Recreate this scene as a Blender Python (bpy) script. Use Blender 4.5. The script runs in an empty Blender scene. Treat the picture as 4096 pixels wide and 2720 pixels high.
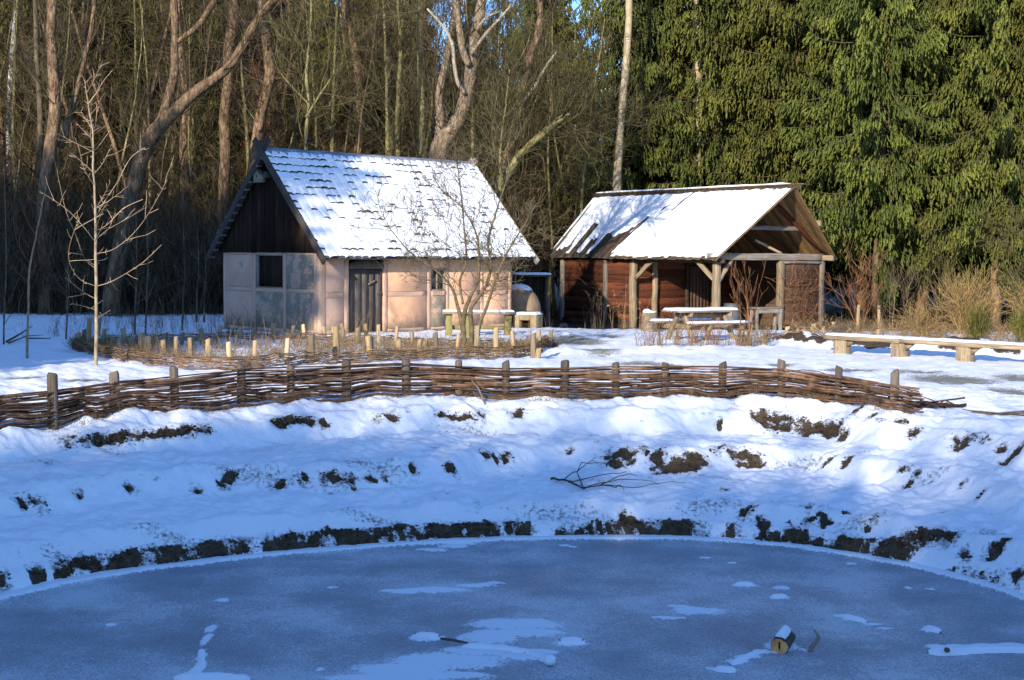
import bpy, math, random
import numpy as np
from mathutils import Vector, Matrix
R = math.radians
scene = bpy.context.scene
COL = scene.collection

# ------------------------------------------------------------------ camera
cam_data = bpy.data.cameras.new('camera')
cam_data.lens = 49.72
cam_data.sensor_width = 36.0
cam_data.clip_end = 2000.0
cam = bpy.data.objects.new('camera', cam_data)
COL.objects.link(cam)
cam.matrix_world = Matrix.Translation((0, 0, 2.1)) @ Matrix.Rotation(R(90 - 3.475), 4, 'X') @ Matrix.Rotation(R(0.38), 4, 'Z')
scene.camera = cam

# ------------------------------------------------------------------ sky and sun
SUN_AZ, SUN_EL = -22.0, 17.5            # low winter sun behind the viewer's left shoulder
sun_vec = Vector((math.sin(R(SUN_AZ)) * math.cos(R(SUN_EL)), -math.cos(R(SUN_AZ)) * math.cos(R(SUN_EL)), math.sin(R(SUN_EL))))
world = bpy.data.worlds.new('World')
scene.world = world
world.use_nodes = True
wn = world.node_tree
sky = wn.nodes.new('ShaderNodeTexSky')
sky.sky_type = 'NISHITA'
sky.sun_disc = False
sky.sun_elevation = R(SUN_EL)
sky.sun_rotation = math.atan2(sun_vec.x, sun_vec.y)
sky.air_density = 1.0
sky.dust_density = 0.3
sky.ozone_density = 3.0
tone = wn.nodes.new('ShaderNodeMix'); tone.data_type = 'RGBA'; tone.blend_type = 'MULTIPLY'
tone.inputs['Factor'].default_value = 1.0
tone.inputs['B'].default_value = (0.68, 0.89, 1.20, 1)      # the photograph is balanced for the warm low sun, so its sky is deep blue
wn.links.new(sky.outputs[0], tone.inputs['A'])
wn.links.new(tone.outputs['Result'], wn.nodes['Background'].inputs[0])
wn.nodes['Background'].inputs[1].default_value = 0.15
sd = bpy.data.lights.new('sun', 'SUN')
sd.energy = 4.6
sd.angle = R(0.5)
sd.color = (1.0, 0.90, 0.76)
sun = bpy.data.objects.new('sun', sd)
COL.objects.link(sun)
sun.rotation_euler = (-sun_vec).to_track_quat('-Z', 'Y').to_euler()
scene.view_settings.view_transform = 'Standard'
scene.view_settings.look = 'None'
scene.view_settings.exposure = 0.75
scene.view_settings.gamma = 1.0

# measured layout in metres (world space, ground at z = 0)
DATA = {'P': {'ball': [0.32, 11.19], 'barrel': [7.04, 45.0], 'branch': [[[0.51, 17.87, -0.76], [0.72, 17.59, -0.78], [0.92, 17.41, -0.79], [1.29, 17.25, -0.8]], [[0.67, 17.79, -0.77], [0.85, 18.09, -0.75], [1.16, 18.61, -0.7], [1.55, 18.51, -0.7]], [[0.74, 17.59, -0.78], [1.22, 17.79, -0.77], [1.57, 18.41, -0.72]], [[0.9, 17.43, -0.79], [1.36, 17.49, -0.78], [1.83, 17.35, -0.79]], [[0.87, 17.47, -0.79], [1.28, 17.11, -0.81], [1.71, 17.21, -0.8], [2.17, 17.49, -0.78]], [[0.72, 17.61, -0.78], [0.84, 17.29, -0.8], [0.91, 17.11, -0.81]], [[0.9, 17.43, -0.79], [0.85, 18.05, -0.76], [1.02, 18.67, -0.69], [1.16, 18.67, -0.67]], [[1.08, 17.35, -0.8], [1.45, 17.91, -0.76], [1.63, 18.07, -0.74]], [[1.29, 17.25, -0.8], [1.38, 17.07, -0.81]]], 'climber': [9.35, 45.5, -0.06], 'end_sticks': [[5.66, 20.82], [6.16, 18.86]], 'hoop': [[3.91, 21.0, 0.31], [4.07, 21.0, 0.37], [4.33, 21.0, 0.41], [4.59, 21.0, 0.38], [4.81, 21.0, 0.3], [4.98, 21.0, 0.22]], 'icelog': [[3.48, 11.6], [3.7, 11.62], [4.01, 11.67], [4.31, 11.69], [4.65, 11.73]], 'icesnow': [[0.05, 12.45, 0.42, 0.27], [-0.17, 12.04, 0.26, 0.31], [0.13, 12.16, 0.34, 0.17], [-0.51, 11.29, 0.48, 0.31], [-0.84, 11.04, 0.41, 0.26], [-0.2, 11.61, 0.36, 0.18], [0.09, 11.43, 0.25, 0.13], [-0.93, 10.81, 0.53, 0.16], [-0.53, 10.9, 0.4, 0.16], [-0.71, 11.97, 0.17, 0.12], [0.52, 11.85, 0.16, 0.12], [0.23, 11.56, 0.18, 0.1], [-0.71, 13.73, 0.34, 0.15], [-1.09, 13.67, 0.19, 0.11], [-0.35, 13.93, 0.21, 0.11], [-0.16, 14.02, 0.09, 0.06], [1.75, 12.98, 0.25, 0.18], [1.44, 12.71, 0.16, 0.08], [1.56, 13.11, 0.12, 0.07], [2.35, 14.0, 0.13, 0.09], [2.69, 13.9, 0.09, 0.11], [2.59, 13.51, 0.11, 0.09], [1.69, 11.1, 0.11, 0.08], [1.85, 11.32, 0.12, 0.07], [1.98, 11.47, 0.12, 0.08], [2.13, 11.63, 0.11, 0.07], [2.31, 11.78, 0.14, 0.22], [-2.47, 11.06, 0.05, 0.26], [-2.54, 11.43, 0.04, 0.26], [-2.59, 11.89, 0.04, 0.25], [-2.61, 12.23, 0.05, 0.17], [-2.27, 10.8, 0.17, 0.06], [-2.43, 10.83, 0.06, 0.09], [-3.53, 12.34, 0.06, 0.06], [3.7, 12.36, 0.08, 0.09], [3.02, 12.8, 0.09, 0.06], [3.09, 12.68, 0.08, 0.05], [3.25, 12.53, 0.1, 0.04], [3.33, 12.38, 0.09, 0.04], [2.12, 15.27, 0.06, 0.06], [2.41, 15.02, 0.06, 0.06], [3.65, 15.02, 0.09, 0.06], [3.97, 13.94, 0.03, 0.07], [4.16, 13.91, 0.05, 0.06], [0.6, 15.89, 0.09, 0.06], [0.7, 15.8, 0.07, 0.05], [-0.86, 15.61, 0.19, 0.12], [-0.67, 15.8, 0.19, 0.12], [-0.53, 15.93, 0.15, 0.1], [-1.74, 13.76, 0.07, 0.05], [-2.75, 13.26, 0.07, 0.08], [-1.5, 11.04, 0.03, 0.05], [2.47, 11.67, 0.04, 0.05], [3.62, 11.81, 0.11, 0.09], [3.8, 11.81, 0.14, 0.11], [4.03, 11.83, 0.16, 0.11], [4.26, 11.85, 0.16, 0.11]], 'leftbranch': [[[-11.31, 31.58, 0.0], [-11.69, 33.64, 0.0], [-12.28, 36.17, 0.0]], [[-11.15, 32.38, 0.0], [-10.66, 32.11, 0.0], [-10.3, 31.54, 0.0]], [[-11.37, 31.88, 0.0], [-11.25, 32.69, 0.0], [-10.76, 32.42, 0.0]]], 'log': [2.32, 11.8], 'log_table': [-0.84, 35.57], 'picnic': [4.64, 34.74], 'shrub_r0': [9.47, 38.34], 'shrub_r1': [11.41, 37.54], 'shrub_r2': [13.58, 38.82], 'shrub_s': [6.31, 34.23], 'stick': [[-0.59, 11.86], [-0.36, 11.73]], 'stub': [2.53, 11.65], 'stump': [3.76, 38.72], 'twig_shrub': [5.45, 33.0], 'weeds': [4.47, 31.99], 'weeds2': [3.03, 31.85], 'workbench': [7.8, 43.5]},
 'PC': [0.42, 10.68],
 'R0': [[31.46, 5.31], [35.72, 5.43], [41.07, 5.53], [47.39, 5.66], [51.54, 5.69], [56.35, 5.76], [62.04, 5.83], [67.97, 5.82], [73.84, 5.75], [80.79, 5.62], [88.5, 5.5], [96.95, 5.42], [105.01, 5.37], [113.17, 5.33], [120.01, 5.38], [126.66, 5.45], [134.17, 5.54], [141.1, 5.7], [147.72, 5.79], [154.44, 5.81]],
 'R1': [[41.76, 6.95], [47.18, 7.37], [56.87, 8.33], [63.56, 8.67], [70.26, 8.53], [76.54, 8.05], [82.69, 8.13], [88.0, 8.24], [94.25, 7.89], [99.6, 7.04], [111.82, 6.74], [121.61, 7.1], [131.87, 7.14], [141.02, 7.14], [144.23, 7.21]],
 'R2': [[46.75, 8.29], [53.51, 9.11], [58.67, 9.59], [63.01, 10.27], [65.99, 9.58], [71.37, 9.95], [80.74, 10.01], [91.69, 9.83], [102.84, 9.69], [109.47, 9.67], [118.8, 9.3], [126.17, 9.08], [131.83, 8.79], [138.02, 8.61]],
 'R3': [[49.27, 9.22], [54.51, 9.41], [60.45, 9.64], [65.69, 10.26], [70.46, 10.57], [75.06, 10.32], [79.7, 10.08], [84.37, 9.97], [88.01, 10.01], [95.35, 9.9], [101.6, 9.87], [106.84, 9.73], [112.16, 9.56], [117.14, 9.41], [122.21, 9.23], [129.04, 9.22], [135.32, 9.45]],
 'bedback': [[-9.28, 29.92], [-9.35, 31.04], [-9.09, 32.12], [-8.12, 33.02], [-7.03, 33.64], [-5.7, 34.31], [-4.36, 33.76], [-3.04, 32.91], [-1.78, 32.11], [-0.3, 31.96], [0.58, 31.6], [0.94, 31.2]],
 'bedfront': [[-9.28, 29.92], [-8.38, 28.22], [-7.4, 27.05], [-6.45, 25.87], [-5.65, 25.15], [-4.93, 25.02], [-4.25, 25.56], [-3.74, 26.4], [-3.14, 26.87], [-2.57, 26.92], [-1.86, 27.42], [-0.86, 27.96], [-0.0, 28.39], [0.54, 29.29], [0.94, 31.2]],
 'bench': [[7.08, 30.48], [8.11, 29.06], [9.31, 28.17]],
 'dirt': [[-4.046, 14.377, 0.075, 0.075], [-3.977, 14.432, 0.075, 0.075], [-3.907, 14.482, 0.075, 0.075], [-3.835, 14.532, 0.076, 0.076], [-3.762, 14.577, 0.076, 0.076], [-3.69, 14.627, 0.076, 0.076], [-3.616, 14.672, 0.076, 0.076], [-3.543, 14.722, 0.077, 0.077], [-3.469, 14.772, 0.077, 0.077], [-3.394, 14.822, 0.077, 0.077], [-3.319, 14.872, 0.078, 0.078], [-3.244, 14.922, 0.078, 0.078], [-3.167, 14.972, 0.078, 0.078], [-3.089, 15.017, 0.078, 0.078], [-3.011, 15.062, 0.079, 0.079], [-2.933, 15.112, 0.079, 0.079], [-2.854, 15.157, 0.079, 0.079], [-2.618, 15.292, 0.07, 0.07], [-2.536, 15.337, 0.071, 0.071], [-2.452, 15.382, 0.071, 0.071], [-2.368, 15.422, 0.071, 0.071], [-2.284, 15.467, 0.071, 0.071], [-2.199, 15.512, 0.071, 0.071], [-2.108, 15.552, 0.072, 0.072], [-2.017, 15.592, 0.072, 0.072], [-1.925, 15.627, 0.072, 0.072], [-1.832, 15.662, 0.072, 0.072], [-1.69, 15.697, 0.063, 0.063], [-1.624, 15.732, 0.063, 0.063], [-1.558, 15.762, 0.063, 0.063], [-1.491, 15.792, 0.063, 0.063], [-1.423, 15.822, 0.063, 0.063], [-1.356, 15.847, 0.063, 0.063], [-1.288, 15.877, 0.063, 0.063], [-1.219, 15.902, 0.063, 0.063], [-1.147, 15.927, 0.063, 0.063], [-1.075, 15.952, 0.064, 0.064], [-1.002, 15.977, 0.064, 0.064], [-0.93, 16.002, 0.064, 0.064], [-0.856, 16.022, 0.064, 0.064], [-0.783, 16.047, 0.064, 0.064], [-0.71, 16.067, 0.064, 0.064], [-0.636, 16.092, 0.054, 0.054], [-0.572, 16.107, 0.054, 0.054], [-0.509, 16.122, 0.054, 0.054], [-0.445, 16.137, 0.054, 0.054], [-0.381, 16.152, 0.054, 0.054], [-0.317, 16.167, 0.055, 0.055], [-0.253, 16.177, 0.055, 0.055], [-0.188, 16.192, 0.055, 0.055], [-0.013, 16.227, 0.065, 0.065], [0.088, 16.237, 0.065, 0.065], [0.188, 16.242, 0.065, 0.065], [0.567, 16.262, 0.03, 0.03], [0.601, 16.267, 0.03, 0.03], [0.636, 16.272, 0.03, 0.03], [0.671, 16.277, 0.03, 0.03], [0.706, 16.282, 0.03, 0.03], [0.74, 16.282, 0.03, 0.03], [0.775, 16.287, 0.03, 0.03], [0.81, 16.292, 0.03, 0.03], [0.844, 16.297, 0.03, 0.03], [0.879, 16.302, 0.03, 0.03], [0.914, 16.302, 0.03, 0.03], [0.948, 16.307, 0.03, 0.03], [0.983, 16.312, 0.03, 0.03], [1.018, 16.312, 0.03, 0.03], [1.052, 16.312, 0.03, 0.03], [1.087, 16.317, 0.03, 0.03], [1.122, 16.317, 0.03, 0.03], [1.156, 16.317, 0.03, 0.03], [1.191, 16.317, 0.03, 0.03], [1.226, 16.322, 0.03, 0.03], [1.328, 16.332, 0.075, 0.075], [1.42, 16.337, 0.075, 0.075], [1.512, 16.337, 0.075, 0.075], [1.603, 16.337, 0.075, 0.075], [1.694, 16.332, 0.075, 0.075], [1.786, 16.332, 0.075, 0.075], [1.877, 16.327, 0.075, 0.075], [1.968, 16.322, 0.075, 0.075], [2.059, 16.317, 0.075, 0.075], [2.871, 16.037, 0.039, 0.039], [2.915, 16.022, 0.039, 0.039], [2.958, 16.002, 0.039, 0.039], [3.002, 15.987, 0.039, 0.039], [3.045, 15.967, 0.039, 0.039], [3.088, 15.947, 0.039, 0.039], [3.132, 15.932, 0.039, 0.039], [3.174, 15.912, 0.039, 0.039], [3.216, 15.887, 0.039, 0.039], [3.257, 15.862, 0.039, 0.039], [3.295, 15.832, 0.039, 0.039], [3.332, 15.802, 0.039, 0.039], [3.371, 15.777, 0.039, 0.039], [3.408, 15.747, 0.039, 0.039], [3.445, 15.717, 0.039, 0.039], [3.482, 15.687, 0.038, 0.038], [3.518, 15.657, 0.038, 0.038], [3.555, 15.627, 0.038, 0.038], [3.591, 15.597, 0.038, 0.038], [3.677, 15.552, 0.072, 0.072], [3.748, 15.487, 0.071, 0.071], [3.818, 15.422, 0.071, 0.071], [3.888, 15.357, 0.071, 0.071], [3.957, 15.292, 0.07, 0.07], [4.026, 15.227, 0.07, 0.07], [4.124, 15.157, 0.084, 0.084], [4.22, 15.127, 0.083, 0.083], [4.334, 15.162, 0.084, 0.084], [4.426, 15.117, 0.083, 0.083], [4.51, 15.047, 0.083, 0.083], [4.594, 14.977, 0.083, 0.083], [4.669, 14.887, 0.082, 0.082], [4.012, 14.987, 0.037, 0.037], [4.045, 14.952, 0.037, 0.037], [4.079, 14.922, 0.037, 0.037], [4.114, 14.892, 0.037, 0.037], [4.146, 14.857, 0.036, 0.036], [4.18, 14.827, 0.036, 0.036], [4.213, 14.792, 0.036, 0.036], [4.246, 14.762, 0.036, 0.036], [4.28, 14.732, 0.036, 0.036], [4.313, 14.702, 0.036, 0.036], [4.345, 14.667, 0.036, 0.036], [4.377, 14.637, 0.036, 0.036], [4.41, 14.607, 0.036, 0.036], [4.44, 14.572, 0.036, 0.036], [4.469, 14.537, 0.036, 0.036],
          [4.498, 14.502, 0.036, 0.036], [4.527, 14.467, 0.035, 0.035], [4.558, 14.437, 0.035, 0.035], [4.586, 14.402, 0.035, 0.035], [4.614, 14.367, 0.035, 0.035], [4.643, 14.332, 0.035, 0.035], [4.667, 14.287, 0.035, 0.035], [4.694, 14.247, 0.035, 0.035], [4.718, 14.202, 0.035, 0.035], [4.744, 14.162, 0.035, 0.035], [4.767, 14.117, 0.035, 0.035], [4.793, 14.077, 0.035, 0.035], [4.816, 14.032, 0.034, 0.034], [4.839, 13.987, 0.034, 0.034], [4.862, 13.942, 0.034, 0.034], [-4.529, 13.942, 0.034, 0.034], [-4.501, 13.972, 0.034, 0.034], [-4.474, 14.007, 0.034, 0.034], [-4.447, 14.042, 0.034, 0.034], [-4.42, 14.077, 0.035, 0.035], [-4.391, 14.107, 0.035, 0.035], [-4.363, 14.142, 0.035, 0.035], [-4.336, 14.177, 0.035, 0.035], [-4.306, 14.207, 0.035, 0.035], [-4.276, 14.237, 0.035, 0.035], [-4.248, 14.272, 0.035, 0.035], [-4.218, 14.302, 0.035, 0.035], [-4.188, 14.332, 0.035, 0.035], [-5.158, 17.073, 0.047, 0.047], [-5.115, 17.108, 0.047, 0.047], [-5.076, 17.153, 0.047, 0.047], [-5.035, 17.193, 0.047, 0.047], [-4.993, 17.233, 0.048, 0.048], [-4.948, 17.263, 0.048, 0.048], [-4.899, 17.278, 0.048, 0.048], [-4.854, 17.308, 0.048, 0.048], [-4.809, 17.338, 0.048, 0.048], [-4.771, 17.393, 0.048, 0.048], [-4.733, 17.453, 0.048, 0.048], [-4.691, 17.498, 0.048, 0.048], [-4.647, 17.533, 0.048, 0.048], [-4.607, 17.588, 0.049, 0.049], [-4.562, 17.623, 0.049, 0.049], [-4.517, 17.663, 0.049, 0.049], [-4.478, 17.723, 0.049, 0.049], [-4.433, 17.763, 0.049, 0.049], [-4.39, 17.808, 0.049, 0.049], [-4.343, 17.843, 0.049, 0.049], [-4.295, 17.873, 0.049, 0.049], [-4.241, 17.878, 0.049, 0.049], [-4.197, 17.923, 0.049, 0.049], [-4.148, 17.953, 0.05, 0.05], [-4.104, 18.003, 0.05, 0.05], [-4.055, 18.033, 0.05, 0.05], [-4.007, 18.068, 0.05, 0.05], [-3.966, 18.133, 0.05, 0.05], [-3.921, 18.183, 0.05, 0.05], [-3.187, 18.818, 0.035, 0.035], [-3.15, 18.838, 0.035, 0.035], [-3.112, 18.853, 0.035, 0.035], [-3.074, 18.868, 0.035, 0.035], [-3.041, 18.908, 0.035, 0.035], [-3.004, 18.933, 0.035, 0.035], [-2.965, 18.943, 0.035, 0.035], [-2.929, 18.968, 0.035, 0.035], [-2.89, 18.983, 0.035, 0.035], [-2.853, 19.003, 0.035, 0.035], [-2.817, 19.033, 0.035, 0.035], [-2.781, 19.063, 0.035, 0.035], [-2.742, 19.078, 0.035, 0.035], [-2.703, 19.088, 0.035, 0.035], [3.521, 20.019, 0.086, 0.086], [3.618, 19.989, 0.086, 0.086], [3.722, 19.994, 0.086, 0.086], [3.81, 19.914, 0.085, 0.085], [3.624, 19.894, 0.079, 0.079], [3.718, 19.874, 0.079, 0.079], [3.801, 19.794, 0.079, 0.079], [3.883, 19.714, 0.079, 0.079], [3.966, 19.644, 0.078, 0.078], [4.046, 19.559, 0.078, 0.078], [4.121, 19.459, 0.078, 0.078], [4.206, 19.409, 0.077, 0.077], [4.289, 19.349, 0.077, 0.077], [4.359, 19.239, 0.077, 0.077], [4.435, 19.154, 0.076, 0.076], [4.435, 19.154, 0.041, 0.041], [4.445, 19.043, 0.041, 0.041], [4.462, 18.963, 0.041, 0.041], [4.485, 18.908, 0.041, 0.041], [-4.876, 13.401, 0.041, 0.09], [-4.664, 13.761, 0.021, 0.068], [-4.287, 14.217, 0.096, 0.044], [2.181, 16.282, 0.09, 0.05], [2.571, 16.197, 0.075, 0.079], [3.222, 15.937, 0.088, 0.088], [4.987, 14.332, 0.097, 0.057], [4.722, 14.537, 0.031, 0.08], [5.027, 13.811, 0.051, 0.093], [3.434, 16.272, 0.045, 0.035], [3.411, 16.032, 0.049, 0.039], [3.53, 16.012, 0.029, 0.025], [3.563, 15.932, 0.044, 0.034], [2.891, 16.172, 0.045, 0.074], [2.748, 16.377, 0.06, 0.06], [2.833, 16.437, 0.03, 0.025], [4.032, 15.647, 0.048, 0.029], [3.828, 16.017, 0.029, 0.02], [1.338, 16.487, 0.04, 0.061], [1.179, 16.387, 0.03, 0.025], [-5.136, 15.187, 0.084, 0.033], [-5.262, 15.077, 0.065, 0.02], [-4.804, 15.562, 0.043, 0.02], [-4.362, 16.007, 0.054, 0.039], [-3.675, 16.432, 0.04, 0.03], [-3.413, 16.643, 0.041, 0.036], [-3.357, 16.753, 0.062, 0.051], [-3.292, 16.818, 0.026, 0.026], [-2.789, 16.758, 0.062, 0.046], [-2.502, 16.853, 0.041, 0.047], [-2.081, 16.903, 0.155, 0.067], [-1.935, 16.998, 0.063, 0.052], [-2.231, 16.848, 0.041, 0.031], [-1.726, 17.108, 0.042, 0.037], [-1.558, 17.183, 0.021, 0.021], [-1.2, 17.378, 0.037, 0.021], [-0.754, 17.618, 0.065, 0.032],
          [-0.35, 18.333, 0.051, 0.056], [-0.232, 18.418, 0.04, 0.051], [-0.107, 18.498, 0.045, 0.04], [-0.021, 18.588, 0.029, 0.023], [0.781, 18.983, 0.047, 0.035], [1.515, 18.783, 0.161, 0.052], [1.314, 18.803, 0.081, 0.04], [1.335, 18.683, 0.08, 0.046], [1.562, 18.638, 0.08, 0.029], [1.959, 18.593, 0.091, 0.074], [2.227, 18.418, 0.226, 0.102], [2.466, 18.513, 0.125, 0.102], [1.799, 18.723, 0.034, 0.029], [1.753, 18.858, 0.023, 0.035], [3.155, 18.703, 0.149, 0.086], [3.202, 18.633, 0.114, 0.046], [2.858, 18.858, 0.058, 0.035], [2.965, 18.793, 0.035, 0.023], [2.728, 18.758, 0.035, 0.029], [4.14, 18.333, 0.101, 0.034], [4.313, 17.993, 0.066, 0.022], [4.283, 17.983, 0.033, 0.022], [4.853, 17.333, 0.053, 0.037], [4.961, 17.148, 0.042, 0.02], [4.809, 17.063, 0.042, 0.026], [5.398, 16.062, 0.039, 0.02], [5.336, 16.573, 0.025, 0.02], [-5.366, 16.983, 0.089, 0.052], [-5.351, 17.103, 0.031, 0.042], [-3.13, 18.823, 0.069, 0.035], [-2.558, 19.109, 0.053, 0.047], [-1.653, 19.554, 0.084, 0.042], [-1.858, 19.484, 0.048, 0.024], [-1.001, 19.754, 0.048, 0.024], [-0.849, 19.764, 0.073, 0.024], [-0.606, 19.779, 0.133, 0.03], [-0.426, 19.904, 0.049, 0.031], [0.066, 20.004, 0.086, 0.025], [0.127, 20.069, 0.031, 0.02], [4.856, 18.968, 0.052, 0.023], [5.127, 18.568, 0.051, 0.034], [5.19, 18.118, 0.078, 0.061], [5.157, 18.468, 0.034, 0.028], [5.702, 17.583, 0.14, 0.054], [5.772, 17.638, 0.054, 0.043], [5.597, 17.683, 0.043, 0.043], [5.864, 17.423, 0.043, 0.02], [6.046, 16.868, 0.124, 0.062], [5.984, 17.143, 0.042, 0.032], [4.72, 19.254, 0.071, 0.02], [4.877, 18.598, 0.034, 0.02], [2.633, 17.313, 0.027, 0.02], [2.953, 19.924, 0.024, 0.02]],
 'fence': [[-5.616, 17.228, 0.629], [-5.045, 17.957, 0.578], [-4.425, 18.542, 0.619], [-3.667, 19.117, 0.597], [-3.065, 19.601, 0.563], [-2.338, 19.997, 0.599], [-1.514, 20.351, 0.597], [-0.769, 20.523, 0.57], [-0.08, 20.568, 0.559], [0.767, 20.686, 0.569], [1.532, 20.611, 0.547], [2.229, 20.594, 0.553], [3.081, 20.65, 0.561], [3.957, 20.644, 0.593], [4.642, 20.027, 0.563], [5.172, 19.062, 0.583]],
 'fence_rail': [0.369, 0.443, 0.444, 0.464, 0.526, 0.503, 0.513, 0.516, 0.476, 0.432, 0.441, 0.471, 0.483, 0.478, 0.453, 0.396, 0.365],
 'heroes': {'birch': [[[-19.6, 55.0, -0.63, 0.135], [-19.46, 55.0, 6.75, 0.126], [-19.32, 55.0, 9.24, 0.118], [-19.12, 55.0, 11.39, 0.11], [-18.98, 55.0, 13.03, 0.076]]],
            'curved': [[[-5.79, 53.0, -0.11, 0.195], [-5.8, 53.0, 4.74, 0.179], [-5.74, 53.0, 6.67, 0.163], [-5.77, 53.0, 8.59, 0.154], [-5.95, 53.0, 9.86, 0.146], [-6.22, 53.0, 10.81, 0.138], [-6.35, 53.0, 11.92, 0.122], [-6.43, 53.0, 13.5, 0.081]]],
            'forked_left': [[[-15.55, 47.0, -0.15, 0.245], [-15.45, 47.0, 1.8, 0.231], [-15.54, 47.0, 3.52, 0.216], [-15.26, 47.0, 5.66, 0.202], [-15.1, 47.0, 6.8, 0.202], [-15.17, 47.0, 8.21, 0.173], [-15.21, 47.0, 9.48, 0.159], [-15.09, 47.0, 10.89, 0.144], [-15.14, 47.0, 12.29, 0.101]], [[-15.04, 47.3, 5.54, 0.13], [-14.83, 47.6, 6.57, 0.101], [-14.52, 47.8, 7.89, 0.079], [-14.22, 48.0, 9.36, 0.072], [-14.04, 48.0, 10.51, 0.065], [-13.81, 48.0, 11.8, 0.043]]],
            'great_fork': [[[-2.77, 46.0, 0.48, 0.367], [-2.71, 46.0, 3.57, 0.339], [-2.5, 46.0, 4.97, 0.324], [-2.29, 46.0, 5.74, 0.296], [-1.9, 46.0, 6.22, 0.24], [-1.6, 46.0, 6.92, 0.219], [-1.43, 46.0, 7.75, 0.212], [-1.33, 46.0, 8.72, 0.19], [-1.12, 46.0, 9.69, 0.176], [-0.99, 46.0, 10.65, 0.155], [-0.92, 46.0, 12.02, 0.099]], [[-2.42, 46.4, 5.41, 0.183], [-2.4, 46.6, 6.56, 0.141], [-2.45, 46.8, 7.28, 0.127], [-2.28, 47.0, 8.15, 0.134], [-2.1, 47.0, 9.14, 0.12], [-1.93, 47.0, 10.13, 0.113], [-1.93, 47.0, 11.25, 0.085], [-2.01, 47.0, 12.51, 0.056]], [[-1.43, 45.7, 8.13, 0.113], [-1.62, 45.6, 8.53, 0.127], [-1.73, 45.5, 9.19, 0.12], [-1.84, 45.5, 10.01, 0.113], [-1.87, 45.5, 11.1, 0.085]], [[-1.36, 45.7, 8.47, 0.085], [-0.96, 45.2, 8.95, 0.071], [-0.48, 45.0, 9.46, 0.056], [-0.08, 45.0, 9.94, 0.035]], [[-1.56, 45.7, 7.23, 0.099], [-1.83, 45.4, 7.68, 0.085], [-1.96, 45.2, 8.74, 0.078], [-2.26, 45.2, 9.28, 0.063], [-2.75, 45.2, 9.82, 0.042]], [[-1.21, 45.7, 9.23, 0.071], [-0.9, 45.5, 9.58, 0.071], [-0.56, 45.5, 9.77, 0.056], [-0.38, 45.5, 9.83, 0.035]]],
            'green_a': [[[-3.96, 48.5, -0.22, 0.089], [-3.92, 48.5, 4.53, 0.089], [-3.95, 48.5, 6.29, 0.082], [-3.9, 48.5, 7.75, 0.082], [-3.83, 48.5, 9.21, 0.067], [-3.93, 48.5, 10.37, 0.059], [-3.98, 48.5, 11.82, 0.037]]],
            'green_b': [[[-3.24, 50.0, -0.28, 0.13], [-3.25, 50.0, 4.61, 0.13], [-3.22, 50.0, 7.03, 0.123], [-3.29, 50.0, 8.84, 0.1], [-3.34, 50.0, 10.63, 0.077], [-3.3, 50.0, 12.13, 0.054]]],
            'green_c': [[[-6.57, 44.5, 0.5, 0.061], [-6.49, 44.5, 5.39, 0.061], [-6.39, 44.5, 6.46, 0.055], [-6.47, 44.5, 7.67, 0.048], [-6.35, 44.5, 8.74, 0.034], [-6.3, 44.5, 9.94, 0.027]], [[-6.44, 44.3, 6.31, 0.041], [-5.96, 44.1, 7.03, 0.034], [-5.41, 44.0, 7.75, 0.02]]],
            'green_d': [[[-0.48, 43.5, 0.31, 0.053], [-0.43, 43.5, 2.44, 0.053], [-0.41, 43.5, 4.56, 0.047], [-0.38, 43.5, 5.48, 0.04], [-0.25, 43.5, 6.54, 0.027], [-0.13, 43.5, 7.72, 0.02]]],
            'leaning': [[[-13.07, 46.0, 0.41, 0.282], [-12.7, 46.0, 2.38, 0.268], [-12.25, 46.0, 4.34, 0.254], [-11.75, 46.0, 5.74, 0.24], [-10.97, 46.0, 6.58, 0.212], [-10.13, 46.0, 7.35, 0.176], [-9.57, 46.0, 7.73, 0.155], [-9.07, 46.0, 8.19, 0.141], [-8.58, 46.0, 9.02, 0.127], [-8.16, 46.0, 9.71, 0.12], [-7.6, 46.0, 10.34, 0.099], [-6.9, 46.0, 11.03, 0.078]], [[-11.85, 46.4, 5.7, 0.183], [-11.47, 46.6, 6.5, 0.169], [-11.18, 46.8, 7.65, 0.155], [-11.15, 47.0, 8.8, 0.127], [-11.16, 47.0, 10.07, 0.127], [-11.25, 47.0, 11.19, 0.099], [-11.31, 47.0, 12.45, 0.063]], [[-11.15, 47.0, 8.94, 0.085], [-10.47, 47.3, 9.56, 0.099], [-10.01, 47.5, 10.31, 0.106], [-9.57, 47.5, 11.02, 0.071]]],
            'leaning_willow': [[[-1.09, 44.0, 0.29, 0.202], [-0.86, 44.0, 2.17, 0.189], [-0.57, 44.0, 3.65, 0.162], [-0.11, 44.0, 4.72, 0.135], [0.42, 44.0, 5.39, 0.115], [1.02, 44.0, 5.93, 0.101], [1.49, 44.0, 6.31, 0.088], [1.71, 44.0, 6.47, 0.067]], [[1.05, 44.2, 5.98, 0.047], [1.56, 44.2, 6.09, 0.04], [1.97, 44.2, 5.95, 0.027]], [[-0.04, 44.3, 4.88, 0.067], [0.22, 44.5, 5.57, 0.054], [0.76, 44.8, 7.08, 0.027]]],
            'pale_trunk': [[[4.15, 57.0, -0.56, 0.175], [4.15, 57.0, 2.58, 0.175], [4.16, 57.0, 4.66, 0.175], [4.25, 57.0, 6.57, 0.157], [4.33, 57.0, 7.94, 0.157], [4.47, 57.0, 9.66, 0.149], [4.57, 57.0, 11.54, 0.14], [4.58, 57.0, 13.25, 0.122], [4.61, 57.0, 15.62, 0.079]]],
            'pole_a': [[[7.9, 60.0, 1.9, 0.147], [7.82, 60.0, 7.37, 0.138], [7.7, 60.0, 10.98, 0.129], [7.6, 60.0, 14.21, 0.092]]],
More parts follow.
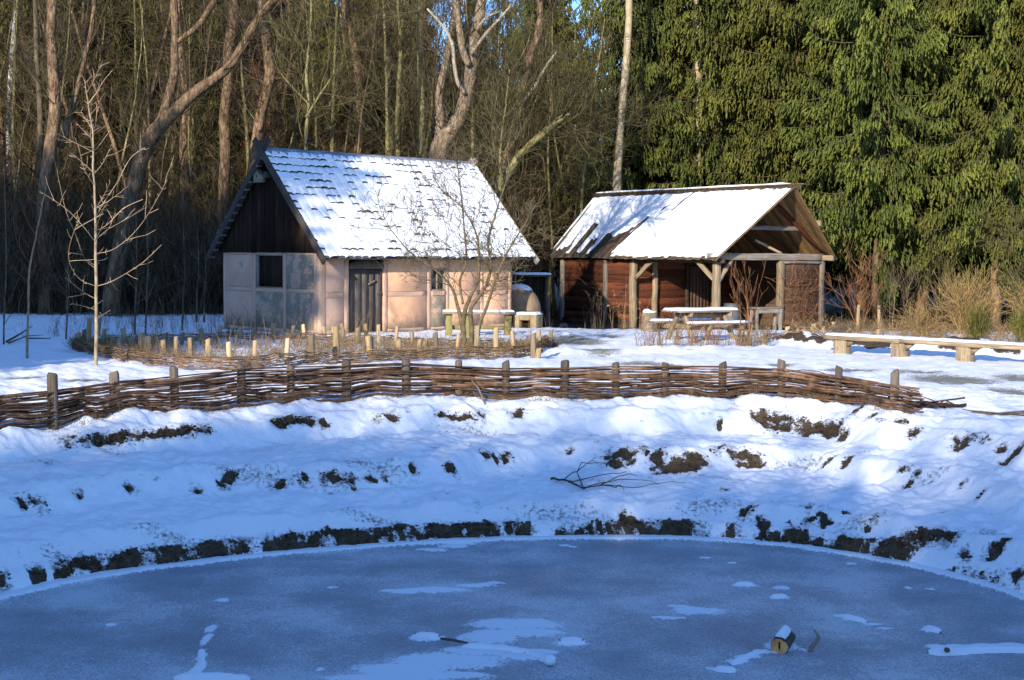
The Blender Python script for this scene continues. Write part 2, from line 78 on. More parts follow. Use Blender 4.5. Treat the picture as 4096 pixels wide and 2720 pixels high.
            'pole_b': [[[9.65, 62.0, 1.9, 0.171], [9.49, 62.0, 9.42, 0.143], [9.44, 62.0, 14.62, 0.114]]],
            'snag_right': [[[-0.76, 49.0, -0.22, 0.18], [-0.49, 49.0, 4.13, 0.173], [-0.2, 49.0, 5.76, 0.165], [0.02, 49.0, 6.8, 0.15], [0.35, 49.0, 7.99, 0.135], [0.55, 49.0, 8.87, 0.128], [0.81, 49.0, 9.61, 0.128], [0.9, 49.0, 10.34, 0.12], [0.8, 49.0, 11.37, 0.098], [0.72, 49.0, 12.68, 0.06]], [[0.24, 48.7, 7.14, 0.068], [0.74, 48.4, 7.85, 0.068], [1.17, 48.2, 8.55, 0.06], [1.46, 48.2, 8.94, 0.03]]],
            'straight_a': [[[-10.47, 51.0, -0.38, 0.219], [-10.4, 51.0, 3.37, 0.211], [-10.31, 51.0, 6.0, 0.203], [-10.34, 51.0, 6.93, 0.203], [-10.21, 51.0, 8.0, 0.188], [-10.17, 51.0, 9.23, 0.203], [-9.97, 51.0, 10.61, 0.188], [-9.89, 51.0, 11.83, 0.156], [-9.96, 51.0, 13.35, 0.094]]],
            'straight_b': [[[-9.53, 50.0, -0.32, 0.23], [-9.2, 50.0, 4.26, 0.215], [-8.89, 50.0, 6.69, 0.199], [-8.55, 50.0, 8.2, 0.192], [-8.6, 50.0, 9.1, 0.184], [-8.75, 50.0, 10.3, 0.169], [-8.87, 50.0, 11.5, 0.153], [-8.78, 50.0, 12.99, 0.092]], [[-8.86, 49.7, 6.36, 0.107], [-8.6, 49.4, 7.23, 0.092], [-8.32, 49.2, 8.1, 0.077]]],
            'straight_c': [[[-12.07, 52.0, -0.43, 0.207], [-11.98, 52.0, 4.18, 0.191], [-12.02, 52.0, 6.07, 0.175], [-11.9, 52.0, 7.48, 0.159], [-12.07, 52.0, 8.89, 0.151], [-12.22, 52.0, 10.3, 0.128], [-12.18, 52.0, 12.16, 0.096]]]},
 'rstakes': [[6.896, 35.507, 0.333], [8.191, 38.591, 0.265], [9.157, 40.178, 0.236], [8.739, 39.749, 0.129], [7.817, 37.853, 0.168], [7.798, 38.546, 0.152], [9.385, 39.454, 0.082], [9.161, 35.45, 0.284], [10.514, 37.82, 0.148], [11.278, 37.241, 0.106], [12.15, 38.697, 0.092], [11.797, 36.975, 0.066], [12.677, 36.752, 0.162], [11.674, 47.756, 0.475], [13.059, 50.207, 0.37], [16.452, 50.713, 0.321], [17.859, 49.753, 0.314]],
 'shedgaps': [[7.87, 2.69, 7.83, 0.34, 0.06456639912320446], [7.34, 1.61, 7.11, 0.34, 0.06456639912320446], [6.68, 0.94, 6.72, 0.35, 0.05534262781988953], [5.96, 0.64, 6.16, 0.24, 0.06456639912320446], [5.52, 1.3, 5.78, 0.25, 0.10146148433646414], [5.52, 0.93, 5.58, 0.29, 0.07379017042651938], [4.69, 1.36, 4.99, 0.29, 0.10146148433646414], [4.12, 2.33, 4.63, 1.29, 0.05534262781988953], [4.29, 1.86, 4.69, 0.65, 0.07379017042651938], [3.73, 2.79, 3.95, 2.25, 0.027671313909944765], [2.96, 3.05, 3.35, 2.2, 0.018447542606629844], [4.75, 1.08, 4.75, 0.36, 0.06456639912320446], [-0.71, 3.21, -0.54, 3.02, 0.03689508521325969]],
 'speck': [[-5.01, 17.09, 0.79, 0.19], [-3.01, 16.85, 1.14, 0.23], [-1.75, 17.27, 1.06, 0.26], [-0.48, 19.57, 0.96, 0.24], [0.94, 17.79, 0.87, 0.27], [2.63, 18.05, 0.66, 0.17], [3.84, 18.51, 0.91, 0.2], [2.42, 16.57, 0.81, 0.25], [0.62, 16.45, 1.01, 0.25], [-1.37, 15.97, 1.27, 0.16], [-3.59, 14.89, 0.91, 0.18], [-4.49, 14.09, 0.43, 0.22], [4.0, 15.73, 0.72, 0.29], [5.05, 14.79, 0.32, 0.32], [-1.12, 20.21, 1.36, 0.15], [1.71, 20.47, 1.0, 0.13], [-5.46, 16.39, 0.4, 0.25], [-5.14, 15.13, 0.42, 0.19], [5.1, 16.99, 0.57, 0.13]],
 'stakes': [[-7.639, 29.085, 0.437, 1], [-7.349, 28.653, 0.398, 1], [-7.447, 28.872, 0.369, 1], [-7.987, 29.525, 0.317, 1], [-8.253, 29.644, 0.308, 1], [-8.494, 29.964, 0.298, 1], [-6.958, 28.244, 0.345, 1], [-6.74, 28.264, 0.409, 1], [-6.376, 27.993, 0.405, 1], [-5.742, 26.697, 0.461, 1], [-5.757, 26.696, 0.335, 1], [-5.276, 26.352, 0.432, 1], [-4.829, 26.504, 0.455, 1], [-4.236, 26.44, 0.502, 1], [-3.824, 27.06, 0.529, 1], [-3.497, 27.911, 0.655, 1], [-3.451, 27.915, 0.63, 1], [-2.782, 27.764, 0.48, 1], [-9.182, 29.897, 0.375, 0], [-9.09, 29.906, 0.449, 0], [-8.768, 29.212, 0.718, 0], [-10.357, 35.332, 0.518, 0], [-9.054, 31.2, 0.391, 0], [-8.575, 31.248, 0.409, 0], [-8.21, 33.295, 0.2, 0], [-7.471, 31.911, 0.288, 0], [-7.203, 32.802, 0.333, 0], [-7.201, 34.677, 0.305, 0], [-6.533, 33.787, 0.317, 0], [-6.179, 33.825, 0.317, 0], [-5.922, 34.82, 0.365, 0], [-5.379, 34.552, 0.324, 0], [-5.073, 34.586, 0.351, 0], [-4.551, 34.321, 0.322, 0], [-4.313, 34.029, 0.346, 0], [-3.948, 33.148, 0.453, 0], [-3.578, 32.6, 0.386, 0], [-3.383, 32.911, 0.464, 0], [-3.589, 32.72, 0.375, 0], [-2.803, 27.864, 0.475, 1], [-3.028, 32.184, 0.482, 0], [-2.635, 31.839, 0.465, 0], [-2.329, 28.656, 0.349, 1], [-2.205, 31.646, 0.348, 0], [-1.947, 29.083, 0.34, 1], [-1.843, 29.699, 0.303, 1], [-1.576, 29.317, 0.463, 1], [-1.149, 29.357, 0.457, 1], [-0.758, 29.193, 0.626, 1], [-0.319, 29.434, 0.574, 1], [0.041, 29.878, 0.48, 1], [0.424, 28.151, 0.521, 1], [0.59, 29.929, 0.49, 0], [0.728, 31.247, 0.288, 0], [0.782, 30.37, 0.467, 1], [0.501, 28.158, 0.233, 1]],
 'tramp': [[1.59, 34.58, 1.17, 2.24], [2.49, 36.91, 0.68, 1.45], [0.69, 32.06, 0.79, 1.25], [2.54, 27.58, 0.85, 0.92], [1.87, 30.46, 0.75, 1.42], [7.68, 24.49, 1.28, 1.5], [7.95, 22.45, 0.62, 1.09], [7.53, 26.03, 0.72, 0.82], [6.26, 26.42, 0.97, 0.74], [3.15, 26.99, 0.66, 0.66], [8.91, 24.75, 0.61, 1.33], [-3.37, 23.82, 0.58, 0.51], [5.26, 27.6, 0.51, 0.57], [-8.14, 23.62, 0.58, 0.67], [-6.98, 23.13, 0.64, 0.48]],
 'trunks_right': [[12.6, 49.8, -0.09], [12.8, 46.5, 0.06], [0.72, 50.0, -0.18], [2.7, 52.0, -0.26], [1.81, 54.0, -0.35]],
 'young': {'bush_tree': [[[-0.99, 30.46, -0.08, 0.075], [-1.05, 30.46, 0.47, 0.065], [-1.02, 30.46, 0.84, 0.061], [-0.93, 30.46, 1.12, 0.051], [-0.76, 30.46, 1.5, 0.042], [-0.72, 30.46, 1.87, 0.037], [-0.78, 30.46, 2.52, 0.028], [-1.09, 30.46, 3.08, 0.019], [-1.51, 30.46, 3.45, 0.014], [-1.7, 30.46, 3.72, 0.007]], [[-0.89, 30.46, -0.07, 0.075], [-0.87, 30.46, 0.47, 0.065], [-0.9, 30.46, 0.89, 0.061], [-0.76, 30.46, 1.13, 0.051], [-0.57, 30.46, 1.41, 0.042], [-0.46, 30.46, 1.87, 0.037], [-0.53, 30.46, 2.34, 0.033], [-0.39, 30.46, 2.9, 0.028], [-0.21, 30.46, 3.45, 0.019], [-0.08, 30.46, 3.92, 0.014], [-0.17, 30.46, 4.38, 0.009]], [[-1.03, 30.46, -0.08, 0.061], [-1.08, 30.46, 0.56, 0.056], [-1.18, 30.46, 0.98, 0.047], [-1.32, 30.46, 1.4, 0.033], [-1.69, 30.46, 1.77, 0.023], [-2.16, 30.46, 2.09, 0.019], [-2.54, 30.46, 2.51, 0.014], [-2.82, 30.46, 2.97, 0.009], [-2.91, 30.46, 3.34, 0.006]], [[-1.06, 30.46, 1.03, 0.037], [-1.14, 30.76, 1.49, 0.033], [-1.01, 30.86, 1.96, 0.028], [-1.06, 30.86, 2.71, 0.023], [-1.14, 30.86, 3.47, 0.019], [-1.21, 30.86, 4.03, 0.014], [-1.26, 30.86, 4.49, 0.007]], [[-0.8, 30.46, -0.05, 0.056], [-0.7, 30.26, 0.57, 0.051], [-0.52, 30.16, 1.04, 0.042], [-0.38, 30.06, 1.51, 0.037], [-0.15, 29.96, 2.06, 0.028], [0.12, 29.86, 2.52, 0.019], [0.34, 29.76, 2.88, 0.014], [0.48, 29.76, 3.16, 0.007]], [[-1.32, 30.46, 1.4, 0.023], [-1.58, 30.16, 1.5, 0.019], [-2.03, 29.96, 1.59, 0.014], [-2.44, 29.86, 1.96, 0.009]], [[-0.76, 30.46, 1.5, 0.023], [-1.12, 30.16, 2.06, 0.019], [-1.67, 29.96, 2.51, 0.014], [-2.12, 29.86, 2.87, 0.009], [-2.3, 29.86, 3.32, 0.006]], [[-0.58, 30.46, 1.97, 0.019], [-0.87, 30.76, 2.34, 0.019], [-1.35, 30.96, 2.81, 0.014], [-1.83, 31.06, 3.09, 0.009]], [[-0.46, 30.46, 1.87, 0.019], [-0.3, 30.76, 2.25, 0.014], [0.08, 30.76, 2.34, 0.014], [0.4, 30.76, 2.53, 0.009]], [[-0.9, 30.46, 1.12, 0.028], [-1.33, 30.76, 1.58, 0.019], [-1.87, 30.96, 2.05, 0.014], [-2.39, 31.06, 2.33, 0.009]], [[-0.39, 30.46, 1.5, 0.019], [-0.11, 30.26, 1.6, 0.014], [0.26, 30.16, 1.97, 0.009]], [[-1.0, 30.46, 2.34, 0.014], [-0.77, 30.66, 2.9, 0.014], [-0.59, 30.76, 3.56, 0.009], [-0.69, 30.76, 4.02, 0.006]]],
           'reddish_sapling': [[[-9.43, 27.43, -0.02, 0.034], [-9.39, 27.43, 1.08, 0.029], [-9.36, 27.43, 1.75, 0.025], [-9.25, 27.43, 2.26, 0.021], [-9.11, 27.43, 2.93, 0.017], [-9.0, 27.43, 3.43, 0.008]], [[-9.35, 27.43, 1.84, 0.013], [-9.69, 27.73, 2.26, 0.013], [-9.8, 27.83, 2.77, 0.008]], [[-9.29, 27.43, 2.09, 0.013], [-8.9, 27.13, 2.42, 0.013], [-8.69, 27.03, 2.83, 0.008]], [[-9.36, 27.43, 1.58, 0.013], [-9.19, 27.73, 1.84, 0.008], [-8.88, 27.73, 2.26, 0.008]], [[-9.38, 27.43, 1.42, 0.013], [-9.56, 27.23, 1.75, 0.008], [-9.77, 27.23, 1.92, 0.006]], [[-9.18, 27.43, 2.59, 0.008], [-9.39, 27.63, 3.01, 0.008], [-9.45, 27.63, 3.35, 0.004]]],
           'thin_sapling0': [[[-11.38, 31.58, -0.03, 0.029], [-11.34, 31.58, 0.87, 0.024], [-11.29, 31.58, 2.01, 0.019], [-11.3, 31.58, 4.01, 0.01]], [[-11.34, 31.58, 0.78, 0.012], [-11.17, 31.88, 1.35, 0.01], [-11.0, 31.98, 1.84, 0.007]], [[-11.32, 31.58, 1.07, 0.012], [-11.48, 31.28, 1.65, 0.01], [-11.58, 31.18, 2.22, 0.006]], [[-11.32, 31.58, 1.45, 0.01], [-10.95, 31.28, 2.04, 0.007]]],
           'thin_sapling1': [[[-10.61, 33.59, -0.03, 0.031], [-10.56, 33.59, 0.93, 0.026], [-10.53, 33.59, 1.15, 0.021], [-10.56, 33.59, 2.3, 0.01]], [[-10.56, 33.59, 0.83, 0.013], [-10.37, 33.89, 1.44, 0.01], [-10.19, 33.99, 1.96, 0.008]], [[-10.55, 33.59, 1.14, 0.013], [-10.74, 33.29, 1.75, 0.01], [-10.86, 33.19, 2.36, 0.007]], [[-10.54, 33.59, 1.55, 0.01], [-10.18, 33.29, 2.16, 0.008]]],
           'thin_sapling2': [[[-9.55, 35.71, -0.03, 0.033], [-9.51, 35.71, 0.99, 0.027], [-9.47, 35.71, 1.76, 0.022], [-9.49, 35.71, 3.52, 0.011]], [[-9.51, 35.71, 0.88, 0.014], [-9.28, 36.01, 1.53, 0.011], [-9.08, 36.11, 2.08, 0.008]], [[-9.49, 35.71, 1.21, 0.014], [-9.72, 35.41, 1.86, 0.011], [-9.85, 35.31, 2.51, 0.007]], [[-9.49, 35.71, 1.64, 0.011], [-9.12, 35.41, 2.3, 0.008]]],
           'thin_sapling3': [[[-8.69, 37.21, -0.03, 0.034], [-8.65, 37.21, 1.03, 0.029], [-8.61, 37.21, 1.51, 0.023], [-8.65, 37.21, 3.02, 0.011]], [[-8.65, 37.21, 0.91, 0.014], [-8.41, 37.51, 1.6, 0.011], [-8.2, 37.61, 2.17, 0.009]], [[-8.64, 37.21, 1.26, 0.014], [-8.89, 36.91, 1.94, 0.011], [-9.03, 36.81, 2.61, 0.007]], [[-8.64, 37.21, 1.71, 0.011], [-8.27, 36.91, 2.39, 0.009]]],
           'thin_sapling4': [[[-9.28, 35.74, -0.03, 0.033], [-9.24, 35.74, 0.99, 0.027], [-9.2, 35.74, 1.88, 0.022], [-9.23, 35.74, 3.74, 0.011]], [[-9.24, 35.74, 0.88, 0.014], [-9.02, 36.04, 1.53, 0.011], [-8.81, 36.14, 2.09, 0.008]], [[-9.23, 35.74, 1.21, 0.014], [-9.46, 35.44, 1.86, 0.011], [-9.59, 35.34, 2.51, 0.007]], [[-9.22, 35.74, 1.65, 0.011], [-8.86, 35.44, 2.3, 0.008]]],
           'thin_sapling5': [[[-9.34, 41.82, -0.04, 0.038], [-9.3, 41.82, 1.16, 0.032], [-9.26, 41.82, 1.44, 0.026], [-9.3, 41.82, 2.88, 0.013]], [[-9.3, 41.82, 1.03, 0.016], [-9.01, 42.12, 1.8, 0.013], [-8.77, 42.22, 2.44, 0.01]], [[-9.28, 41.82, 1.41, 0.016], [-9.58, 41.52, 2.18, 0.013], [-9.74, 41.42, 2.93, 0.008]], [[-9.28, 41.82, 1.92, 0.013], [-8.88, 41.52, 2.69, 0.01]]],
           'thin_sapling6': [[[-9.13, 41.85, -0.04, 0.039], [-9.09, 41.85, 1.16, 0.032], [-9.05, 41.85, 1.19, 0.026], [-9.09, 41.85, 2.37, 0.013]], [[-9.09, 41.85, 1.03, 0.016], [-8.8, 42.15, 1.8, 0.013], [-8.56, 42.25, 2.44, 0.01]], [[-9.07, 41.85, 1.41, 0.016], [-9.37, 41.55, 2.18, 0.013], [-9.53, 41.45, 2.93, 0.008]], [[-9.07, 41.85, 1.92, 0.013], [-8.67, 41.55, 2.69, 0.01]]],
           'young_tree': [[[-7.69, 26.07, -0.02, 0.044], [-7.67, 26.07, 1.14, 0.04], [-7.67, 26.07, 1.94, 0.036], [-7.67, 26.07, 2.89, 0.028], [-7.7, 26.07, 3.68, 0.024], [-7.7, 26.07, 4.24, 0.02], [-7.78, 26.07, 4.79, 0.016], [-7.83, 26.07, 5.22, 0.008]], [[-7.67, 26.07, 1.46, 0.016], [-7.4, 26.07, 1.54, 0.016], [-7.12, 26.37, 1.74, 0.016], [-6.86, 26.47, 1.94, 0.012], [-6.56, 26.47, 2.23, 0.008]], [[-7.67, 26.07, 2.06, 0.016], [-7.23, 25.67, 2.14, 0.016], [-6.79, 25.47, 2.45, 0.016], [-6.43, 25.27, 2.87, 0.012], [-6.15, 25.27, 3.38, 0.008]], [[-7.66, 26.07, 2.73, 0.016], [-7.59, 26.37, 3.02, 0.016], [-7.37, 26.47, 3.39, 0.012], [-7.15, 26.57, 3.84, 0.012], [-6.87, 26.57, 4.04, 0.008]], [[-7.67, 26.07, 1.46, 0.016], [-7.96, 26.07, 1.58, 0.016], [-8.05, 25.77, 1.86, 0.016], [-8.03, 25.67, 2.17, 0.012], [-7.9, 25.67, 2.56, 0.012], [-7.78, 25.67, 2.8, 0.008]], [[-7.67, 26.07, 1.78, 0.016], [-8.0, 26.47, 1.97, 0.012], [-8.18, 26.57, 2.38, 0.012], [-8.38, 26.57, 2.9, 0.012], [-8.55, 26.57, 3.71, 0.008], [-8.69, 26.57, 4.19, 0.006]], [[-7.67, 26.07, 2.26, 0.016], [-7.79, 25.67, 2.57, 0.016], [-8.03, 25.47, 2.87, 0.012], [-8.46, 25.37, 3.17, 0.008]], [[-7.67, 26.07, 1.22, 0.016], [-8.01, 26.37, 1.35, 0.012], [-8.37, 26.47, 1.61, 0.008]], [[-7.66, 26.07, 2.49, 0.016], [-7.53, 26.27, 2.58, 0.012], [-7.23, 26.37, 2.9, 0.012], [-6.87, 26.37, 3.07, 0.008]], [[-7.67, 26.07, 3.53, 0.012], [-7.55, 26.27, 3.78, 0.012], [-7.4, 26.37, 4.18, 0.008]], [[-7.67, 26.07, 3.29, 0.012], [-7.8, 25.87, 3.59, 0.012], [-7.88, 25.77, 4.05, 0.008]], [[-7.67, 26.07, 0.86, 0.012], [-7.35, 25.87, 1.03, 0.008]], [[-7.67, 26.07, 1.02, 0.012], [-8.0, 26.27, 1.09, 0.008], [-8.19, 26.27, 1.13, 0.006]]]}}

# ------------------------------------------------------------------ numeric helpers
def _hash(ix, iy, iz, seed):
    n = (ix.astype(np.int64) * 374761393 + iy.astype(np.int64) * 668265263 + iz.astype(np.int64) * 2147483647 + seed * 1274126177) & 0xffffffff
    n = ((n ^ (n >> 13)) * 1274126177) & 0xffffffff
    n = n ^ (n >> 16)
    return (n & 0xffffff) / float(0xffffff)

def vnoise(x, y, seed=0):
    x = np.asarray(x, float); y = np.asarray(y, float)
    ix = np.floor(x); iy = np.floor(y)
    fx = x - ix; fy = y - iy
    fx = fx * fx * (3 - 2 * fx); fy = fy * fy * (3 - 2 * fy)
    z = np.zeros_like(ix)
    a = _hash(ix, iy, z, seed); b = _hash(ix + 1, iy, z, seed)
    c = _hash(ix, iy + 1, z, seed); d = _hash(ix + 1, iy + 1, z, seed)
    return (a * (1 - fx) + b * fx) * (1 - fy) + (c * (1 - fx) + d * fx) * fy - 0.5

def fbm(x, y, seed=0, octv=4, gain=0.5):
    s = 0; a = 1.0
    x = np.asarray(x, float); y = np.asarray(y, float)
    for o in range(octv):
        s = s + a * vnoise(x * 2 ** o + 17.3 * o, y * 2 ** o - 9.1 * o, seed + o)
        a *= gain
    return s

def sstep(a, b, x):
    t = np.clip((x - a) / (b - a), 0, 1)
    return t * t * (3 - 2 * t)

# ------------------------------------------------------------------ object helpers
def mesh_np(name, V, F, mats, attrs=None, mat_idx=None, smooth=False):
    """V Nx3; F list of arrays (MxK)."""
    V = np.asarray(V, np.float32)
    if not isinstance(F, (list, tuple)):
        F = [F]
    F = [np.asarray(f, np.int32) for f in F if len(f)]
    me = bpy.data.meshes.new(name)
    me.vertices.add(len(V))
    me.vertices.foreach_set('co', V.ravel())
    loops = np.concatenate([f.ravel() for f in F])
    tot = np.concatenate([np.full(len(f), f.shape[1], np.int32) for f in F])
    start = np.concatenate([[0], np.cumsum(tot)[:-1]]).astype(np.int32)
    me.loops.add(len(loops)); me.loops.foreach_set('vertex_index', loops)
    me.polygons.add(len(tot))
    me.polygons.foreach_set('loop_start', start)
    me.polygons.foreach_set('loop_total', tot)
    if mat_idx is not None:
        me.polygons.foreach_set('material_index', np.asarray(mat_idx, np.int32))
    if smooth:
        me.polygons.foreach_set('use_smooth', np.ones(len(tot), bool))
    me.update(calc_edges=True)
    for m in (mats if isinstance(mats, (list, tuple)) else [mats]):
        me.materials.append(m)
    for k, v in (attrs or {}).items():
        at = me.attributes.new(k, 'FLOAT', 'POINT')
        at.data.foreach_set('value', np.asarray(v, np.float32))
    me.validate()
    return me

class MB:
    """collects faces of one mesh"""
    def __init__(s):
        s.v = []; s.f = []; s.t = []
    def add(s, verts, faces, tint=None):
        o = len(s.v)
        s.v.extend([tuple(p) for p in verts])
        s.f.extend([tuple(i + o for i in f) for f in faces])
        s.t.extend([random.random() if tint is None else tint] * len(verts))
    def box(s, x0, y0, z0, x1, y1, z1, tint=None, ch=0.0):
        if ch <= 0:
            v = [(x, y, z) for z in (z0, z1) for y in (y0, y1) for x in (x0, x1)]
            s.add(v, [(0, 2, 3, 1), (4, 5, 7, 6), (0, 1, 5, 4), (2, 6, 7, 3), (0, 4, 6, 2), (1, 3, 7, 5)], tint)
        else:
            v = []
            for z, c in ((z0, ch), (z0 + ch, 0), (z1 - ch, 0), (z1, ch)):
                a, b = x0 + c, x1 - c; e, f = y0 + c, y1 - c
                if c == 0:
                    v += [(a + ch, e, z), (b - ch, e, z), (b, e + ch, z), (b, f - ch, z), (b - ch, f, z), (a + ch, f, z), (a, f - ch, z), (a, e + ch, z)]
                else:
                    k = ch * .5
                    v += [(a + k, e, z), (b - k, e, z), (b, e + k, z), (b, f - k, z), (b - k, f, z), (a + k, f, z), (a, f - k, z), (a, e + k, z)]
            fs = []
            for r in range(3):
                for i in range(8):
                    j = (i + 1) % 8
                    fs.append((r * 8 + i, r * 8 + j, r * 8 + 8 + j, r * 8 + 8 + i))
            fs.append(tuple(range(7, -1, -1))); fs.append(tuple(range(24, 32)))
            s.add(v, fs, tint)
    def tube(s, pts, rad, n=6, tint=None, cap=True, rough=0.0):
        pts = [Vector(p) for p in pts]
        if not hasattr(rad, '__len__'):
            rad = [rad] * len(pts)
        vs = []; fs = []
        up = Vector((0, 0, 1))
        d0 = (pts[1] - pts[0]).normalized()
        if abs(d0.z) > .9: up = Vector((1, 0, 0))
        a = d0.cross(up).normalized()
        for i, p in enumerate(pts):
            d = (pts[min(i + 1, len(pts) - 1)] - pts[max(i - 1, 0)])
            d = d.normalized() if d.length > 1e-9 else d0
            a = (a - d * a.dot(d)).normalized(); b = d.cross(a)
            for k in range(n):
                t = 2 * math.pi * k / n
                rr = rad[i] * (1 + rough * (random.random() - .5))
                vs.append(p + (a * math.cos(t) + b * math.sin(t)) * rr)
        for i in range(len(pts) - 1):
            for k in range(n):
                j = (k + 1) % n
                fs.append((i * n + k, i * n + j, i * n + n + j, i * n + n + k))
        if cap:
            fs.append(tuple(range(n - 1, -1, -1)))
            fs.append(tuple(range((len(pts) - 1) * n, len(pts) * n)))
        s.add(vs, fs, tint)
    def me(s, name, mats, smooth=False):
        byk = {}
        for f in s.f: byk.setdefault(len(f), []).append(f)
        return mesh_np(name, s.v, list(byk.values()), mats, {'tint': s.t}, None, smooth)

def setp(o, label=None, cat=None, group=None, kind=None):
    if label: o['label'] = label
    if cat: o['category'] = cat
    if group: o['group'] = group
    if kind: o['kind'] = kind
    return o

def link(name, me, parent=None, mat4=None):
    o = bpy.data.objects.new(name, me)
    COL.objects.link(o)
    if parent is not None: o.parent = parent
    if mat4 is not None: o.matrix_basis = mat4
    return o

def thing(name, label, cat, loc=(0, 0, 0), rz=0.0, group=None):
    o = bpy.data.objects.new(name, None)
    o.empty_display_size = .3
    COL.objects.link(o)
    o.location = loc; o.rotation_euler = (0, 0, rz)
    return setp(o, label, cat, group)

def copy_tree(o, parent=None):
    c = o.copy(); COL.objects.link(c)
    if parent is not None: c.parent = parent
    for ch in list(o.children): copy_tree(ch, c)
    return c

def beam(name, p0, p1, w, h, mat, parent, up=(0, 0, 1), rough=0.012, seg=6, ch=.008, seed=None):
    """one timber: mesh along its own local X, so the grain follows it; w across, h along 'up'"""
    rng = random.Random(seed if seed is not None else hash((round(p0[0], 3), round(p0[2], 3), round(p1[1], 3), round(p1[2], 3))))
    p0 = Vector(p0); p1 = Vector(p1)
    d = p1 - p0; L = d.length; X = d.normalized()
    U = Vector(up)
    if abs(U.dot(X)) > .95: U = Vector((0, 1, 0))
    Y = U.cross(X).normalized(); Z = X.cross(Y)
    M4 = Matrix((( X.x, Y.x, Z.x, p0.x), (X.y, Y.y, Z.y, p0.y), (X.z, Y.z, Z.z, p0.z), (0, 0, 0, 1)))
    vs = []; fs = []
    hw, hh = w / 2, h / 2
    sec = [(-hw + ch, -hh), (hw - ch, -hh), (hw, -hh + ch), (hw, hh - ch), (hw - ch, hh), (-hw + ch, hh), (-hw, hh - ch), (-hw, -hh + ch)]
    for i in range(seg + 1):
        oy, oz = rng.uniform(-rough, rough), rng.uniform(-rough, rough)
        k = 1 + rng.uniform(-rough, rough) * 2
        for (a, b) in sec:
            vs.append((L * i / seg, a * k + oy + rng.uniform(-1, 1) * rough * .3, b * k + oz + rng.uniform(-1, 1) * rough * .3))
    for i in range(seg):
        for k in range(8):
            j = (k + 1) % 8
            fs.append((i * 8 + k, i * 8 + j, i * 8 + 8 + j, i * 8 + 8 + k))
    me = mesh_np(name, vs, [np.array(fs), np.array([list(range(7, -1, -1)), list(range(seg * 8, seg * 8 + 8))])], mat)
    return link(name, me, parent, M4)

# ------------------------------------------------------------------ materials
def new_mat(name):
    m = bpy.data.materials.new(name); m.use_nodes = True
    nt = m.node_tree
    return m, nt, nt.nodes['Principled BSDF']

def node(nt, t, **kw):
    n = nt.nodes.new(t)
    for k, v in kw.items():
        if k.startswith('i_'):
            n.inputs[k[2:].replace('_', ' ')].default_value = v
        else:
            setattr(n, k, v)
    return n

def ramp(nt, fac, stops):
    r = nt.nodes.new('ShaderNodeValToRGB')
    el = r.color_ramp.elements
    while len(el) < len(stops): el.new(.5)
    for e, (p, c) in zip(el, stops):
        e.position = p; e.color = (*c, 1) if len(c) == 3 else c
    nt.links.new(fac, r.inputs[0])
    return r.outputs[0]

def rough_mat(name, c1, c2, c3=None, scale=8.0, stretch=(1, 1, 1), rough=.85, bump=.4, bdist=.01, rand=.25, tint=0.0, spec=.2, tintcol=None, detail=6):
    """weathered natural surface: stretched noise between colours, varied per object / per piece"""
    m, nt, P = new_mat(name)
    L = nt.links.new
    tc = node(nt, 'ShaderNodeTexCoord')
    oi = node(nt, 'ShaderNodeObjectInfo')
    mp = node(nt, 'ShaderNodeMapping'); mp.inputs['Scale'].default_value = stretch
    L(tc.outputs['Object'], mp.inputs[0])
    off = node(nt, 'ShaderNodeVectorMath', operation='SCALE'); off.inputs[0].default_value = (37, 53, 71)
    L(oi.outputs['Random'], off.inputs['Scale'])
    L(off.outputs[0], mp.inputs['Location'])
    n1 = node(nt, 'ShaderNodeTexNoise', i_Scale=scale, i_Detail=detail, i_Roughness=.62)
    L(mp.outputs[0], n1.inputs['Vector'])
    st = [(.3, c1), (.68, c2)] if c3 is None else [(.28, c1), (.5, c2), (.72, c3)]
    col = ramp(nt, n1.outputs['Fac'], st)
    at = node(nt, 'ShaderNodeAttribute', attribute_name='tint')
    if tintcol is not None:
        mx = node(nt, 'ShaderNodeMix', data_type='RGBA')
        L(at.outputs['Fac'], mx.inputs['Factor']); L(col, mx.inputs['A']); mx.inputs['B'].default_value = (*tintcol, 1)
        col = mx.outputs['Result']
    hs = node(nt, 'ShaderNodeHueSaturation')
    v = node(nt, 'ShaderNodeMath', operation='MULTIPLY_ADD'); v.inputs[1].default_value = rand * 2; v.inputs[2].default_value = 1 - rand
    L(oi.outputs['Random'], v.inputs[0])
    v2 = node(nt, 'ShaderNodeMath', operation='MULTIPLY_ADD'); v2.inputs[1].default_value = tint * 2; v2.inputs[2].default_value = 1 - tint
    L(at.outputs['Fac'], v2.inputs[0])
    v3 = node(nt, 'ShaderNodeMath', operation='MULTIPLY'); L(v.outputs[0], v3.inputs[0]); L(v2.outputs[0], v3.inputs[1])
    L(v3.outputs[0], hs.inputs['Value']); L(col, hs.inputs['Color'])
    L(hs.outputs[0], P.inputs['Base Color'])
    P.inputs['Roughness'].default_value = rough
    P.inputs['Specular IOR Level'].default_value = spec
    if bump:
        n2 = node(nt, 'ShaderNodeTexNoise', i_Scale=scale * 2.3, i_Detail=5)
        L(mp.outputs[0], n2.inputs['Vector'])
        b = node(nt, 'ShaderNodeBump'); b.inputs['Strength'].default_value = bump; b.inputs['Distance'].default_value = bdist
        L(n2.outputs['Fac'], b.inputs['Height']); L(b.outputs[0], P.inputs['Normal'])
    return m

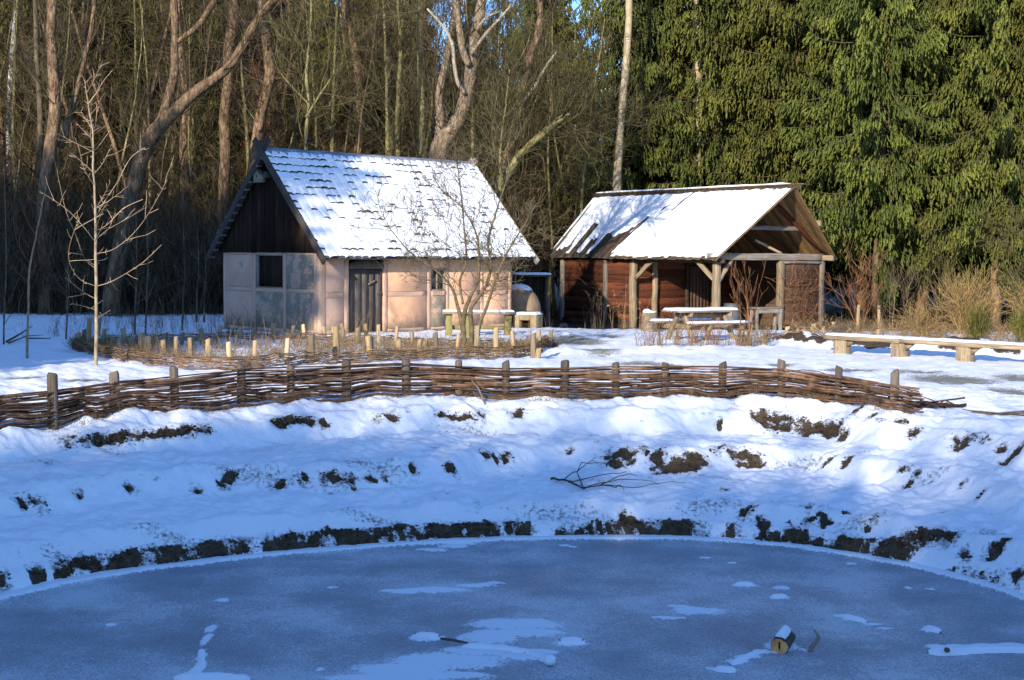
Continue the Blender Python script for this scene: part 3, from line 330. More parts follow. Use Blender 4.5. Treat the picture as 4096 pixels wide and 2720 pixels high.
GR = (.6, 9, 9)     # grain along local X
GZ = (9, 9, .6)     # grain along Z
MAT = {}
MAT['grey_timber'] = rough_mat('grey_timber', (.10, .085, .07), (.20, .17, .14), (.30, .26, .21), 3, GR, bump=.6)
MAT['tan_timber'] = rough_mat('tan_timber', (.105, .078, .05), (.25, .19, .12), (.38, .30, .205), 3, GR, bump=.6)
MAT['painted_timber'] = rough_mat('painted_timber', (.40, .27, .19), (.55, .355, .245), (.62, .42, .30), 3, GR, bump=.4, rand=.06)
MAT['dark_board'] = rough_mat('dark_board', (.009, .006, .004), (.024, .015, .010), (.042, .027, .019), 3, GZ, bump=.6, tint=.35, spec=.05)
MAT['door_board'] = rough_mat('door_board', (.045, .036, .03), (.10, .082, .068), (.17, .145, .12), 3, GZ, bump=.6, tint=.3)
MAT['barge'] = rough_mat('barge', (.025, .022, .02), (.06, .052, .045), (.10, .088, .076), 3, GR, bump=.6)
MAT['red_board'] = rough_mat('red_board', (.036, .013, .008), (.095, .029, .014), (.175, .056, .024), 2.2, (.5, 7, 7), bump=.5, tint=.5)
MAT['brown_board'] = rough_mat('brown_board', (.04, .022, .014), (.085, .05, .03), (.12, .075, .05), 2.5, GZ, bump=.5, tint=.35)
MAT['roof_plank'] = rough_mat('roof_plank', (.03, .022, .017), (.07, .05, .036), (.13, .095, .06), 3, (7, .7, .7), bump=.6, tint=.3)
MAT['under_plank'] = rough_mat('under_plank', (.075, .042, .02), (.18, .11, .048), (.28, .19, .085), 2.5, (8, .8, .8), bump=.5, tint=.4)
MAT['tile'] = rough_mat('tile', (.018, .016, .016), (.04, .034, .032), (.065, .05, .045), 6, bump=.4, rand=0)
MAT['plaster'] = rough_mat('plaster', (.60, .34, .20), (.72, .415, .25), (.76, .455, .285), 2.4, bump=.55, bdist=.02, rand=.03, rough=.92)
MAT['fresh_wood'] = rough_mat('fresh_wood', (.22, .145, .08), (.40, .28, .155), (.50, .375, .225), 3, GZ, bump=.5, tint=.25)
MAT['stake_wood'] = rough_mat('stake_wood', (.15, .115, .07), (.30, .23, .145), (.42, .33, .22), 3, GZ, bump=.6, tint=.3)
MAT['post_wood'] = rough_mat('post_wood', (.055, .042, .032), (.12, .095, .075), (.19, .155, .125), 5, GZ, bump=.8, tint=.25)
MAT['rod'] = rough_mat('rod', (.034, .020, .013), (.085, .048, .029), (.150, .092, .056), 9, bump=.5, tint=.65, tintcol=None)
MAT['brush'] = rough_mat('brush', (.07, .04, .022), (.16, .10, .055), (.26, .175, .10), 9, bump=.4, tint=.5)
MAT['straw'] = rough_mat('straw', (.13, .08, .034), (.25, .165, .08), (.38, .27, .15), 5, bump=0, tint=.5)
MAT['golden_stem'] = rough_mat('golden_stem', (.15, .095, .036), (.27, .175, .07), (.38, .26, .115), 5, bump=0, tint=.5)
MAT['red_stem'] = rough_mat('red_stem', (.10, .042, .022), (.20, .09, .045), (.28, .15, .08), 5, bump=0, tint=.5)
MAT['moss_wood'] = rough_mat('moss_wood', (.09, .095, .03), (.19, .17, .065), (.30, .24, .13), 6, GZ, bump=.6)
MAT['bark_brown'] = rough_mat('bark_brown', (.050, .031, .018), (.175, .112, .062), (.38, .26, .15), 7, (1.5, 1.5, .4), bump=1.0, bdist=.06, rand=.2)
MAT['bark_olive'] = rough_mat('bark_olive', (.075, .065, .028), (.20, .172, .07), (.32, .28, .13), 6, (1.4, 1.4, .5), bump=.8, bdist=.02, rand=.3)
MAT['bark_pale'] = rough_mat('bark_pale', (.22, .17, .10), (.36, .29, .18), (.46, .39, .26), 5, (1.5, 1.5, .6), bump=.6, bdist=.02, rand=.15)
MAT['bark_tan'] = rough_mat('bark_tan', (.075, .053, .034), (.20, .148, .095), (.36, .28, .19), 7, (1.5, 1.5, .4), bump=1.0, bdist=.06, rand=.12)
MAT['bark_birch'] = rough_mat('bark_birch', (.12, .11, .10), (.5, .47, .43), (.62, .6, .56), 4, (.7, .7, 2.5), bump=.3, rand=.1)
MAT['bark_dark'] = rough_mat('bark_dark', (.035, .026, .017), (.10, .075, .047), (.19, .145, .092), 6, (1.5, 1.5, .5), bump=.8, bdist=.02, rand=.25)
MAT['dead_wood'] = rough_mat('dead_wood', (.18, .14, .095), (.33, .27, .19), (.44, .37, .28), 5, bump=.3)
MAT['twig_brown'] = rough_mat('twig_brown', (.036, .025, .014), (.078, .055, .031), (.155, .112, .062), 2, bump=0, rand=.3, tint=.85)
MAT['twig_olive'] = rough_mat('twig_olive', (.040, .034, .014), (.085, .070, .027), (.165, .135, .058), 2, bump=0, rand=.3, tint=.85)
MAT['twig_red'] = rough_mat('twig_red', (.10, .044, .022), (.17, .075, .034), (.22, .11, .052), 2, bump=0, rand=.3, tint=.5)
MAT['twig_pale'] = rough_mat('twig_pale', (.24, .16, .10), (.36, .25, .15), (.42, .33, .20), 3, bump=0, rand=.15, tint=.4)
MAT['bark_young'] = rough_mat('bark_young', (.14, .11, .07), (.28, .22, .14), (.38, .32, .22), 8, (1, 1, 1), bump=.3, rand=.1)
MAT['bark_bush'] = rough_mat('bark_bush', (.06, .046, .028), (.125, .095, .052), (.19, .15, .082), 8, bump=.5, bdist=.01, rand=.1)
MAT['metal'] = rough_mat('metal', (.03, .032, .035), (.07, .072, .078), (.10, .10, .105), 4, rough=.55, bump=.2, spec=.5)
MAT['clay'] = rough_mat('clay', (.20, .13, .075), (.32, .215, .13), (.40, .285, .18), 3, bump=.5, bdist=.02)
MAT['clay_box'] = rough_mat('clay_box', (.15, .115, .06), (.26, .20, .115), (.34, .265, .16), 4, bump=.5)
MAT['stone'] = rough_mat('stone', (.08, .075, .07), (.16, .15, .14), (.22, .21, .2), 5, bump=.6)
MAT['black'] = rough_mat('black', (.006, .005, .004), (.012, .01, .008), None, 3, bump=0, rand=0)
MAT['glass'] = rough_mat('glass', (.03, .03, .032), (.06, .06, .062), None, 2, rough=.15, bump=.05, spec=.5)
MAT['end_grain'] = rough_mat('end_grain', (.40, .15, .045), (.68, .30, .10), (.76, .42, .17), 12, bump=.4)

def needle_mat():
    m, nt, P = new_mat('needles'); L = nt.links.new
    at = node(nt, 'ShaderNodeAttribute', attribute_name='tint')
    oi = node(nt, 'ShaderNodeObjectInfo')
    col = ramp(nt, at.outputs['Fac'], [(0, (.018, .024, .005)), (.35, (.065, .077, .013)), (.75, (.135, .142, .022)), (1, (.24, .215, .045))])
    hs = node(nt, 'ShaderNodeHueSaturation')
    a = node(nt, 'ShaderNodeMath', operation='MULTIPLY_ADD'); a.inputs[1].default_value = .05; a.inputs[2].default_value = .475
    L(oi.outputs['Random'], a.inputs[0]); L(a.outputs[0], hs.inputs['Hue'])
    b = node(nt, 'ShaderNodeMath', operation='MULTIPLY_ADD'); b.inputs[1].default_value = .5; b.inputs[2].default_value = .78
    L(oi.outputs['Random'], b.inputs[0]); L(b.outputs[0], hs.inputs['Value'])
    L(col, hs.inputs['Color']); L(hs.outputs[0], P.inputs['Base Color'])
    P.inputs['Roughness'].default_value = .6
    P.inputs['Specular IOR Level'].default_value = .25
    return m
MAT['needles'] = needle_mat()

def snow_base(nt, P, vec, bump=.35, dist=.02):
    L = nt.links.new
    n1 = node(nt, 'ShaderNodeTexNoise', i_Scale=7.0, i_Detail=8, i_Roughness=.65); L(vec, n1.inputs['Vector'])
    n2 = node(nt, 'ShaderNodeTexNoise', i_Scale=70.0, i_Detail=3); L(vec, n2.inputs['Vector'])
    ad = node(nt, 'ShaderNodeMath', operation='MULTIPLY_ADD'); ad.inputs[1].default_value = .22
    L(n2.outputs['Fac'], ad.inputs[0]); L(n1.outputs['Fac'], ad.inputs[2])
    n0 = node(nt, 'ShaderNodeTexNoise', i_Scale=2.2, i_Detail=6, i_Roughness=.55); L(vec, n0.inputs['Vector'])
    ad0 = node(nt, 'ShaderNodeMath', operation='MULTIPLY_ADD'); ad0.inputs[1].default_value = 2.4
    L(n0.outputs['Fac'], ad0.inputs[0]); L(ad.outputs[0], ad0.inputs[2]); ad = ad0
    b = node(nt, 'ShaderNodeBump'); b.inputs['Strength'].default_value = bump; b.inputs['Distance'].default_value = dist
    L(ad.outputs[0], b.inputs['Height'])
    L(b.outputs[0], P.inputs['Normal'])
    return n1, n2, b

def snow_mat():
    m, nt, P = new_mat('snow'); L = nt.links.new
    tc = node(nt, 'ShaderNodeTexCoord')
    snow_base(nt, P, tc.outputs['Object'])
    P.inputs['Base Color'].default_value = (.86, .88, .91, 1)
    P.inputs['Roughness'].default_value = .7
    P.inputs['Specular IOR Level'].default_value = .2
    return m
MAT['snow'] = snow_mat()

def ground_mat():
    m, nt, P = new_mat('snowy_ground'); L = nt.links.new
    tc = node(nt, 'ShaderNodeTexCoord'); vec = tc.outputs['Object']
    n1, n2, bs = snow_base(nt, P, vec, .5, .03)
    dirt = node(nt, 'ShaderNodeAttribute', attribute_name='dirt')
    speck = node(nt, 'ShaderNodeAttribute', attribute_name='speck')
    tramp = node(nt, 'ShaderNodeAttribute', attribute_name='tramp')
    # soil patches with a ragged edge
    nd = node(nt, 'ShaderNodeTexNoise', i_Scale=11.0, i_Detail=9, i_Roughness=.72); L(vec, nd.inputs['Vector'])
    a = node(nt, 'ShaderNodeMath', operation='MULTIPLY_ADD'); a.inputs[1].default_value = 1.25
    L(nd.outputs['Fac'], a.inputs[0]); L(dirt.outputs['Fac'], a.inputs[2])
    nf = node(nt, 'ShaderNodeTexNoise', i_Scale=42.0, i_Detail=6, i_Roughness=.7); L(vec, nf.inputs['Vector'])
    a2 = node(nt, 'ShaderNodeMath', operation='MULTIPLY_ADD'); a2.inputs[1].default_value = .7
    L(nf.outputs['Fac'], a2.inputs[0]); L(a.outputs[0], a2.inputs[2]); a = a2
    fd = node(nt, 'ShaderNodeMapRange'); fd.inputs['From Min'].default_value = 1.40; fd.inputs['From Max'].default_value = 1.48
    L(a.outputs[0], fd.inputs['Value'])
    # crumbs showing through thin snow
    mp = node(nt, 'ShaderNodeMapping'); mp.inputs['Scale'].default_value = (1, 1, 1); L(vec, mp.inputs[0])
    ns = node(nt, 'ShaderNodeTexNoise', i_Scale=20.0, i_Detail=10, i_Roughness=.82); L(mp.outputs[0], ns.inputs['Vector'])
    b = node(nt, 'ShaderNodeMath', operation='MULTIPLY_ADD'); b.inputs[1].default_value = .22
    L(speck.outputs['Fac'], b.inputs[0]); L(ns.outputs['Fac'], b.inputs[2])
    fs = node(nt, 'ShaderNodeMapRange'); fs.inputs['From Min'].default_value = .72; fs.inputs['From Max'].default_value = .84; fs.inputs['To Max'].default_value = .8
    L(b.outputs[0], fs.inputs['Value'])
    mx = node(nt, 'ShaderNodeMath', operation='MAXIMUM'); L(fd.outputs[0], mx.inputs[0]); L(fs.outputs[0], mx.inputs[1])
    # trampled, half thawed grass
    mp2 = node(nt, 'ShaderNodeMapping'); mp2.inputs['Scale'].default_value = (.9, 1.6, 1); L(vec, mp2.inputs[0])
    nt2 = node(nt, 'ShaderNodeTexNoise', i_Scale=9.0, i_Detail=10, i_Roughness=.85); L(mp2.outputs[0], nt2.inputs['Vector'])
    c = node(nt, 'ShaderNodeMath', operation='MULTIPLY_ADD'); c.inputs[1].default_value = .50
    L(tramp.outputs['Fac'], c.inputs[0]); L(nt2.outputs['Fac'], c.inputs[2])
    ft = node(nt, 'ShaderNodeMapRange'); ft.inputs['From Min'].default_value = .80; ft.inputs['From Max'].default_value = .92; ft.inputs['To Max'].default_value = .85
    L(c.outputs[0], ft.inputs['Value'])
    soil = ramp(nt, nd.outputs['Fac'], [(.3, (.036, .025, .015)), (.55, (.095, .066, .040)), (.75, (.165, .12, .075))])
    grass = ramp(nt, n1.outputs['Fac'], [(.35, (.09, .075, .035)), (.6, (.17, .15, .07))])
    m1 = node(nt, 'ShaderNodeMix', data_type='RGBA'); L(ft.outputs[0], m1.inputs['Factor']); m1.inputs['A'].default_value = (.86, .88, .91, 1); L(grass, m1.inputs['B'])
    m2 = node(nt, 'ShaderNodeMix', data_type='RGBA'); L(mx.outputs[0], m2.inputs['Factor']); L(m1.outputs['Result'], m2.inputs['A']); L(soil, m2.inputs['B'])
    # leaf litter under the trees
    lit = node(nt, 'ShaderNodeAttribute', attribute_name='litter')
    nl = node(nt, 'ShaderNodeTexNoise', i_Scale=3.0, i_Detail=9, i_Roughness=.7); L(vec, nl.inputs['Vector'])
    d = node(nt, 'ShaderNodeMath', operation='MULTIPLY_ADD'); d.inputs[1].default_value = .5
    L(lit.outputs['Fac'], d.inputs[0]); L(nl.outputs['Fac'], d.inputs[2])
    fl = node(nt, 'ShaderNodeMapRange'); fl.inputs['From Min'].default_value = .62; fl.inputs['From Max'].default_value = .74
    L(d.outputs[0], fl.inputs['Value'])
    m3 = node(nt, 'ShaderNodeMix', data_type='RGBA'); L(fl.outputs[0], m3.inputs['Factor']); L(m2.outputs['Result'], m3.inputs['A']); m3.inputs['B'].default_value = (.05, .034, .02, 1)
    L(m3.outputs['Result'], P.inputs['Base Color'])
    # soil clods
    nb = node(nt, 'ShaderNodeTexNoise', i_Scale=45.0, i_Detail=6); L(vec, nb.inputs['Vector'])
    sb = node(nt, 'ShaderNodeMath', operation='MULTIPLY'); L(nb.outputs['Fac'], sb.inputs[0]); L(mx.outputs[0], sb.inputs[1])
    b2 = node(nt, 'ShaderNodeBump'); b2.inputs['Strength'].default_value = .9; b2.inputs['Distance'].default_value = .03
    L(sb.outputs[0], b2.inputs['Height']); L(bs.outputs[0], b2.inputs['Normal']); L(b2.outputs[0], P.inputs['Normal'])
    P.inputs['Roughness'].default_value = .75
    P.inputs['Specular IOR Level'].default_value = .15
    return m

def ice_mat():
    m, nt, P = new_mat('pond_ice'); L = nt.links.new
    tc = node(nt, 'ShaderNodeTexCoord'); vec = tc.outputs['Object']
    sn = node(nt, 'ShaderNodeAttribute', attribute_name='snow')
    n1 = node(nt, 'ShaderNodeTexNoise', i_Scale=62.0, i_Detail=4, i_Roughness=.7); L(vec, n1.inputs['Vector'])
    n2 = node(nt, 'ShaderNodeTexNoise', i_Scale=.8, i_Detail=7, i_Roughness=.6); L(vec, n2.inputs['Vector'])
    ad = node(nt, 'ShaderNodeMath', operation='MULTIPLY_ADD'); ad.inputs[1].default_value = .8
    L(n2.outputs['Fac'], ad.inputs[0]); L(n1.outputs['Fac'], ad.inputs[2])
    col = ramp(nt, ad.outputs[0], [(.64, (.155, .180, .215)), (.90, (.29, .325, .365)), (1.0, (.56, .60, .63))])
    ne = node(nt, 'ShaderNodeTexNoise', i_Scale=22.0, i_Detail=8, i_Roughness=.75); L(vec, ne.inputs['Vector'])
    a = node(nt, 'ShaderNodeMath', operation='MULTIPLY_ADD'); a.inputs[1].default_value = 1.6
    L(ne.outputs['Fac'], a.inputs[0]); L(sn.outputs['Fac'], a.inputs[2])
    f = node(nt, 'ShaderNodeMapRange'); f.inputs['From Min'].default_value = 1.24; f.inputs['From Max'].default_value = 1.42
    L(a.outputs[0], f.inputs['Value'])
    mx = node(nt, 'ShaderNodeMix', data_type='RGBA'); L(f.outputs[0], mx.inputs['Factor']); L(col, mx.inputs['A']); mx.inputs['B'].default_value = (.80, .84, .88, 1)
    L(mx.outputs['Result'], P.inputs['Base Color'])
    r = node(nt, 'ShaderNodeMapRange'); r.inputs['To Min'].default_value = .42; r.inputs['To Max'].default_value = .8
    L(f.outputs[0], r.inputs['Value']); L(r.outputs[0], P.inputs['Roughness'])
    P.inputs['Specular IOR Level'].default_value = .35
    b = node(nt, 'ShaderNodeBump'); b.inputs['Strength'].default_value = .35; b.inputs['Distance'].default_value = .01
    L(n1.outputs['Fac'], b.inputs['Height']); L(b.outputs[0], P.inputs['Normal'])
    return m

# plaster that has weathered to bare grey-green render in patches
def worn_plaster(name, amount):
    m, nt, P = new_mat(name); L = nt.links.new
    tc = node(nt, 'ShaderNodeTexCoord'); vec = tc.outputs['Object']
    n1 = node(nt, 'ShaderNodeTexNoise', i_Scale=2.4, i_Detail=8, i_Roughness=.62); L(vec, n1.inputs['Vector'])
    n3 = node(nt, 'ShaderNodeTexNoise', i_Scale=14., i_Detail=8, i_Roughness=.75); L(vec, n3.inputs['Vector'])
    a = node(nt, 'ShaderNodeMath', operation='MULTIPLY_ADD'); a.inputs[1].default_value = .7
    L(n3.outputs['Fac'], a.inputs[0]); L(n1.outputs['Fac'], a.inputs[2])
    f = node(nt, 'ShaderNodeMapRange'); f.inputs['From Min'].default_value = 1.0 - amount; f.inputs['From Max'].default_value = 1.07 - amount
    L(a.outputs[0], f.inputs['Value'])
    base = ramp(nt, n1.outputs['Fac'], [(.3, (.46, .30, .225)), (.7, (.60, .395, .29))])
    grey = ramp(nt, n3.outputs['Fac'], [(.35, (.17, .15, .105)), (.65, (.31, .265, .195))])
    mx = node(nt, 'ShaderNodeMix', data_type='RGBA'); L(f.outputs[0], mx.inputs['Factor']); L(base, mx.inputs['A']); L(grey, mx.inputs['B'])
    L(mx.outputs['Result'], P.inputs['Base Color'])
    P.inputs['Roughness'].default_value = .92; P.inputs['Specular IOR Level'].default_value = .15
    b = node(nt, 'ShaderNodeBump'); b.inputs['Strength'].default_value = .6; b.inputs['Distance'].default_value = .015
    L(a.outputs[0], b.inputs['Height']); L(b.outputs[0], P.inputs['Normal'])
    return m
def splash(m):
    nt = m.node_tree; P = nt.nodes['Principled BSDF']; L = nt.links.new
    src = P.inputs['Base Color'].links[0].from_socket
    tc = node(nt, 'ShaderNodeTexCoord'); sp = node(nt, 'ShaderNodeSeparateXYZ'); L(tc.outputs['Object'], sp.inputs[0])
    n = node(nt, 'ShaderNodeTexNoise', i_Scale=5.0, i_Detail=8, i_Roughness=.7); L(tc.outputs['Object'], n.inputs['Vector'])
    a = node(nt, 'ShaderNodeMath', operation='MULTIPLY_ADD'); a.inputs[1].default_value = -.9; L(n.outputs['Fac'], a.inputs[0]); L(sp.outputs['Z'], a.inputs[2])
    f = node(nt, 'ShaderNodeMapRange'); f.inputs['From Min'].default_value = -.30; f.inputs['From Max'].default_value = .02; f.inputs['To Min'].default_value = .75; f.inputs['To Max'].default_value = 0
    L(a.outputs[0], f.inputs['Value'])
    mx = node(nt, 'ShaderNodeMix', data_type='RGBA'); L(f.outputs[0], mx.inputs['Factor']); L(src, mx.inputs['A']); mx.inputs['B'].default_value = (.20, .165, .12, 1)
    L(mx.outputs['Result'], P.inputs['Base Color'])
    return m
splash(MAT['plaster'])
MAT['plaster_worn'] = worn_plaster('plaster_worn', .23)
MAT['plaster_light'] = worn_plaster('plaster_light', .04)
splash(MAT['plaster_worn']); splash(MAT['plaster_light'])
# ------------------------------------------------------------------ ground: one snow sheet with the terraced pond bowl
PCX, PCY = DATA['PC']
def radial(key, th):
    q = DATA[key]
    a = [e[0] for e in q]; r = [e[1] for e in q]
    # outside the seen arc the bowl goes on as a circle
    a = [a[0] - 40] + a + [a[-1] + 40]; m = sum(r) / len(r)
    r = [m] + r + [m]
    return np.interp(th, a, r)

MOUND = [(6.3, 34.4), (7.2, 32.9), (8.6, 31.0), (10.2, 29.9), (13.0, 29.2)]
def mound(x, y):
    d = np.full(np.shape(x), 1e9)
    for (ax, ay), (bx, by) in zip(MOUND[:-1], MOUND[1:]):
        t = np.clip(((x - ax) * (bx - ax) + (y - ay) * (by - ay)) / ((bx - ax) ** 2 + (by - ay) ** 2), 0, 1)
        d = np.minimum(d, np.hypot(x - ax - t * (bx - ax), y - ay - t * (by - ay)))
    return np.exp(-(d / .45) ** 2) * sstep(6.0, 6.9, x)

def tramp_mask(x, y):
    m = np.zeros_like(x)
    for cx, cy, rx, ry in DATA['tramp']:
        m = np.maximum(m, np.exp(-((x - cx) / rx) ** 2 - ((y - cy) / max(ry, .3)) ** 2))
    return m

def base_height(x, y):
    x = np.asarray(x, float); y = np.asarray(y, float)
    dx, dy = x - PCX, y - PCY
    r = np.hypot(dx, dy); th = np.degrees(np.arctan2(dy, dx)); th = np.where(th < -90, th + 360, th)
    r = r + .09 * fbm(x * .9, y * .9, 3, 3)
    a, b, c, d = (radial(k, th) for k in ('R0', 'R1', 'R2', 'R3'))
    c = np.minimum(c, d - .72); b = np.minimum(b, c - .85)
    rr = np.hypot(dx, dy)
    xs = [a - .6, a - .05, a + .03, a + .20, a + .48, b - .27, b + .25, c - .30, c + .22, d - .25, d + .2]
    zs = [-1.6, -1.32, -1.21, -1.0, -.81, -.745, -.45, -.40, -.09, -.01, 0.0]
    z = np.full(np.shape(x), -1.6)
    w = np.clip((rr - a) / .6, 0, 1) * np.clip((d - rr) / .6, 0, 1)
    re = rr * (1 - w) + r * w
    for i in range(len(xs) - 1):
        t = (re - xs[i]) / np.maximum(xs[i + 1] - xs[i], 1e-4)
        t = np.clip(t, 0, 1)
        t = t * t * (3 - 2 * t)
        z = z + (zs[i + 1] - zs[i]) * t
    # yard falls gently towards the open shed and the wood
    z = z - .46 * sstep(38.5, 47.5, y) * sstep(-2.5, 3.0, x)
    z = z + .5 * sstep(60, 110, np.hypot(x, y))
    return z

def height(x, y):
    x = np.asarray(x, float); y = np.asarray(y, float)
    z = base_height(x, y)
    dx, dy = x - PCX, y - PCY
    rr = np.hypot(dx, dy)
    th = np.degrees(np.arctan2(dy, dx)); th = np.where(th < -90, th + 360, th)
    d3 = radial('R3', th)
    far = sstep(0, 1.2, rr - d3)
    inner = sstep(.15, .5, rr - radial('R0', th))
    z = z + (.05 * fbm(x * .8, y * .8, 11, 3) + (.055 + .03 * inner * (1 - far)) * fbm(x * 3.1, y * 3.1, 12, 4)) * (inner * (1 - far) * .9 + far * .6)
    z = z + (.018 + .012 * (1 - far)) * fbm(x * 9, y * 9, 13, 3) * inner
    # footprints and clods in the trodden yard
    tm = tramp_mask(x, y)
    z = z + far * (.05 * np.abs(fbm(x * 1.7, y * 1.7, 21, 3)) + .05 * fbm(x * 5, y * 5, 22, 3)) * (1 - .6 * tm) - .05 * tm
    # drift in front of the wattle
    z = z + .06 * np.exp(-((rr - d3 + .2) / .2) ** 2) * (.4 + 1.6 * fbm(th * .28, th * 0, 31, 3)) * (y > PCY)
    # ridges of pushed snow along the path
    z = z + far * .16 * np.exp(-((y - 30.4 - .25 * (x - 2)) / .5) ** 2) * sstep(-1, 1, x) * (1 - sstep(4.2, 5.5, x)) * (.6 + fbm(x * 2, y * 2, 41, 2))
    z = z + far * .14 * np.exp(-(((x - 1.0) / .8) ** 2 + ((y - 36.2) / 1.2) ** 2)) * (1 + fbm(x * 3, y * 3, 42, 2))
    z = z + .07 * np.exp(-((x + 5.7) / 1.0) ** 2 - ((y - 17.0) / .7) ** 2)
    z = z + .30 * mound(x, y) * (1 + .8 * fbm(x * 2.2, y * 2.2, 51, 3))
    return z

def gz(x, y):
    return float(height(np.array([x]), np.array([y]))[0])

def build_ground():
    th = np.concatenate([np.linspace(-90, 0, 40, endpoint=False), np.linspace(0, 180, 1000, endpoint=False), np.linspace(180, 270, 40, endpoint=False)])
    thr = np.radians(th)
    r0 = radial('R0', th)
    fine = np.concatenate([np.linspace(-.6, -.05, 6, endpoint=False), np.linspace(-.05, 5.4, 235)])
    out = [5.4]; st = .03
    while out[-1] < 260:
        st = min(st * 1.035, 12) if out[-1] > 38 else min(st * 1.035, .30)
        out.append(out[-1] + st)
    d = np.concatenate([fine, np.array(out[1:])])
    rad = r0[:, None] + d[None, :]
    X = PCX + rad * np.cos(thr)[:, None]; Y = PCY + rad * np.sin(thr)[:, None]
    n, k = X.shape
    x = X.ravel(); y = Y.ravel()
    z = height(x, y)
    dirt = np.zeros(len(x)); speck = np.zeros(len(x))
    near = np.where((np.hypot(x - PCX, y - PCY) < 13) & (y > PCY - 3))[0]
    xn, yn = x[near], y[near]
    wx = xn + .11 * fbm(xn * 5, yn * 5, 61, 4); wy = yn + (.10 + .08 * (np.hypot(xn - PCX, yn - PCY) < 6.6)) * fbm(xn * 7 + 9, yn * 7, 62, 4)
    dm = np.zeros(len(near)); sm = np.zeros(len(near))
    for cx, cy, rx, ry in DATA['dirt']:
        ry = max(ry, .035); rx = max(rx, .03)
        sel = np.where((np.abs(wx - cx) < 3 * rx) & (np.abs(wy - cy) < 3 * ry))[0]
        if len(sel):
            dm[sel] = np.maximum(dm[sel], np.exp(-.55 * (((wx[sel] - cx) / rx) ** 2 + ((wy[sel] - cy) / ry) ** 2)))
    for cx, cy, rx, ry in DATA['speck']:
        sm = np.maximum(sm, np.exp(-((xn - cx) / rx) ** 2 - ((yn - cy) / max(ry, .15)) ** 2))
    halo = np.zeros(len(near))
    for cx, cy, rx, ry in DATA['dirt']:
        ex, ey = rx * 2.2 + .06, max(ry, .04) * 2.2 + .05
        sel = np.where((np.abs(xn - cx) < 2 * ex) & (np.abs(yn - cy) < 2 * ey))[0]
        if len(sel): halo[sel] = np.maximum(halo[sel], np.exp(-((xn[sel] - cx) / ex) ** 2 - ((yn[sel] - cy) / ey) ** 2))
    dm = dm * np.clip(.95 + .9 * fbm(xn * 6, yn * 6, 64, 3), .3, 1.15)
    sm = np.maximum(sm, halo * 1.15)
    dirt[near] = dm; speck[near] = sm
    # soil lies below the snow cover and is cloddy
    cut = sstep(.35, .75, dm)
    z[near] += cut * (-.045 + .06 * np.abs(fbm(xn * 9, yn * 9, 71, 3)) + .03 * fbm(xn * 24, yn * 24, 72, 2))
    # snow lip on the ice edge
    tramp = tramp_mask(x, y)
    litter = np.maximum(sstep(46, 50, y + .9 * np.maximum(0, -x - 8) * 0), 0) + 0 * x
    md = mound(x, y)
    dirt = np.maximum(dirt, 1.15 * sstep(.25, .6, md) * sstep(-.35, .05, fbm(x * 1.6, y * 1.6, 81, 3)) )
    V = np.stack([x, y, z], 1)
    idx = np.arange(n * k).reshape(n, k)
    i2 = np.roll(idx, -1, 0)
    F = np.stack([idx[:, :-1], idx[:, 1:], i2[:, 1:], i2[:, :-1]], -1).reshape(-1, 4)
    # floor of the pond below the ice
    c = len(V)
    V = np.vstack([V, [[PCX, PCY, -1.7]]])
    ring = idx[:, 0]
    T = np.stack([np.full(n, c), ring, np.roll(ring, -1)], 1)
    at = {kk: np.append(v, 0) for kk, v in dict(dirt=dirt, speck=speck, tramp=tramp, litter=litter).items()}
    me = mesh_np('snowy_ground', V, [F, T], ground_mat(), at, None, True)
    o = link('ground', me); setp(o, 'snow covered yard stepping down in terraces to the frozen pond', 'ground', None, 'structure')

def build_ice():
    th = np.linspace(0, 360, 720, endpoint=False)
    r0 = radial('R0', np.where(th > 270, th - 360, th)) + .10
    fr = np.linspace(0.02, 1, 260)
    X = PCX + np.cos(np.radians(th))[:, None] * r0[:, None] * fr[None, :]
    Y = PCY + np.sin(np.radians(th))[:, None] * r0[:, None] * fr[None, :]
    x = X.ravel(); y = Y.ravel()
    m = np.zeros(len(x))
    wx = x + .06 * fbm(x * 5, y * 5, 91, 3); wy = y + .06 * fbm(x * 5 + 4, y * 5, 92, 3)
    for cx, cy, rx, ry in DATA['P']['icesnow']:
        ry = max(ry * .8, .035); rx = max(rx, .03)
        m = np.maximum(m, np.exp(-.7 * (((wx - cx) / rx) ** 2 + ((wy - cy) / ry) ** 2) ** 1.3))
    rr = np.hypot(x - PCX, y - PCY); rim = np.repeat((r0 - .10)[:, None], len(fr), 1).ravel()
    edge = sstep(-.085, -.02, rr - rim + .05 * fbm(x * 4, y * 4, 95, 4))
    m = np.maximum(m, edge)
    z = -1.2 + sstep(.4, .9, m) * .013 * (1 + .8 * fbm(x * 8, y * 8, 93, 3)) + edge * .03
    n, k = X.shape
    V = np.stack([x, y, z], 1)
    idx = np.arange(n * k).reshape(n, k); i2 = np.roll(idx, -1, 0)
    F = np.stack([idx[:, :-1], idx[:, 1:], i2[:, 1:], i2[:, :-1]], -1).reshape(-1, 4)
    c = len(V); V = np.vstack([V, [[PCX, PCY, -1.2]]])
    T = np.stack([np.full(n, c), idx[:, 0], i2[:, 0]], 1)
    me = mesh_np('pond_ice', V, [F, T], ice_mat(), {'snow': np.append(m, 0)}, None, True)
    setp(link('pond_ice', me), 'round frozen pond with frosted blue ice and snow patches', 'pond', None, 'structure')

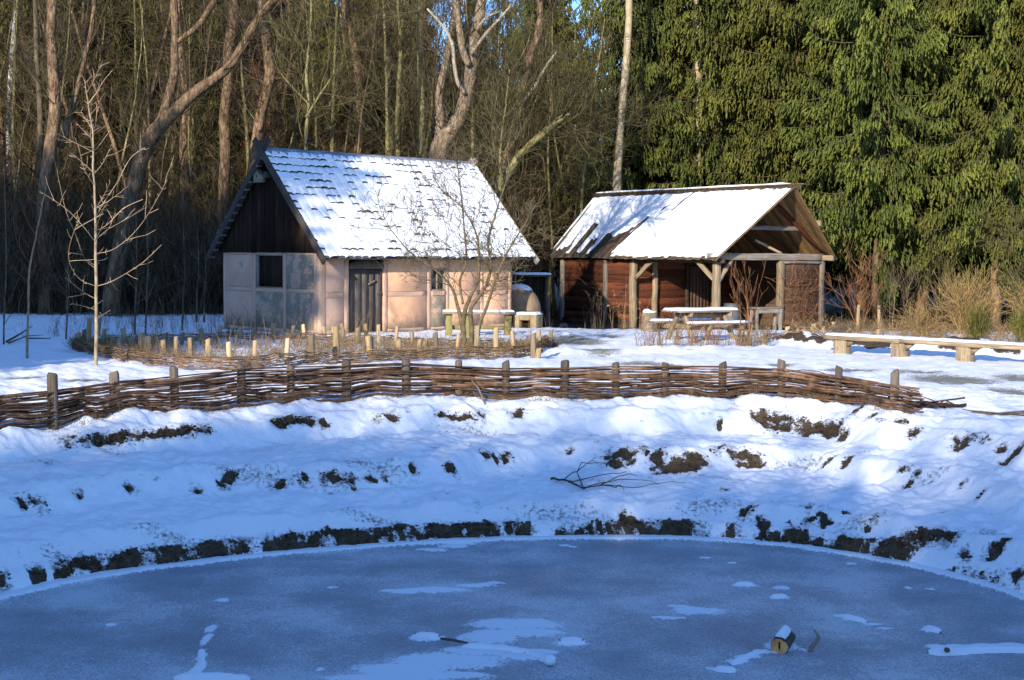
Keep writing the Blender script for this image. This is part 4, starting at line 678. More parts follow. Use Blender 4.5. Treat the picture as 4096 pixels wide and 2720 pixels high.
def build_clods():
    rng = np.random.default_rng(4)
    P = []; Sz = []
    for cx, cy, rx, ry in DATA['dirt']:
        rx = max(rx, .03); ry = max(ry, .035)
        n = int(10 + 1500 * rx * ry)
        a = rng.uniform(0, 6.28, n); r = rng.random(n) ** .6 * 1.75
        P.append(np.stack([cx + rx * r * np.cos(a), cy + ry * r * np.sin(a)], 1)); Sz.append(rng.uniform(.004, .017, n) * (.4 + rng.random(n)))
    for cx, cy, rx, ry in DATA['speck']:
        n = int(30 + 60 * rx); a = rng.uniform(0, 6.28, n); r = np.sqrt(rng.random(n)) * .9; ry = max(ry, .15)
        P.append(np.stack([cx + rx * r * np.cos(a), cy + ry * r * np.sin(a)], 1)); Sz.append(rng.uniform(.002, .009, n))
    P = np.vstack(P); Sz = np.concatenate(Sz); N = len(P)
    keep = np.hypot(P[:, 0] - PCX, P[:, 1] - PCY) > radial('R0', np.degrees(np.arctan2(P[:, 1] - PCY, P[:, 0] - PCX))) + .06
    P = P[keep]; Sz = Sz[keep]; N = len(P)
    z = height(P[:, 0], P[:, 1])
    t = [(1, 0, 0), (-1, 0, 0), (0, 1, 0), (0, -1, 0), (0, 0, 1), (0, 0, -1), (.6, .6, .6), (-.6, .6, .5), (.6, -.6, .55), (-.6, -.6, .6)]
    f = [(0, 2, 6), (2, 4, 6), (4, 0, 6), (2, 1, 7), (1, 4, 7), (4, 2, 7), (3, 0, 8), (0, 4, 8), (4, 3, 8), (1, 3, 9), (3, 4, 9), (4, 1, 9), (0, 5, 2), (2, 5, 1), (1, 5, 3), (3, 5, 0)]
    V = np.array(t)[None] * (1 + .5 * rng.uniform(-1, 1, (N, 10, 1))) * Sz[:, None, None] * np.array([1.3, 1.3, .9])
    V = V + np.concatenate([P, (z - .01)[:, None]], 1)[:, None]
    F = (np.arange(N) * 10)[:, None, None] + np.array(f)[None]
    m = rough_mat('soil', (.036, .025, .015), (.095, .066, .040), (.165, .12, .075), 30, bump=.5, tint=.4)
    o = link('soil_clods', mesh_np('soil_clods', V.reshape(-1, 3), F.reshape(-1, 3), m, {'tint': np.repeat(rng.random(N), 10)}))
    setp(o, 'crumbly brown soil clods on the bare patches of the pond bank', 'soil', None, 'stuff')

build_ground()
build_ice()
build_clods()

# ------------------------------------------------------------------ half-timbered house (local frame: x along the front, y into depth)
HL, HW, HR, HE = 6.856, 4.316, 4.761, 1.97
HOV, HOVR, HEO = .223, .493, .463
def slab(name, mat, parent, x0, y0, z0, x1, y1, z1):
    b = MB(); b.box(x0, y0, z0, x1, y1, z1, ch=.004)
    return link(name, b.me(name, mat), parent)

def planks(name, mat, parent, axis, a0, a1, b0, b1, pos, n, th=.03, top=None, gap=.006, horizontal=False, rng=None):
    """a boarded face as one mesh: n boards between a0..a1, standing from b0 to b1 (or to top(a))"""
    rng = rng or random.Random(5)
    mb = MB(); w = (a1 - a0) / n
    for i in range(n):
        s0, s1 = a0 + i * w + gap / 2, a0 + (i + 1) * w - gap / 2
        off = rng.uniform(0, .012)
        t = rng.random()
        if horizontal:
            if axis == 'x': mb.box(b0, pos - th - off, s0, b1, pos - off, s1, t, .004)
            else: mb.box(pos - off - th, b0, s0, pos - off, b1, s1, t, .004)
            continue
        t0 = b1 if top is None else top(s0); t1 = b1 if top is None else top(s1)
        p, q = pos - off, pos - off - th
        if axis == 'x':
            v = [(s0, q, b0), (s1, q, b0), (s1, p, b0), (s0, p, b0), (s0, q, t0), (s1, q, t1), (s1, p, t1), (s0, p, t0)]
        else:
            v = [(q, s1, b0), (q, s0, b0), (p, s0, b0), (p, s1, b0), (q, s1, t1), (q, s0, t0), (p, s0, t0), (p, s1, t1)]
        mb.add(v, [(0, 3, 2, 1), (4, 5, 6, 7), (0, 1, 5, 4), (1, 2, 6, 5), (2, 3, 7, 6), (3, 0, 4, 7)], t)
    return link(name, mb.me(name, mat), parent)

def build_house():
    h = thing('half_timbered_house', 'small pink half-timbered house with steep snow dusted tile roof', 'house', (-4.86, 35.702, 0), .787)
    pt = MAT['painted_timber']
    slab('plinth', MAT['stone'], h, -.03, -.03, -.4, HL + .03, HW + .03, .05)
    # rear and far walls, then a black box painting the unlit inside
    mb = MB()
    mb.box(.2, HW - .15, .05, HL, HW, 2.05); mb.box(HL - .15, .02, .05, HL - .002, HW - .15, 2.05)
    # far gable triangle
    mb.add([(HL - .15, 0.1, 2.05), (HL - .15, HW - .1, 2.05), (HL - .15, HW / 2, 4.4), (HL - .01, .1, 2.05), (HL - .01, HW - .1, 2.05), (HL - .01, HW / 2, 4.4)],
           [(0, 1, 2), (3, 5, 4), (0, 2, 5, 3), (1, 4, 5, 2)])
    link('wall', mb.me('wall', MAT['plaster']), h)
    mb = MB(); mb.box(.25, .25, .06, HL - .2, HW - .2, 2.0)
    link('dark_interior', mb.me('dark_interior', MAT['black']), h)
    # front: posts, rails, panels
    T = .16
    def post(x0, x1, z0=.0, z1=1.98, dy=0): return beam('timber', ((x0 + x1) / 2, T / 2 + dy, z0), ((x0 + x1) / 2, T / 2 + dy, z1), T, x1 - x0, pt, h, up=(1, 0, 0), rough=.006)
    def rail(x0, x1, z0, z1): return beam('timber', (x0, T / 2 + .004, (z0 + z1) / 2), (x1, T / 2 + .004, (z0 + z1) / 2), T, z1 - z0, pt, h, rough=.005)
    def panel(x0, x1, z0, z1, m='plaster'):
        slab('plaster_panel', MAT[m], h, x0 + .005, .004, z0 + .005, x1 - .005, .14, z1 - .005)
    post(.0, .19); post(.79, .93); post(2.10, 2.235); post(3.63, 3.765); post(4.32, 4.44); post(5.62, 5.74); post(6.72, 6.856)
    for x0, x1 in ((.19, .79), (2.235, 3.63), (3.765, 4.32), (4.44, 5.62), (5.74, 6.72)): rail(x0, x1, .957, 1.085)
    rail(.19, .79, .02, .13)
    for x0, x1 in ((2.235, 3.63), (3.765, 4.32), (4.44, 5.62), (5.74, 6.72)): rail(x0, x1, .02, .11)
    panel(.19, .79, 1.085, 2.02, 'plaster_light'); panel(.19, .79, .13, .957, 'plaster_light')
    panel(2.235, 3.63, 1.085, 2.02); panel(2.235, 3.63, .11, .957)
    panel(3.765, 4.32, .11, .957, 'plaster_worn'); panel(3.765, 4.32, 1.70, 2.02)
    panel(4.44, 5.62, 1.085, 2.02); panel(4.44, 5.62, .11, .957)
    panel(5.74, 6.72, 1.085, 2.02); panel(5.74, 6.72, .11, .957)
    # gable: posts, rails, panels (x = 0 plane)
    def gpost(y0, y1, z0=0.0, z1=2.09): return beam('timber', (T / 2, (y0 + y1) / 2, z0), (T / 2, (y0 + y1) / 2, z1), y1 - y0, T, pt, h, up=(1, 0, 0), rough=.005)
    def grail(y0, y1, z0, z1): return beam('timber', (T / 2 + .004, y0, (z0 + z1) / 2), (T / 2 + .004, y1, (z0 + z1) / 2), T, z1 - z0, pt, h, rough=.005)
    def gpanel(y0, y1, z0, z1, m='plaster_light'):
        slab('plaster_panel', MAT[m], h, .004, y0 + .005, z0 + .005, .14, y1 - .005, z1 - .005)
    gpost(4.20, 4.316); gpost(2.80, 2.95); gpost(1.44, 1.573); gpost(.165, .26)
    for y0, y1 in ((2.95, 4.20), (1.573, 2.80), (.26, 1.44)):
        grail(y0, y1, 1.06, 1.17); grail(y0, y1, 2.045, 2.13)
        grail(y0, y1, .0, .12)
    gpanel(2.95, 4.20, 1.17, 2.045); gpanel(2.95, 4.20, .12, 1.06)
    gpanel(1.573, 2.80, .12, 1.06, 'plaster_worn')
    gpanel(.26, 1.44, 1.17, 2.045, 'plaster_worn'); gpanel(.26, 1.44, .12, 1.06, 'plaster_worn')
    # shuttered gable window
    w = planks('window', MAT['dark_board'], h, 'y', 1.575, 2.70, 1.19, 2.03, .10, 6, .03)
    mb = MB()
    mb.box(.015, 1.573, 1.17, .10, 1.60, 2.045); mb.box(.015, 2.70, 1.17, .10, 2.80, 2.045)
    mb.box(.0, 1.60, 1.17, .10, 2.70, 1.20); mb.box(.015, 1.60, 2.015, .10, 2.70, 2.045)
    link('frame', mb.me('frame', MAT['grey_timber']), w)
    # small front window
    mb = MB(); mb.box(3.80, .10, 1.10, 4.29, .115, 1.66)
    w = link('window', mb.me('window', MAT['glass']), h)
    mb = MB()
    for q in ((3.765, .02, 1.085, 3.81, .12, 1.70), (4.275, .02, 1.085, 4.32, .12, 1.70), (3.81, .02, 1.655, 4.275, .12, 1.70), (3.81, .02, 1.085, 4.275, .12, 1.125), (4.03, .06, 1.125, 4.055, .112, 1.655)):
        mb.box(*q, ch=.004)
    link('frame', mb.me('frame', MAT['grey_timber']), w)
    # door
    d = planks('door', MAT['door_board'], h, 'x', .94, 2.10, .02, 1.67, .10, 5, .035)
    b = beam('handle', (1.60, .03, 1.285), (1.83, .03, 1.385), .035, .05, MAT['grey_timber'], d, rough=.002)
    mb = MB(); mb.box(1.90, .03, 1.0, 2.0, .06, 1.13, ch=.01); mb.tube([(1.93, .0, 1.1), (1.99, .0, 1.08), (1.99, .0, 1.02)], .012)
    link('latch', mb.me('latch', MAT['metal']), d)
    mb = MB(); vs = []
    for i in range(13):
        t = i / 12; x = .935 + 1.165 * t
        vs += [(x, -.012, 1.685), (x, -.012, 1.80 + .15 * math.sin(math.pi * t) ** .8), (x, .10, 1.80 + .15 * math.sin(math.pi * t) ** .8), (x, .10, 1.685)]
    fs = []
    for i in range(12):
        for k in range(4):
            j = (k + 1) % 4; fs.append((i * 4 + k, i * 4 + 4 + k, i * 4 + 4 + j, i * 4 + j))
    mb.add(vs, fs); link('lintel', mb.me('lintel', MAT['door_board']), h)
    slab('wall_plate', MAT['barge'], h, .19, .10, 1.93, HL - .0, .2, 2.02)
    # gable boards
    def roofz(y): return HE + (min(y, HW - y) + HEO) / (HW / 2 + HEO) * (HR - HE)
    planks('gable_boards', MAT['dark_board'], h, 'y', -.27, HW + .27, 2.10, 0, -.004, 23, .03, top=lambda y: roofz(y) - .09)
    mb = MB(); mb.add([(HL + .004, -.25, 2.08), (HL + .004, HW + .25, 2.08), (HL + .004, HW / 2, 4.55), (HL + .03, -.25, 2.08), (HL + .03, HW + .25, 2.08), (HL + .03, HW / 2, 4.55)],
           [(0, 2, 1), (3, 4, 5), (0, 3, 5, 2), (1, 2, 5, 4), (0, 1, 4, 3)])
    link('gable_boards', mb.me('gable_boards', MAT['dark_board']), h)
    # tiled roof slopes with the snow that lies on them
    def slope(front):
        nx, nr = 30 * 10, 14
        per = 9
        sl = math.hypot(HW / 2 + HEO, HR - HE)
        xs = np.linspace(-HOV, HL + HOVR, nx + 1)
        rows = []
        for c in range(nr):
            rows += list(c + np.array([0, .02, .10, .2, .32, .46, .64, .82, .985]))
        rows = np.array(rows + [nr - .002])
        X, C = np.meshgrid(xs, rows, indexing='ij')
        fr = C - np.floor(C)
        tw = (HL + HOV + HOVR) / 30
        ph = (X + HOV) / tw
        wave = .016 * np.sin(2 * np.pi * ph) + .008 * np.sin(4 * np.pi * ph + .8)
        step = .045 * (1 - fr)
        tile = step + wave
        s = C / nr * sl
        tid = np.floor(ph + .25 + .5 * 0); cid = np.floor(C)
        rnd = _hash(tid, cid, tid * 0, 7)
        dense = fbm(X * .45, s * .7, 15, 3)
        edge = sstep(.0, .12, fr) if False else np.clip(fr / (.05 + .17 * rnd), 0, 1)
        bare = (rnd * .7 + (-dense) * 1.0 + .28 * (C < 2) + .30 * (np.abs(C - nr + 1) < 1.2) + .16 * (X < 1.3) + .1 * (X < 2.6)) > .60
        cover = np.where(bare, np.where(edge >= 1, 1.0, edge ** 3 - .5), 1.0)
        snow = np.where(bare, tile * .8 + .02, .040 + .28 * tile + .016 * (1 - fr)) + .012 * (1 + fbm(X * 6, s * 6, 19, 3)) * np.maximum(cover, 0)
        snow = np.where(cover < .6, tile - .03, snow)
        snow = np.where(s > sl - .02, tile - .01, snow)
        ca, sa = (HW / 2 + HEO) / sl, (HR - HE) / sl
        def place(hh):
            y = -HEO + s * ca - hh * sa; z = HE + s * sa + hh * ca
            if not front: y = HW - y
            return np.stack([X, y, z], -1).reshape(-1, 3)
        n, k = X.shape; idx = np.arange(n * k).reshape(n, k)
        F = np.stack([idx[:-1, :-1], idx[1:, :-1], idx[1:, 1:], idx[:-1, 1:]], -1).reshape(-1, 4)
        if not front: F = F[:, ::-1]
        rf = link('roof_tiles', mesh_np('roof_tiles', place(tile), F, MAT['tile'], None, None, False), h)
        link('snow_cover', mesh_np('snow_cover', place(snow), F, MAT['snow'], None, None, True), rf)
        # boards under the tiles
        mb = MB()
        def q(x, s_, hh):
            y = -HEO + s_ * ca - hh * sa; z = HE + s_ * sa + hh * ca
            return (x, y if front else HW - y, z)
        v = [q(x, s_, hh) for hh in (-.045, -.075) for s_ in (.03, sl - .04) for x in (-HOV + .02, HL + HOVR - .02)]
        mb.add(v, [(0, 1, 3, 2), (4, 6, 7, 5), (0, 4, 5, 1), (2, 3, 7, 6), (0, 2, 6, 4), (1, 5, 7, 3)])
        link('roof_boards', mb.me('roof_boards', MAT['barge']), h)
        # batten ends under the verge
        for c in range(nr):
            mb = MB()
            s_ = (c + .25) * sl / nr
            a = [q(x, s_ + ds, hh) for hh in (-.08, -.125) for ds in (0, .05) for x in (-HOV + .0, -.05)]
            mb.add(a, [(0, 1, 3, 2), (4, 6, 7, 5), (0, 4, 5, 1), (2, 3, 7, 6), (0, 2, 6, 4), (1, 5, 7, 3)])
            link('batten', mb.me('batten', MAT['grey_timber']), h)
        # barge boards
        for x, ext, tip in ((-HOV - .03, .42, 1), (HL + HOVR + .03, .22, 0)):
            p0 = q(x + (0 if front else (.05 if x < 0 else -.05)), -.12, -.02); p1 = q(x + (0 if front else (.05 if x < 0 else -.05)), sl + ext, -.02)
            beam('barge_board', p0, p1, .045, .19, MAT['barge'] if x < 0 else MAT['grey_timber'], h, rough=.006, seg=8)
    slope(True); slope(False)
    # ridge capping, frosted
    mb = MB()
    for sgn in (-1, 1):
        v = []
        for x in np.linspace(-HOV, HL + HOVR, 24):
            for hh, dd in ((.085, .0), (.03, .19), (.0, .19), (.05, .0)):
                v.append((x, HW / 2 + sgn * dd, HR - dd * .98 + hh + random.uniform(-.006, .006)))
        f = []
        for i in range(23):
            for k in range(4):
                j = (k + 1) % 4; f.append((i * 4 + k, i * 4 + 4 + k, i * 4 + 4 + j, i * 4 + j))
        mb.add(v, f)
    m = rough_mat('frosted_ridge', (.12, .12, .13), (.34, .36, .40), (.7, .73, .78), 9, (.5, 3, 3), bump=.5)
    link('ridge_cap', mb.me('ridge_cap', m), h)
    beam('purlin', (-.2, HW / 2 - .1, 4.12), (.1, HW / 2 - .1, 4.12), .16, .16, MAT['barge'], h)
    return h
build_house()

# nest box under the gable peak
def build_nest_box():
    c, s = math.cos(.787), math.sin(.787)
    lx, ly = -.125, 2.40
    o = thing('nest_box', 'small grey wooden nest box high under the dark gable peak', 'nest box', (-4.86 + c * lx - s * ly, 35.702 + s * lx + c * ly, 3.93), .787)
    mb = MB()
    prof = [(-.14, 0), (.14, 0), (.14, .23), (0, .33), (-.14, .23)]
    v = [(-.10, y, z) for y, z in prof] + [(.10, y, z) for y, z in prof]
    mb.add(v, [(4, 3, 2, 1, 0), (5, 6, 7, 8, 9)] + [(i, (i + 1) % 5, 5 + (i + 1) % 5, 5 + i) for i in range(5)])
    link('box', mb.me('box', MAT['grey_timber']), o)
    mb = MB(); mb.tube([(-.108, 0, .17), (-.101, 0, .17)], .026, 12); link('entrance_hole', mb.me('entrance_hole', MAT['black']), o)
    mb = MB()
    for sg in (-1, 1):
        mb.add([(-.14, 0, .345), (.1, 0, .345), (.1, sg * .18, .215), (-.14, sg * .18, .215), (-.14, 0, .37), (.1, 0, .37), (.1, sg * .18, .24), (-.14, sg * .18, .24)],
               [(0, 1, 2, 3), (4, 7, 6, 5), (0, 4, 5, 1), (1, 5, 6, 2), (2, 6, 7, 3), (3, 7, 4, 0)])
    link('roof', mb.me('roof', MAT['barge']), o)
build_nest_box()

# ------------------------------------------------------------------ open shed (local frame: x along the ridge towards the open gable, y into depth)
SHED_LOC, SHED_S = (6.727, 46.72, -.462), 1.0893
def build_shed():
    L, W, zr, ze = 7.445, 4.975, 4.16, 2.015
    gy = -.252          # base of the model; the whole shed is scaled up a little below
    o = thing('open_shed', 'open timber shed with reddish board walls and thick snow on its plank roof', 'shed', SHED_LOC, -.919)
    o.scale = (SHED_S,) * 3
    # work with z relative to the base
    zr -= gy; ze -= gy
    tan, gt = MAT['tan_timber'], MAT['grey_timber']
    def post(x, y, w, z1, m, lean=0, name='post'): return beam(name, (x, y, -.15), (x + lean, y, z1), w, w, m, o, up=(1, 0, 0), rough=.012)
    post(-.08, .09, .19, 2.27, tan); post(-3.83, .09, .19, 2.27, tan); post(-7.40, .09, .17, 2.27, gt)
    beam('post', (-5.12, .02, .02), (-5.12, .02, 2.2), .12, .14, gt, o, up=(1, 0, 0))
    post(-.08, 2.96, .19, 2.27, tan, -.02); post(-.08, 4.88, .17, 2.20, gt)
    post(-7.40, 4.88, .17, 2.2, gt)
    # long wall
    planks('wall', MAT['red_board'], o, 'x', .18, 2.20, -7.32, -3.92, .10, 8, .03, horizontal=True, rng=random.Random(2))
    beam('sill', (-7.3, .05, .10), (-3.95, .05, .10), .1, .20, MAT['roof_plank'], o)
    # partition facing the open bay, with studs and a door
    planks('partition', MAT['red_board'], o, 'y', .0, 2.35, .20, 2.66, -3.86, 10, .03, horizontal=True, rng=random.Random(3))
    planks('partition', MAT['red_board'], o, 'y', .0, 2.35, 3.64, 4.85, -3.86, 10, .03, horizontal=True, rng=random.Random(4))
    planks('partition', MAT['red_board'], o, 'y', 2.0, 2.35, 2.67, 3.63, -3.86, 2, .03, horizontal=True, rng=random.Random(4))
    d = planks('door', MAT['brown_board'], o, 'y', 2.68, 3.62, .03, 1.98, -3.83, 6, .03)
    mb = MB(); mb.tube([(-3.80, 3.45, 1.0), (-3.77, 3.45, 1.0), (-3.77, 3.45, 1.12), (-3.80, 3.45, 1.12)], .012); link('handle', mb.me('handle', MAT['metal']), d)
    beam('stud', (-3.77, 1.0, 0), (-3.77, 1.0, 2.3), .12, .16, tan, o, up=(0, 1, 0))
    beam('stud', (-3.79, 2.5, 0), (-3.79, 2.5, 2.3), .08, .13, MAT['roof_plank'], o, up=(0, 1, 0))
    # upper gable of the partition
    planks('partition', MAT['brown_board'], o, 'y', .1, 4.8, 2.36, 0, -3.86, 20, .03, top=lambda y: (ze + .1 + (y + .2) / 2.235 * (zr - ze) if y < 2.035 else zr - (y - 2.035) / 3.14 * (zr - ze)) - .15)
    planks('partition', MAT['brown_board'], o, 'y', .1, 4.8, 2.2, 0, -7.36, 20, .03, top=lambda y: (ze + .1 + (y + .2) / 2.235 * (zr - ze) if y < 2.035 else zr - (y - 2.035) / 3.14 * (zr - ze)) - .15)
    # rear and end walls
    planks('wall', MAT['brown_board'], o, 'x', .0, 2.2, -7.35, -.05, 4.92, 9, .03, horizontal=True)
    planks('wall', MAT['brown_board'], o, 'y', .0, 2.2, .15, 4.85, -7.38, 9, .03, horizontal=True)
    planks('wall', MAT['brown_board'], o, 'y', .05, 2.12, 3.06, 4.80, -.07, 8, .03, horizontal=True)
    # beams
    beam('tie_beam', (-.05, -.28, 2.32), (-.05, 5.02, 2.31), .17, .21, gt, o, rough=.015, seg=9)
    beam('rail', (-.03, 3.05, 2.16), (-.03, 4.95, 2.15), .07, .07, gt, o)
    beam('wall_plate', (-7.6, .09, 2.20), (.25, .09, 2.20), .14, .14, MAT['roof_plank'], o, seg=9)
    beam('wall_plate', (-7.6, 4.88, 2.30), (.42, 4.88, 2.30), .17, .17, tan, o, seg=9)
    beam('tie_beam', (-3.83, -.1, 2.32), (-3.83, 4.95, 2.32), .15, .16, MAT['roof_plank'], o)
    beam('collar_beam', (.02, 1.15, 3.22), (.02, 4.15, 3.22), .09, .13, gt, o, rough=.008)
    beam('purlin', (-7.6, 4.0, 3.30), (.62, 4.0, 3.40), .17, .17, tan, o, seg=9)
    beam('purlin', (-7.6, .95, 3.22), (.5, .95, 3.30), .15, .15, MAT['roof_plank'], o, seg=9)
    beam('ridge_beam', (-7.7, 2.035, 4.18), (.95, 2.035, 4.20), .12, .16, MAT['roof_plank'], o, seg=9)
    beam('rafter', (.1, 2.06, 4.22), (.06, 5.0, 2.40), .10, .14, MAT['red_board'], o, seg=7)
    beam('rafter', (.1, 2.02, 4.22), (.0, -.1, 2.35), .10, .14, MAT['roof_plank'], o, seg=7)
    for x in (-1.3, -2.6):
        beam('rafter', (x, 2.06, 4.22), (x, 5.0, 2.40), .09, .12, MAT['roof_plank'], o)
        beam('rafter', (x, 2.02, 4.22), (x, -.1, 2.35), .09, .12, MAT['roof_plank'], o)
    # braces
    beam('brace', (-3.72, .09, 1.58), (-2.92, .09, 2.20), .10, .13, tan, o)
    beam('brace', (-.18, .09, 1.62), (-.95, .09, 2.22), .10, .13, tan, o)
    beam('brace', (-.08, .18, 1.60), (-.08, .72, 2.22), .10, .13, tan, o, up=(1, 0, 0))
    beam('brace', (-.10, 3.0, 2.42), (-.5, 2.2, 2.85), .07, .08, tan, o)
    # plank roof
    def roof(front):
        n = 46; per = 4; k = 24
        qs = np.linspace(0, 1, n * per * 2 + 1); ts = np.linspace(0, 1, k * 4 + 1)
        Q, Tt = np.meshgrid(qs, ts, indexing='ij')
        xl, xr = -7.97 - .1 * Tt, .315 + (1.313 - .315) * Tt
        X = xl + (xr - xl) * Q
        run = 2.235 if front else 3.14
        sl = math.hypot(run, zr - ze); ca, sa = run / sl, (zr - ze) / sl
        pid = np.floor(Q * n)
        right = Q > (.405 + .10 * Tt)
        lift = np.where(np.mod(pid, 2) < 1, .022, 0.0) + .008 * _hash(pid, pid * 0, pid * 0, 3) + (np.where(right, .05, 0) if front else 0)
        lowe = (-.05 * _hash(pid, pid * 0, pid * 0, 4) - np.where(right, .09, 0)) if front else -.05 * _hash(pid, pid * 0, pid * 0, 4)
        s = lowe * (1 - Tt) + Tt * sl
        def place(hh):
            y = -.2 + s * ca - hh * sa
            z = ze + s * sa + hh * ca
            if not front: y = 2.035 + 3.14 - (s * ca) + hh * sa
            return np.stack([X, y, z], -1).reshape(-1, 3)
        a, b = X.shape; idx = np.arange(a * b).reshape(a, b)
        F = np.stack([idx[:-1, :-1], idx[1:, :-1], idx[1:, 1:], idx[:-1, 1:]], -1).reshape(-1, 4)
        tint = _hash(pid, pid * 0, pid * 0, 9).ravel()
        Fo = F if front else F[:, ::-1]
        # closed boards: upper and lower skin
        top = place(lift); bot = place(lift - .03)
        N = len(top)
        rim = np.concatenate([idx[:, 0], idx[-1, 1:], idx[::-1, -1][1:], idx[0, ::-1][1:-1]])
        r2 = np.roll(rim, -1)
        side = np.stack([rim, rim + N, r2 + N, r2], 1)
        if not front: side = side[:, ::-1]
        FF = np.vstack([Fo, Fo[:, ::-1] + N, side])
        mi = np.concatenate([np.zeros(len(Fo)), np.ones(len(Fo)), np.ones(len(side))])
        p = link('roof', mesh_np('roof', np.vstack([top, bot]), FF, [MAT['roof_plank'], MAT['under_plank']], {'tint': np.concatenate([tint, tint])}, mi), o)
        # snow
        cov = np.ones_like(X)
        wob = .05 * fbm(X * 3, s * 1.2, 5, 3)
        if front:
            for u0, t0, u1, t1, w in DATA['shedgaps']:
                ax, ay, bx, by = -u0, t0, -u1, t1
                tt = np.clip(((X + wob - ax) * (bx - ax) + (s - ay) * (by - ay)) / max((bx - ax) ** 2 + (by - ay) ** 2, 1e-4), 0, 1)
                dd = np.hypot(X + wob - ax - tt * (bx - ax), s - ay - tt * (by - ay))
                cov = np.minimum(cov, (dd - (w * .75 + .02) * (.25 + .75 * tt)) / .06)
            low = (~right) & (s < .9)
            cov = np.where((~right) & (s < 1.9), np.minimum(cov, (s - .10 - 1.7 * _hash(np.floor(pid / 1.5), pid * 0, pid * 0, 21) ** 1.7 - .2 * fbm(X * 5, s * 1.5, 8, 3)) / .1), cov)
            cov = np.where(right, np.minimum(cov, (s + .09 - .03 - .08 * _hash(pid, pid * 0, pid * 0, 31)) / .04), cov)
            cov = np.minimum(cov, (sl - .06 - s + .05 * fbm(X * 4, s * 0, 6, 3)) / .03)
        cov = np.clip(cov, -1, 1)
        body = .045 + .012 * fbm(X * 2.2, s * 1.2, 55, 3) + .55 * lift
        edge = np.minimum(np.minimum(Q, 1 - Q) * 60, 1)
        hh = np.where(cov > 0, np.sqrt(np.maximum(cov, 0)) * body * (.3 + .7 * edge) + (1 - np.sqrt(np.maximum(cov, 0))) * (lift - .01), lift - .015)
        link('snow_cover', mesh_np('snow_cover', place(np.maximum(hh, lift - .015)), Fo, MAT['snow'], None, None, True), p)
    roof(True); roof(False)
    # ridge boards with a line of snow
    b = beam('ridge_board', (-8.15, 2.0, zr + .03), (1.55, 2.0, zr + .06), .04, .16, MAT['roof_plank'], o, seg=14, rough=.008)
    beam('ridge_board', (-8.1, 2.07, zr + .09), (1.6, 2.07, zr + .11), .26, .035, MAT['under_plank'], o, seg=14, rough=.008)
    mb = MB(); xs = np.linspace(-7.9, 1.15, 70); v = []; f = []
    for i, x in enumerate(xs):
        hgt = (.05 + .02 * float(fbm(x * 2, 0, 3, 2))) * min(1, (1.2 - x) * 2, (x + 8) * 4)
        for yy, zz in ((1.95, .0), (1.97, .8), (2.07, 1), (2.17, .8), (2.19, 0)): v.append((x, yy, zr + .115 + .002 * (x + 8) + hgt * zz))
    for i in range(69):
        for k in range(4): f.append((i * 5 + k, i * 5 + 5 + k, i * 5 + 6 + k, i * 5 + 1 + k))
    mb.add(v, f); link('snow_strip', mb.me('snow_strip', MAT['snow'], True), o)
    return o
build_shed()
# ------------------------------------------------------------------ woven wattle fences
def polyline(pts):
    P = np.array(pts, float); d = np.hypot(*(P[1:, :2] - P[:-1, :2]).T); S = np.concatenate([[0], np.cumsum(d)])
    def at(s):
        return np.array([np.interp(s, S, P[:, i]) for i in range(P.shape[1])])
    return P, S, at

def round_post(mb, x, y, z0, z1, r, rng, lean=(0, 0), n=9):
    zs = [z0, z0 + (z1 - z0) * .35, z0 + (z1 - z0) * .7, z1 - .03, z1]
    kx = 1 + .25 * rng.random()
    vs = []; fs = []
    ph = rng.random() * 6
    base = [1 + .16 * (rng.random() - .5) for _ in range(n)]
    for i, z in enumerate(zs):
        rr = r * (1.05, 1, .97, .95, .74)[i]
        f = (z - z0) / (z1 - z0)
        tl = (rng.random() - .5) * .02 if i == 4 else 0
        for k in range(n):
            t = 2 * math.pi * k / n + ph
            vs.append((x + lean[0] * f + rr * base[k] * math.cos(t) * kx, y + lean[1] * f + rr * base[k] * math.sin(t), z + (tl * math.cos(t) * 3 if i >= 3 else 0)))
    for i in range(len(zs) - 1):
        for k in range(n):
            j = (k + 1) % n; fs.append((i * n + k, i * n + j, i * n + n + j, i * n + n + k))
    fs.append(tuple(range((len(zs) - 1) * n, len(zs) * n)))
    mb.add(vs, fs)

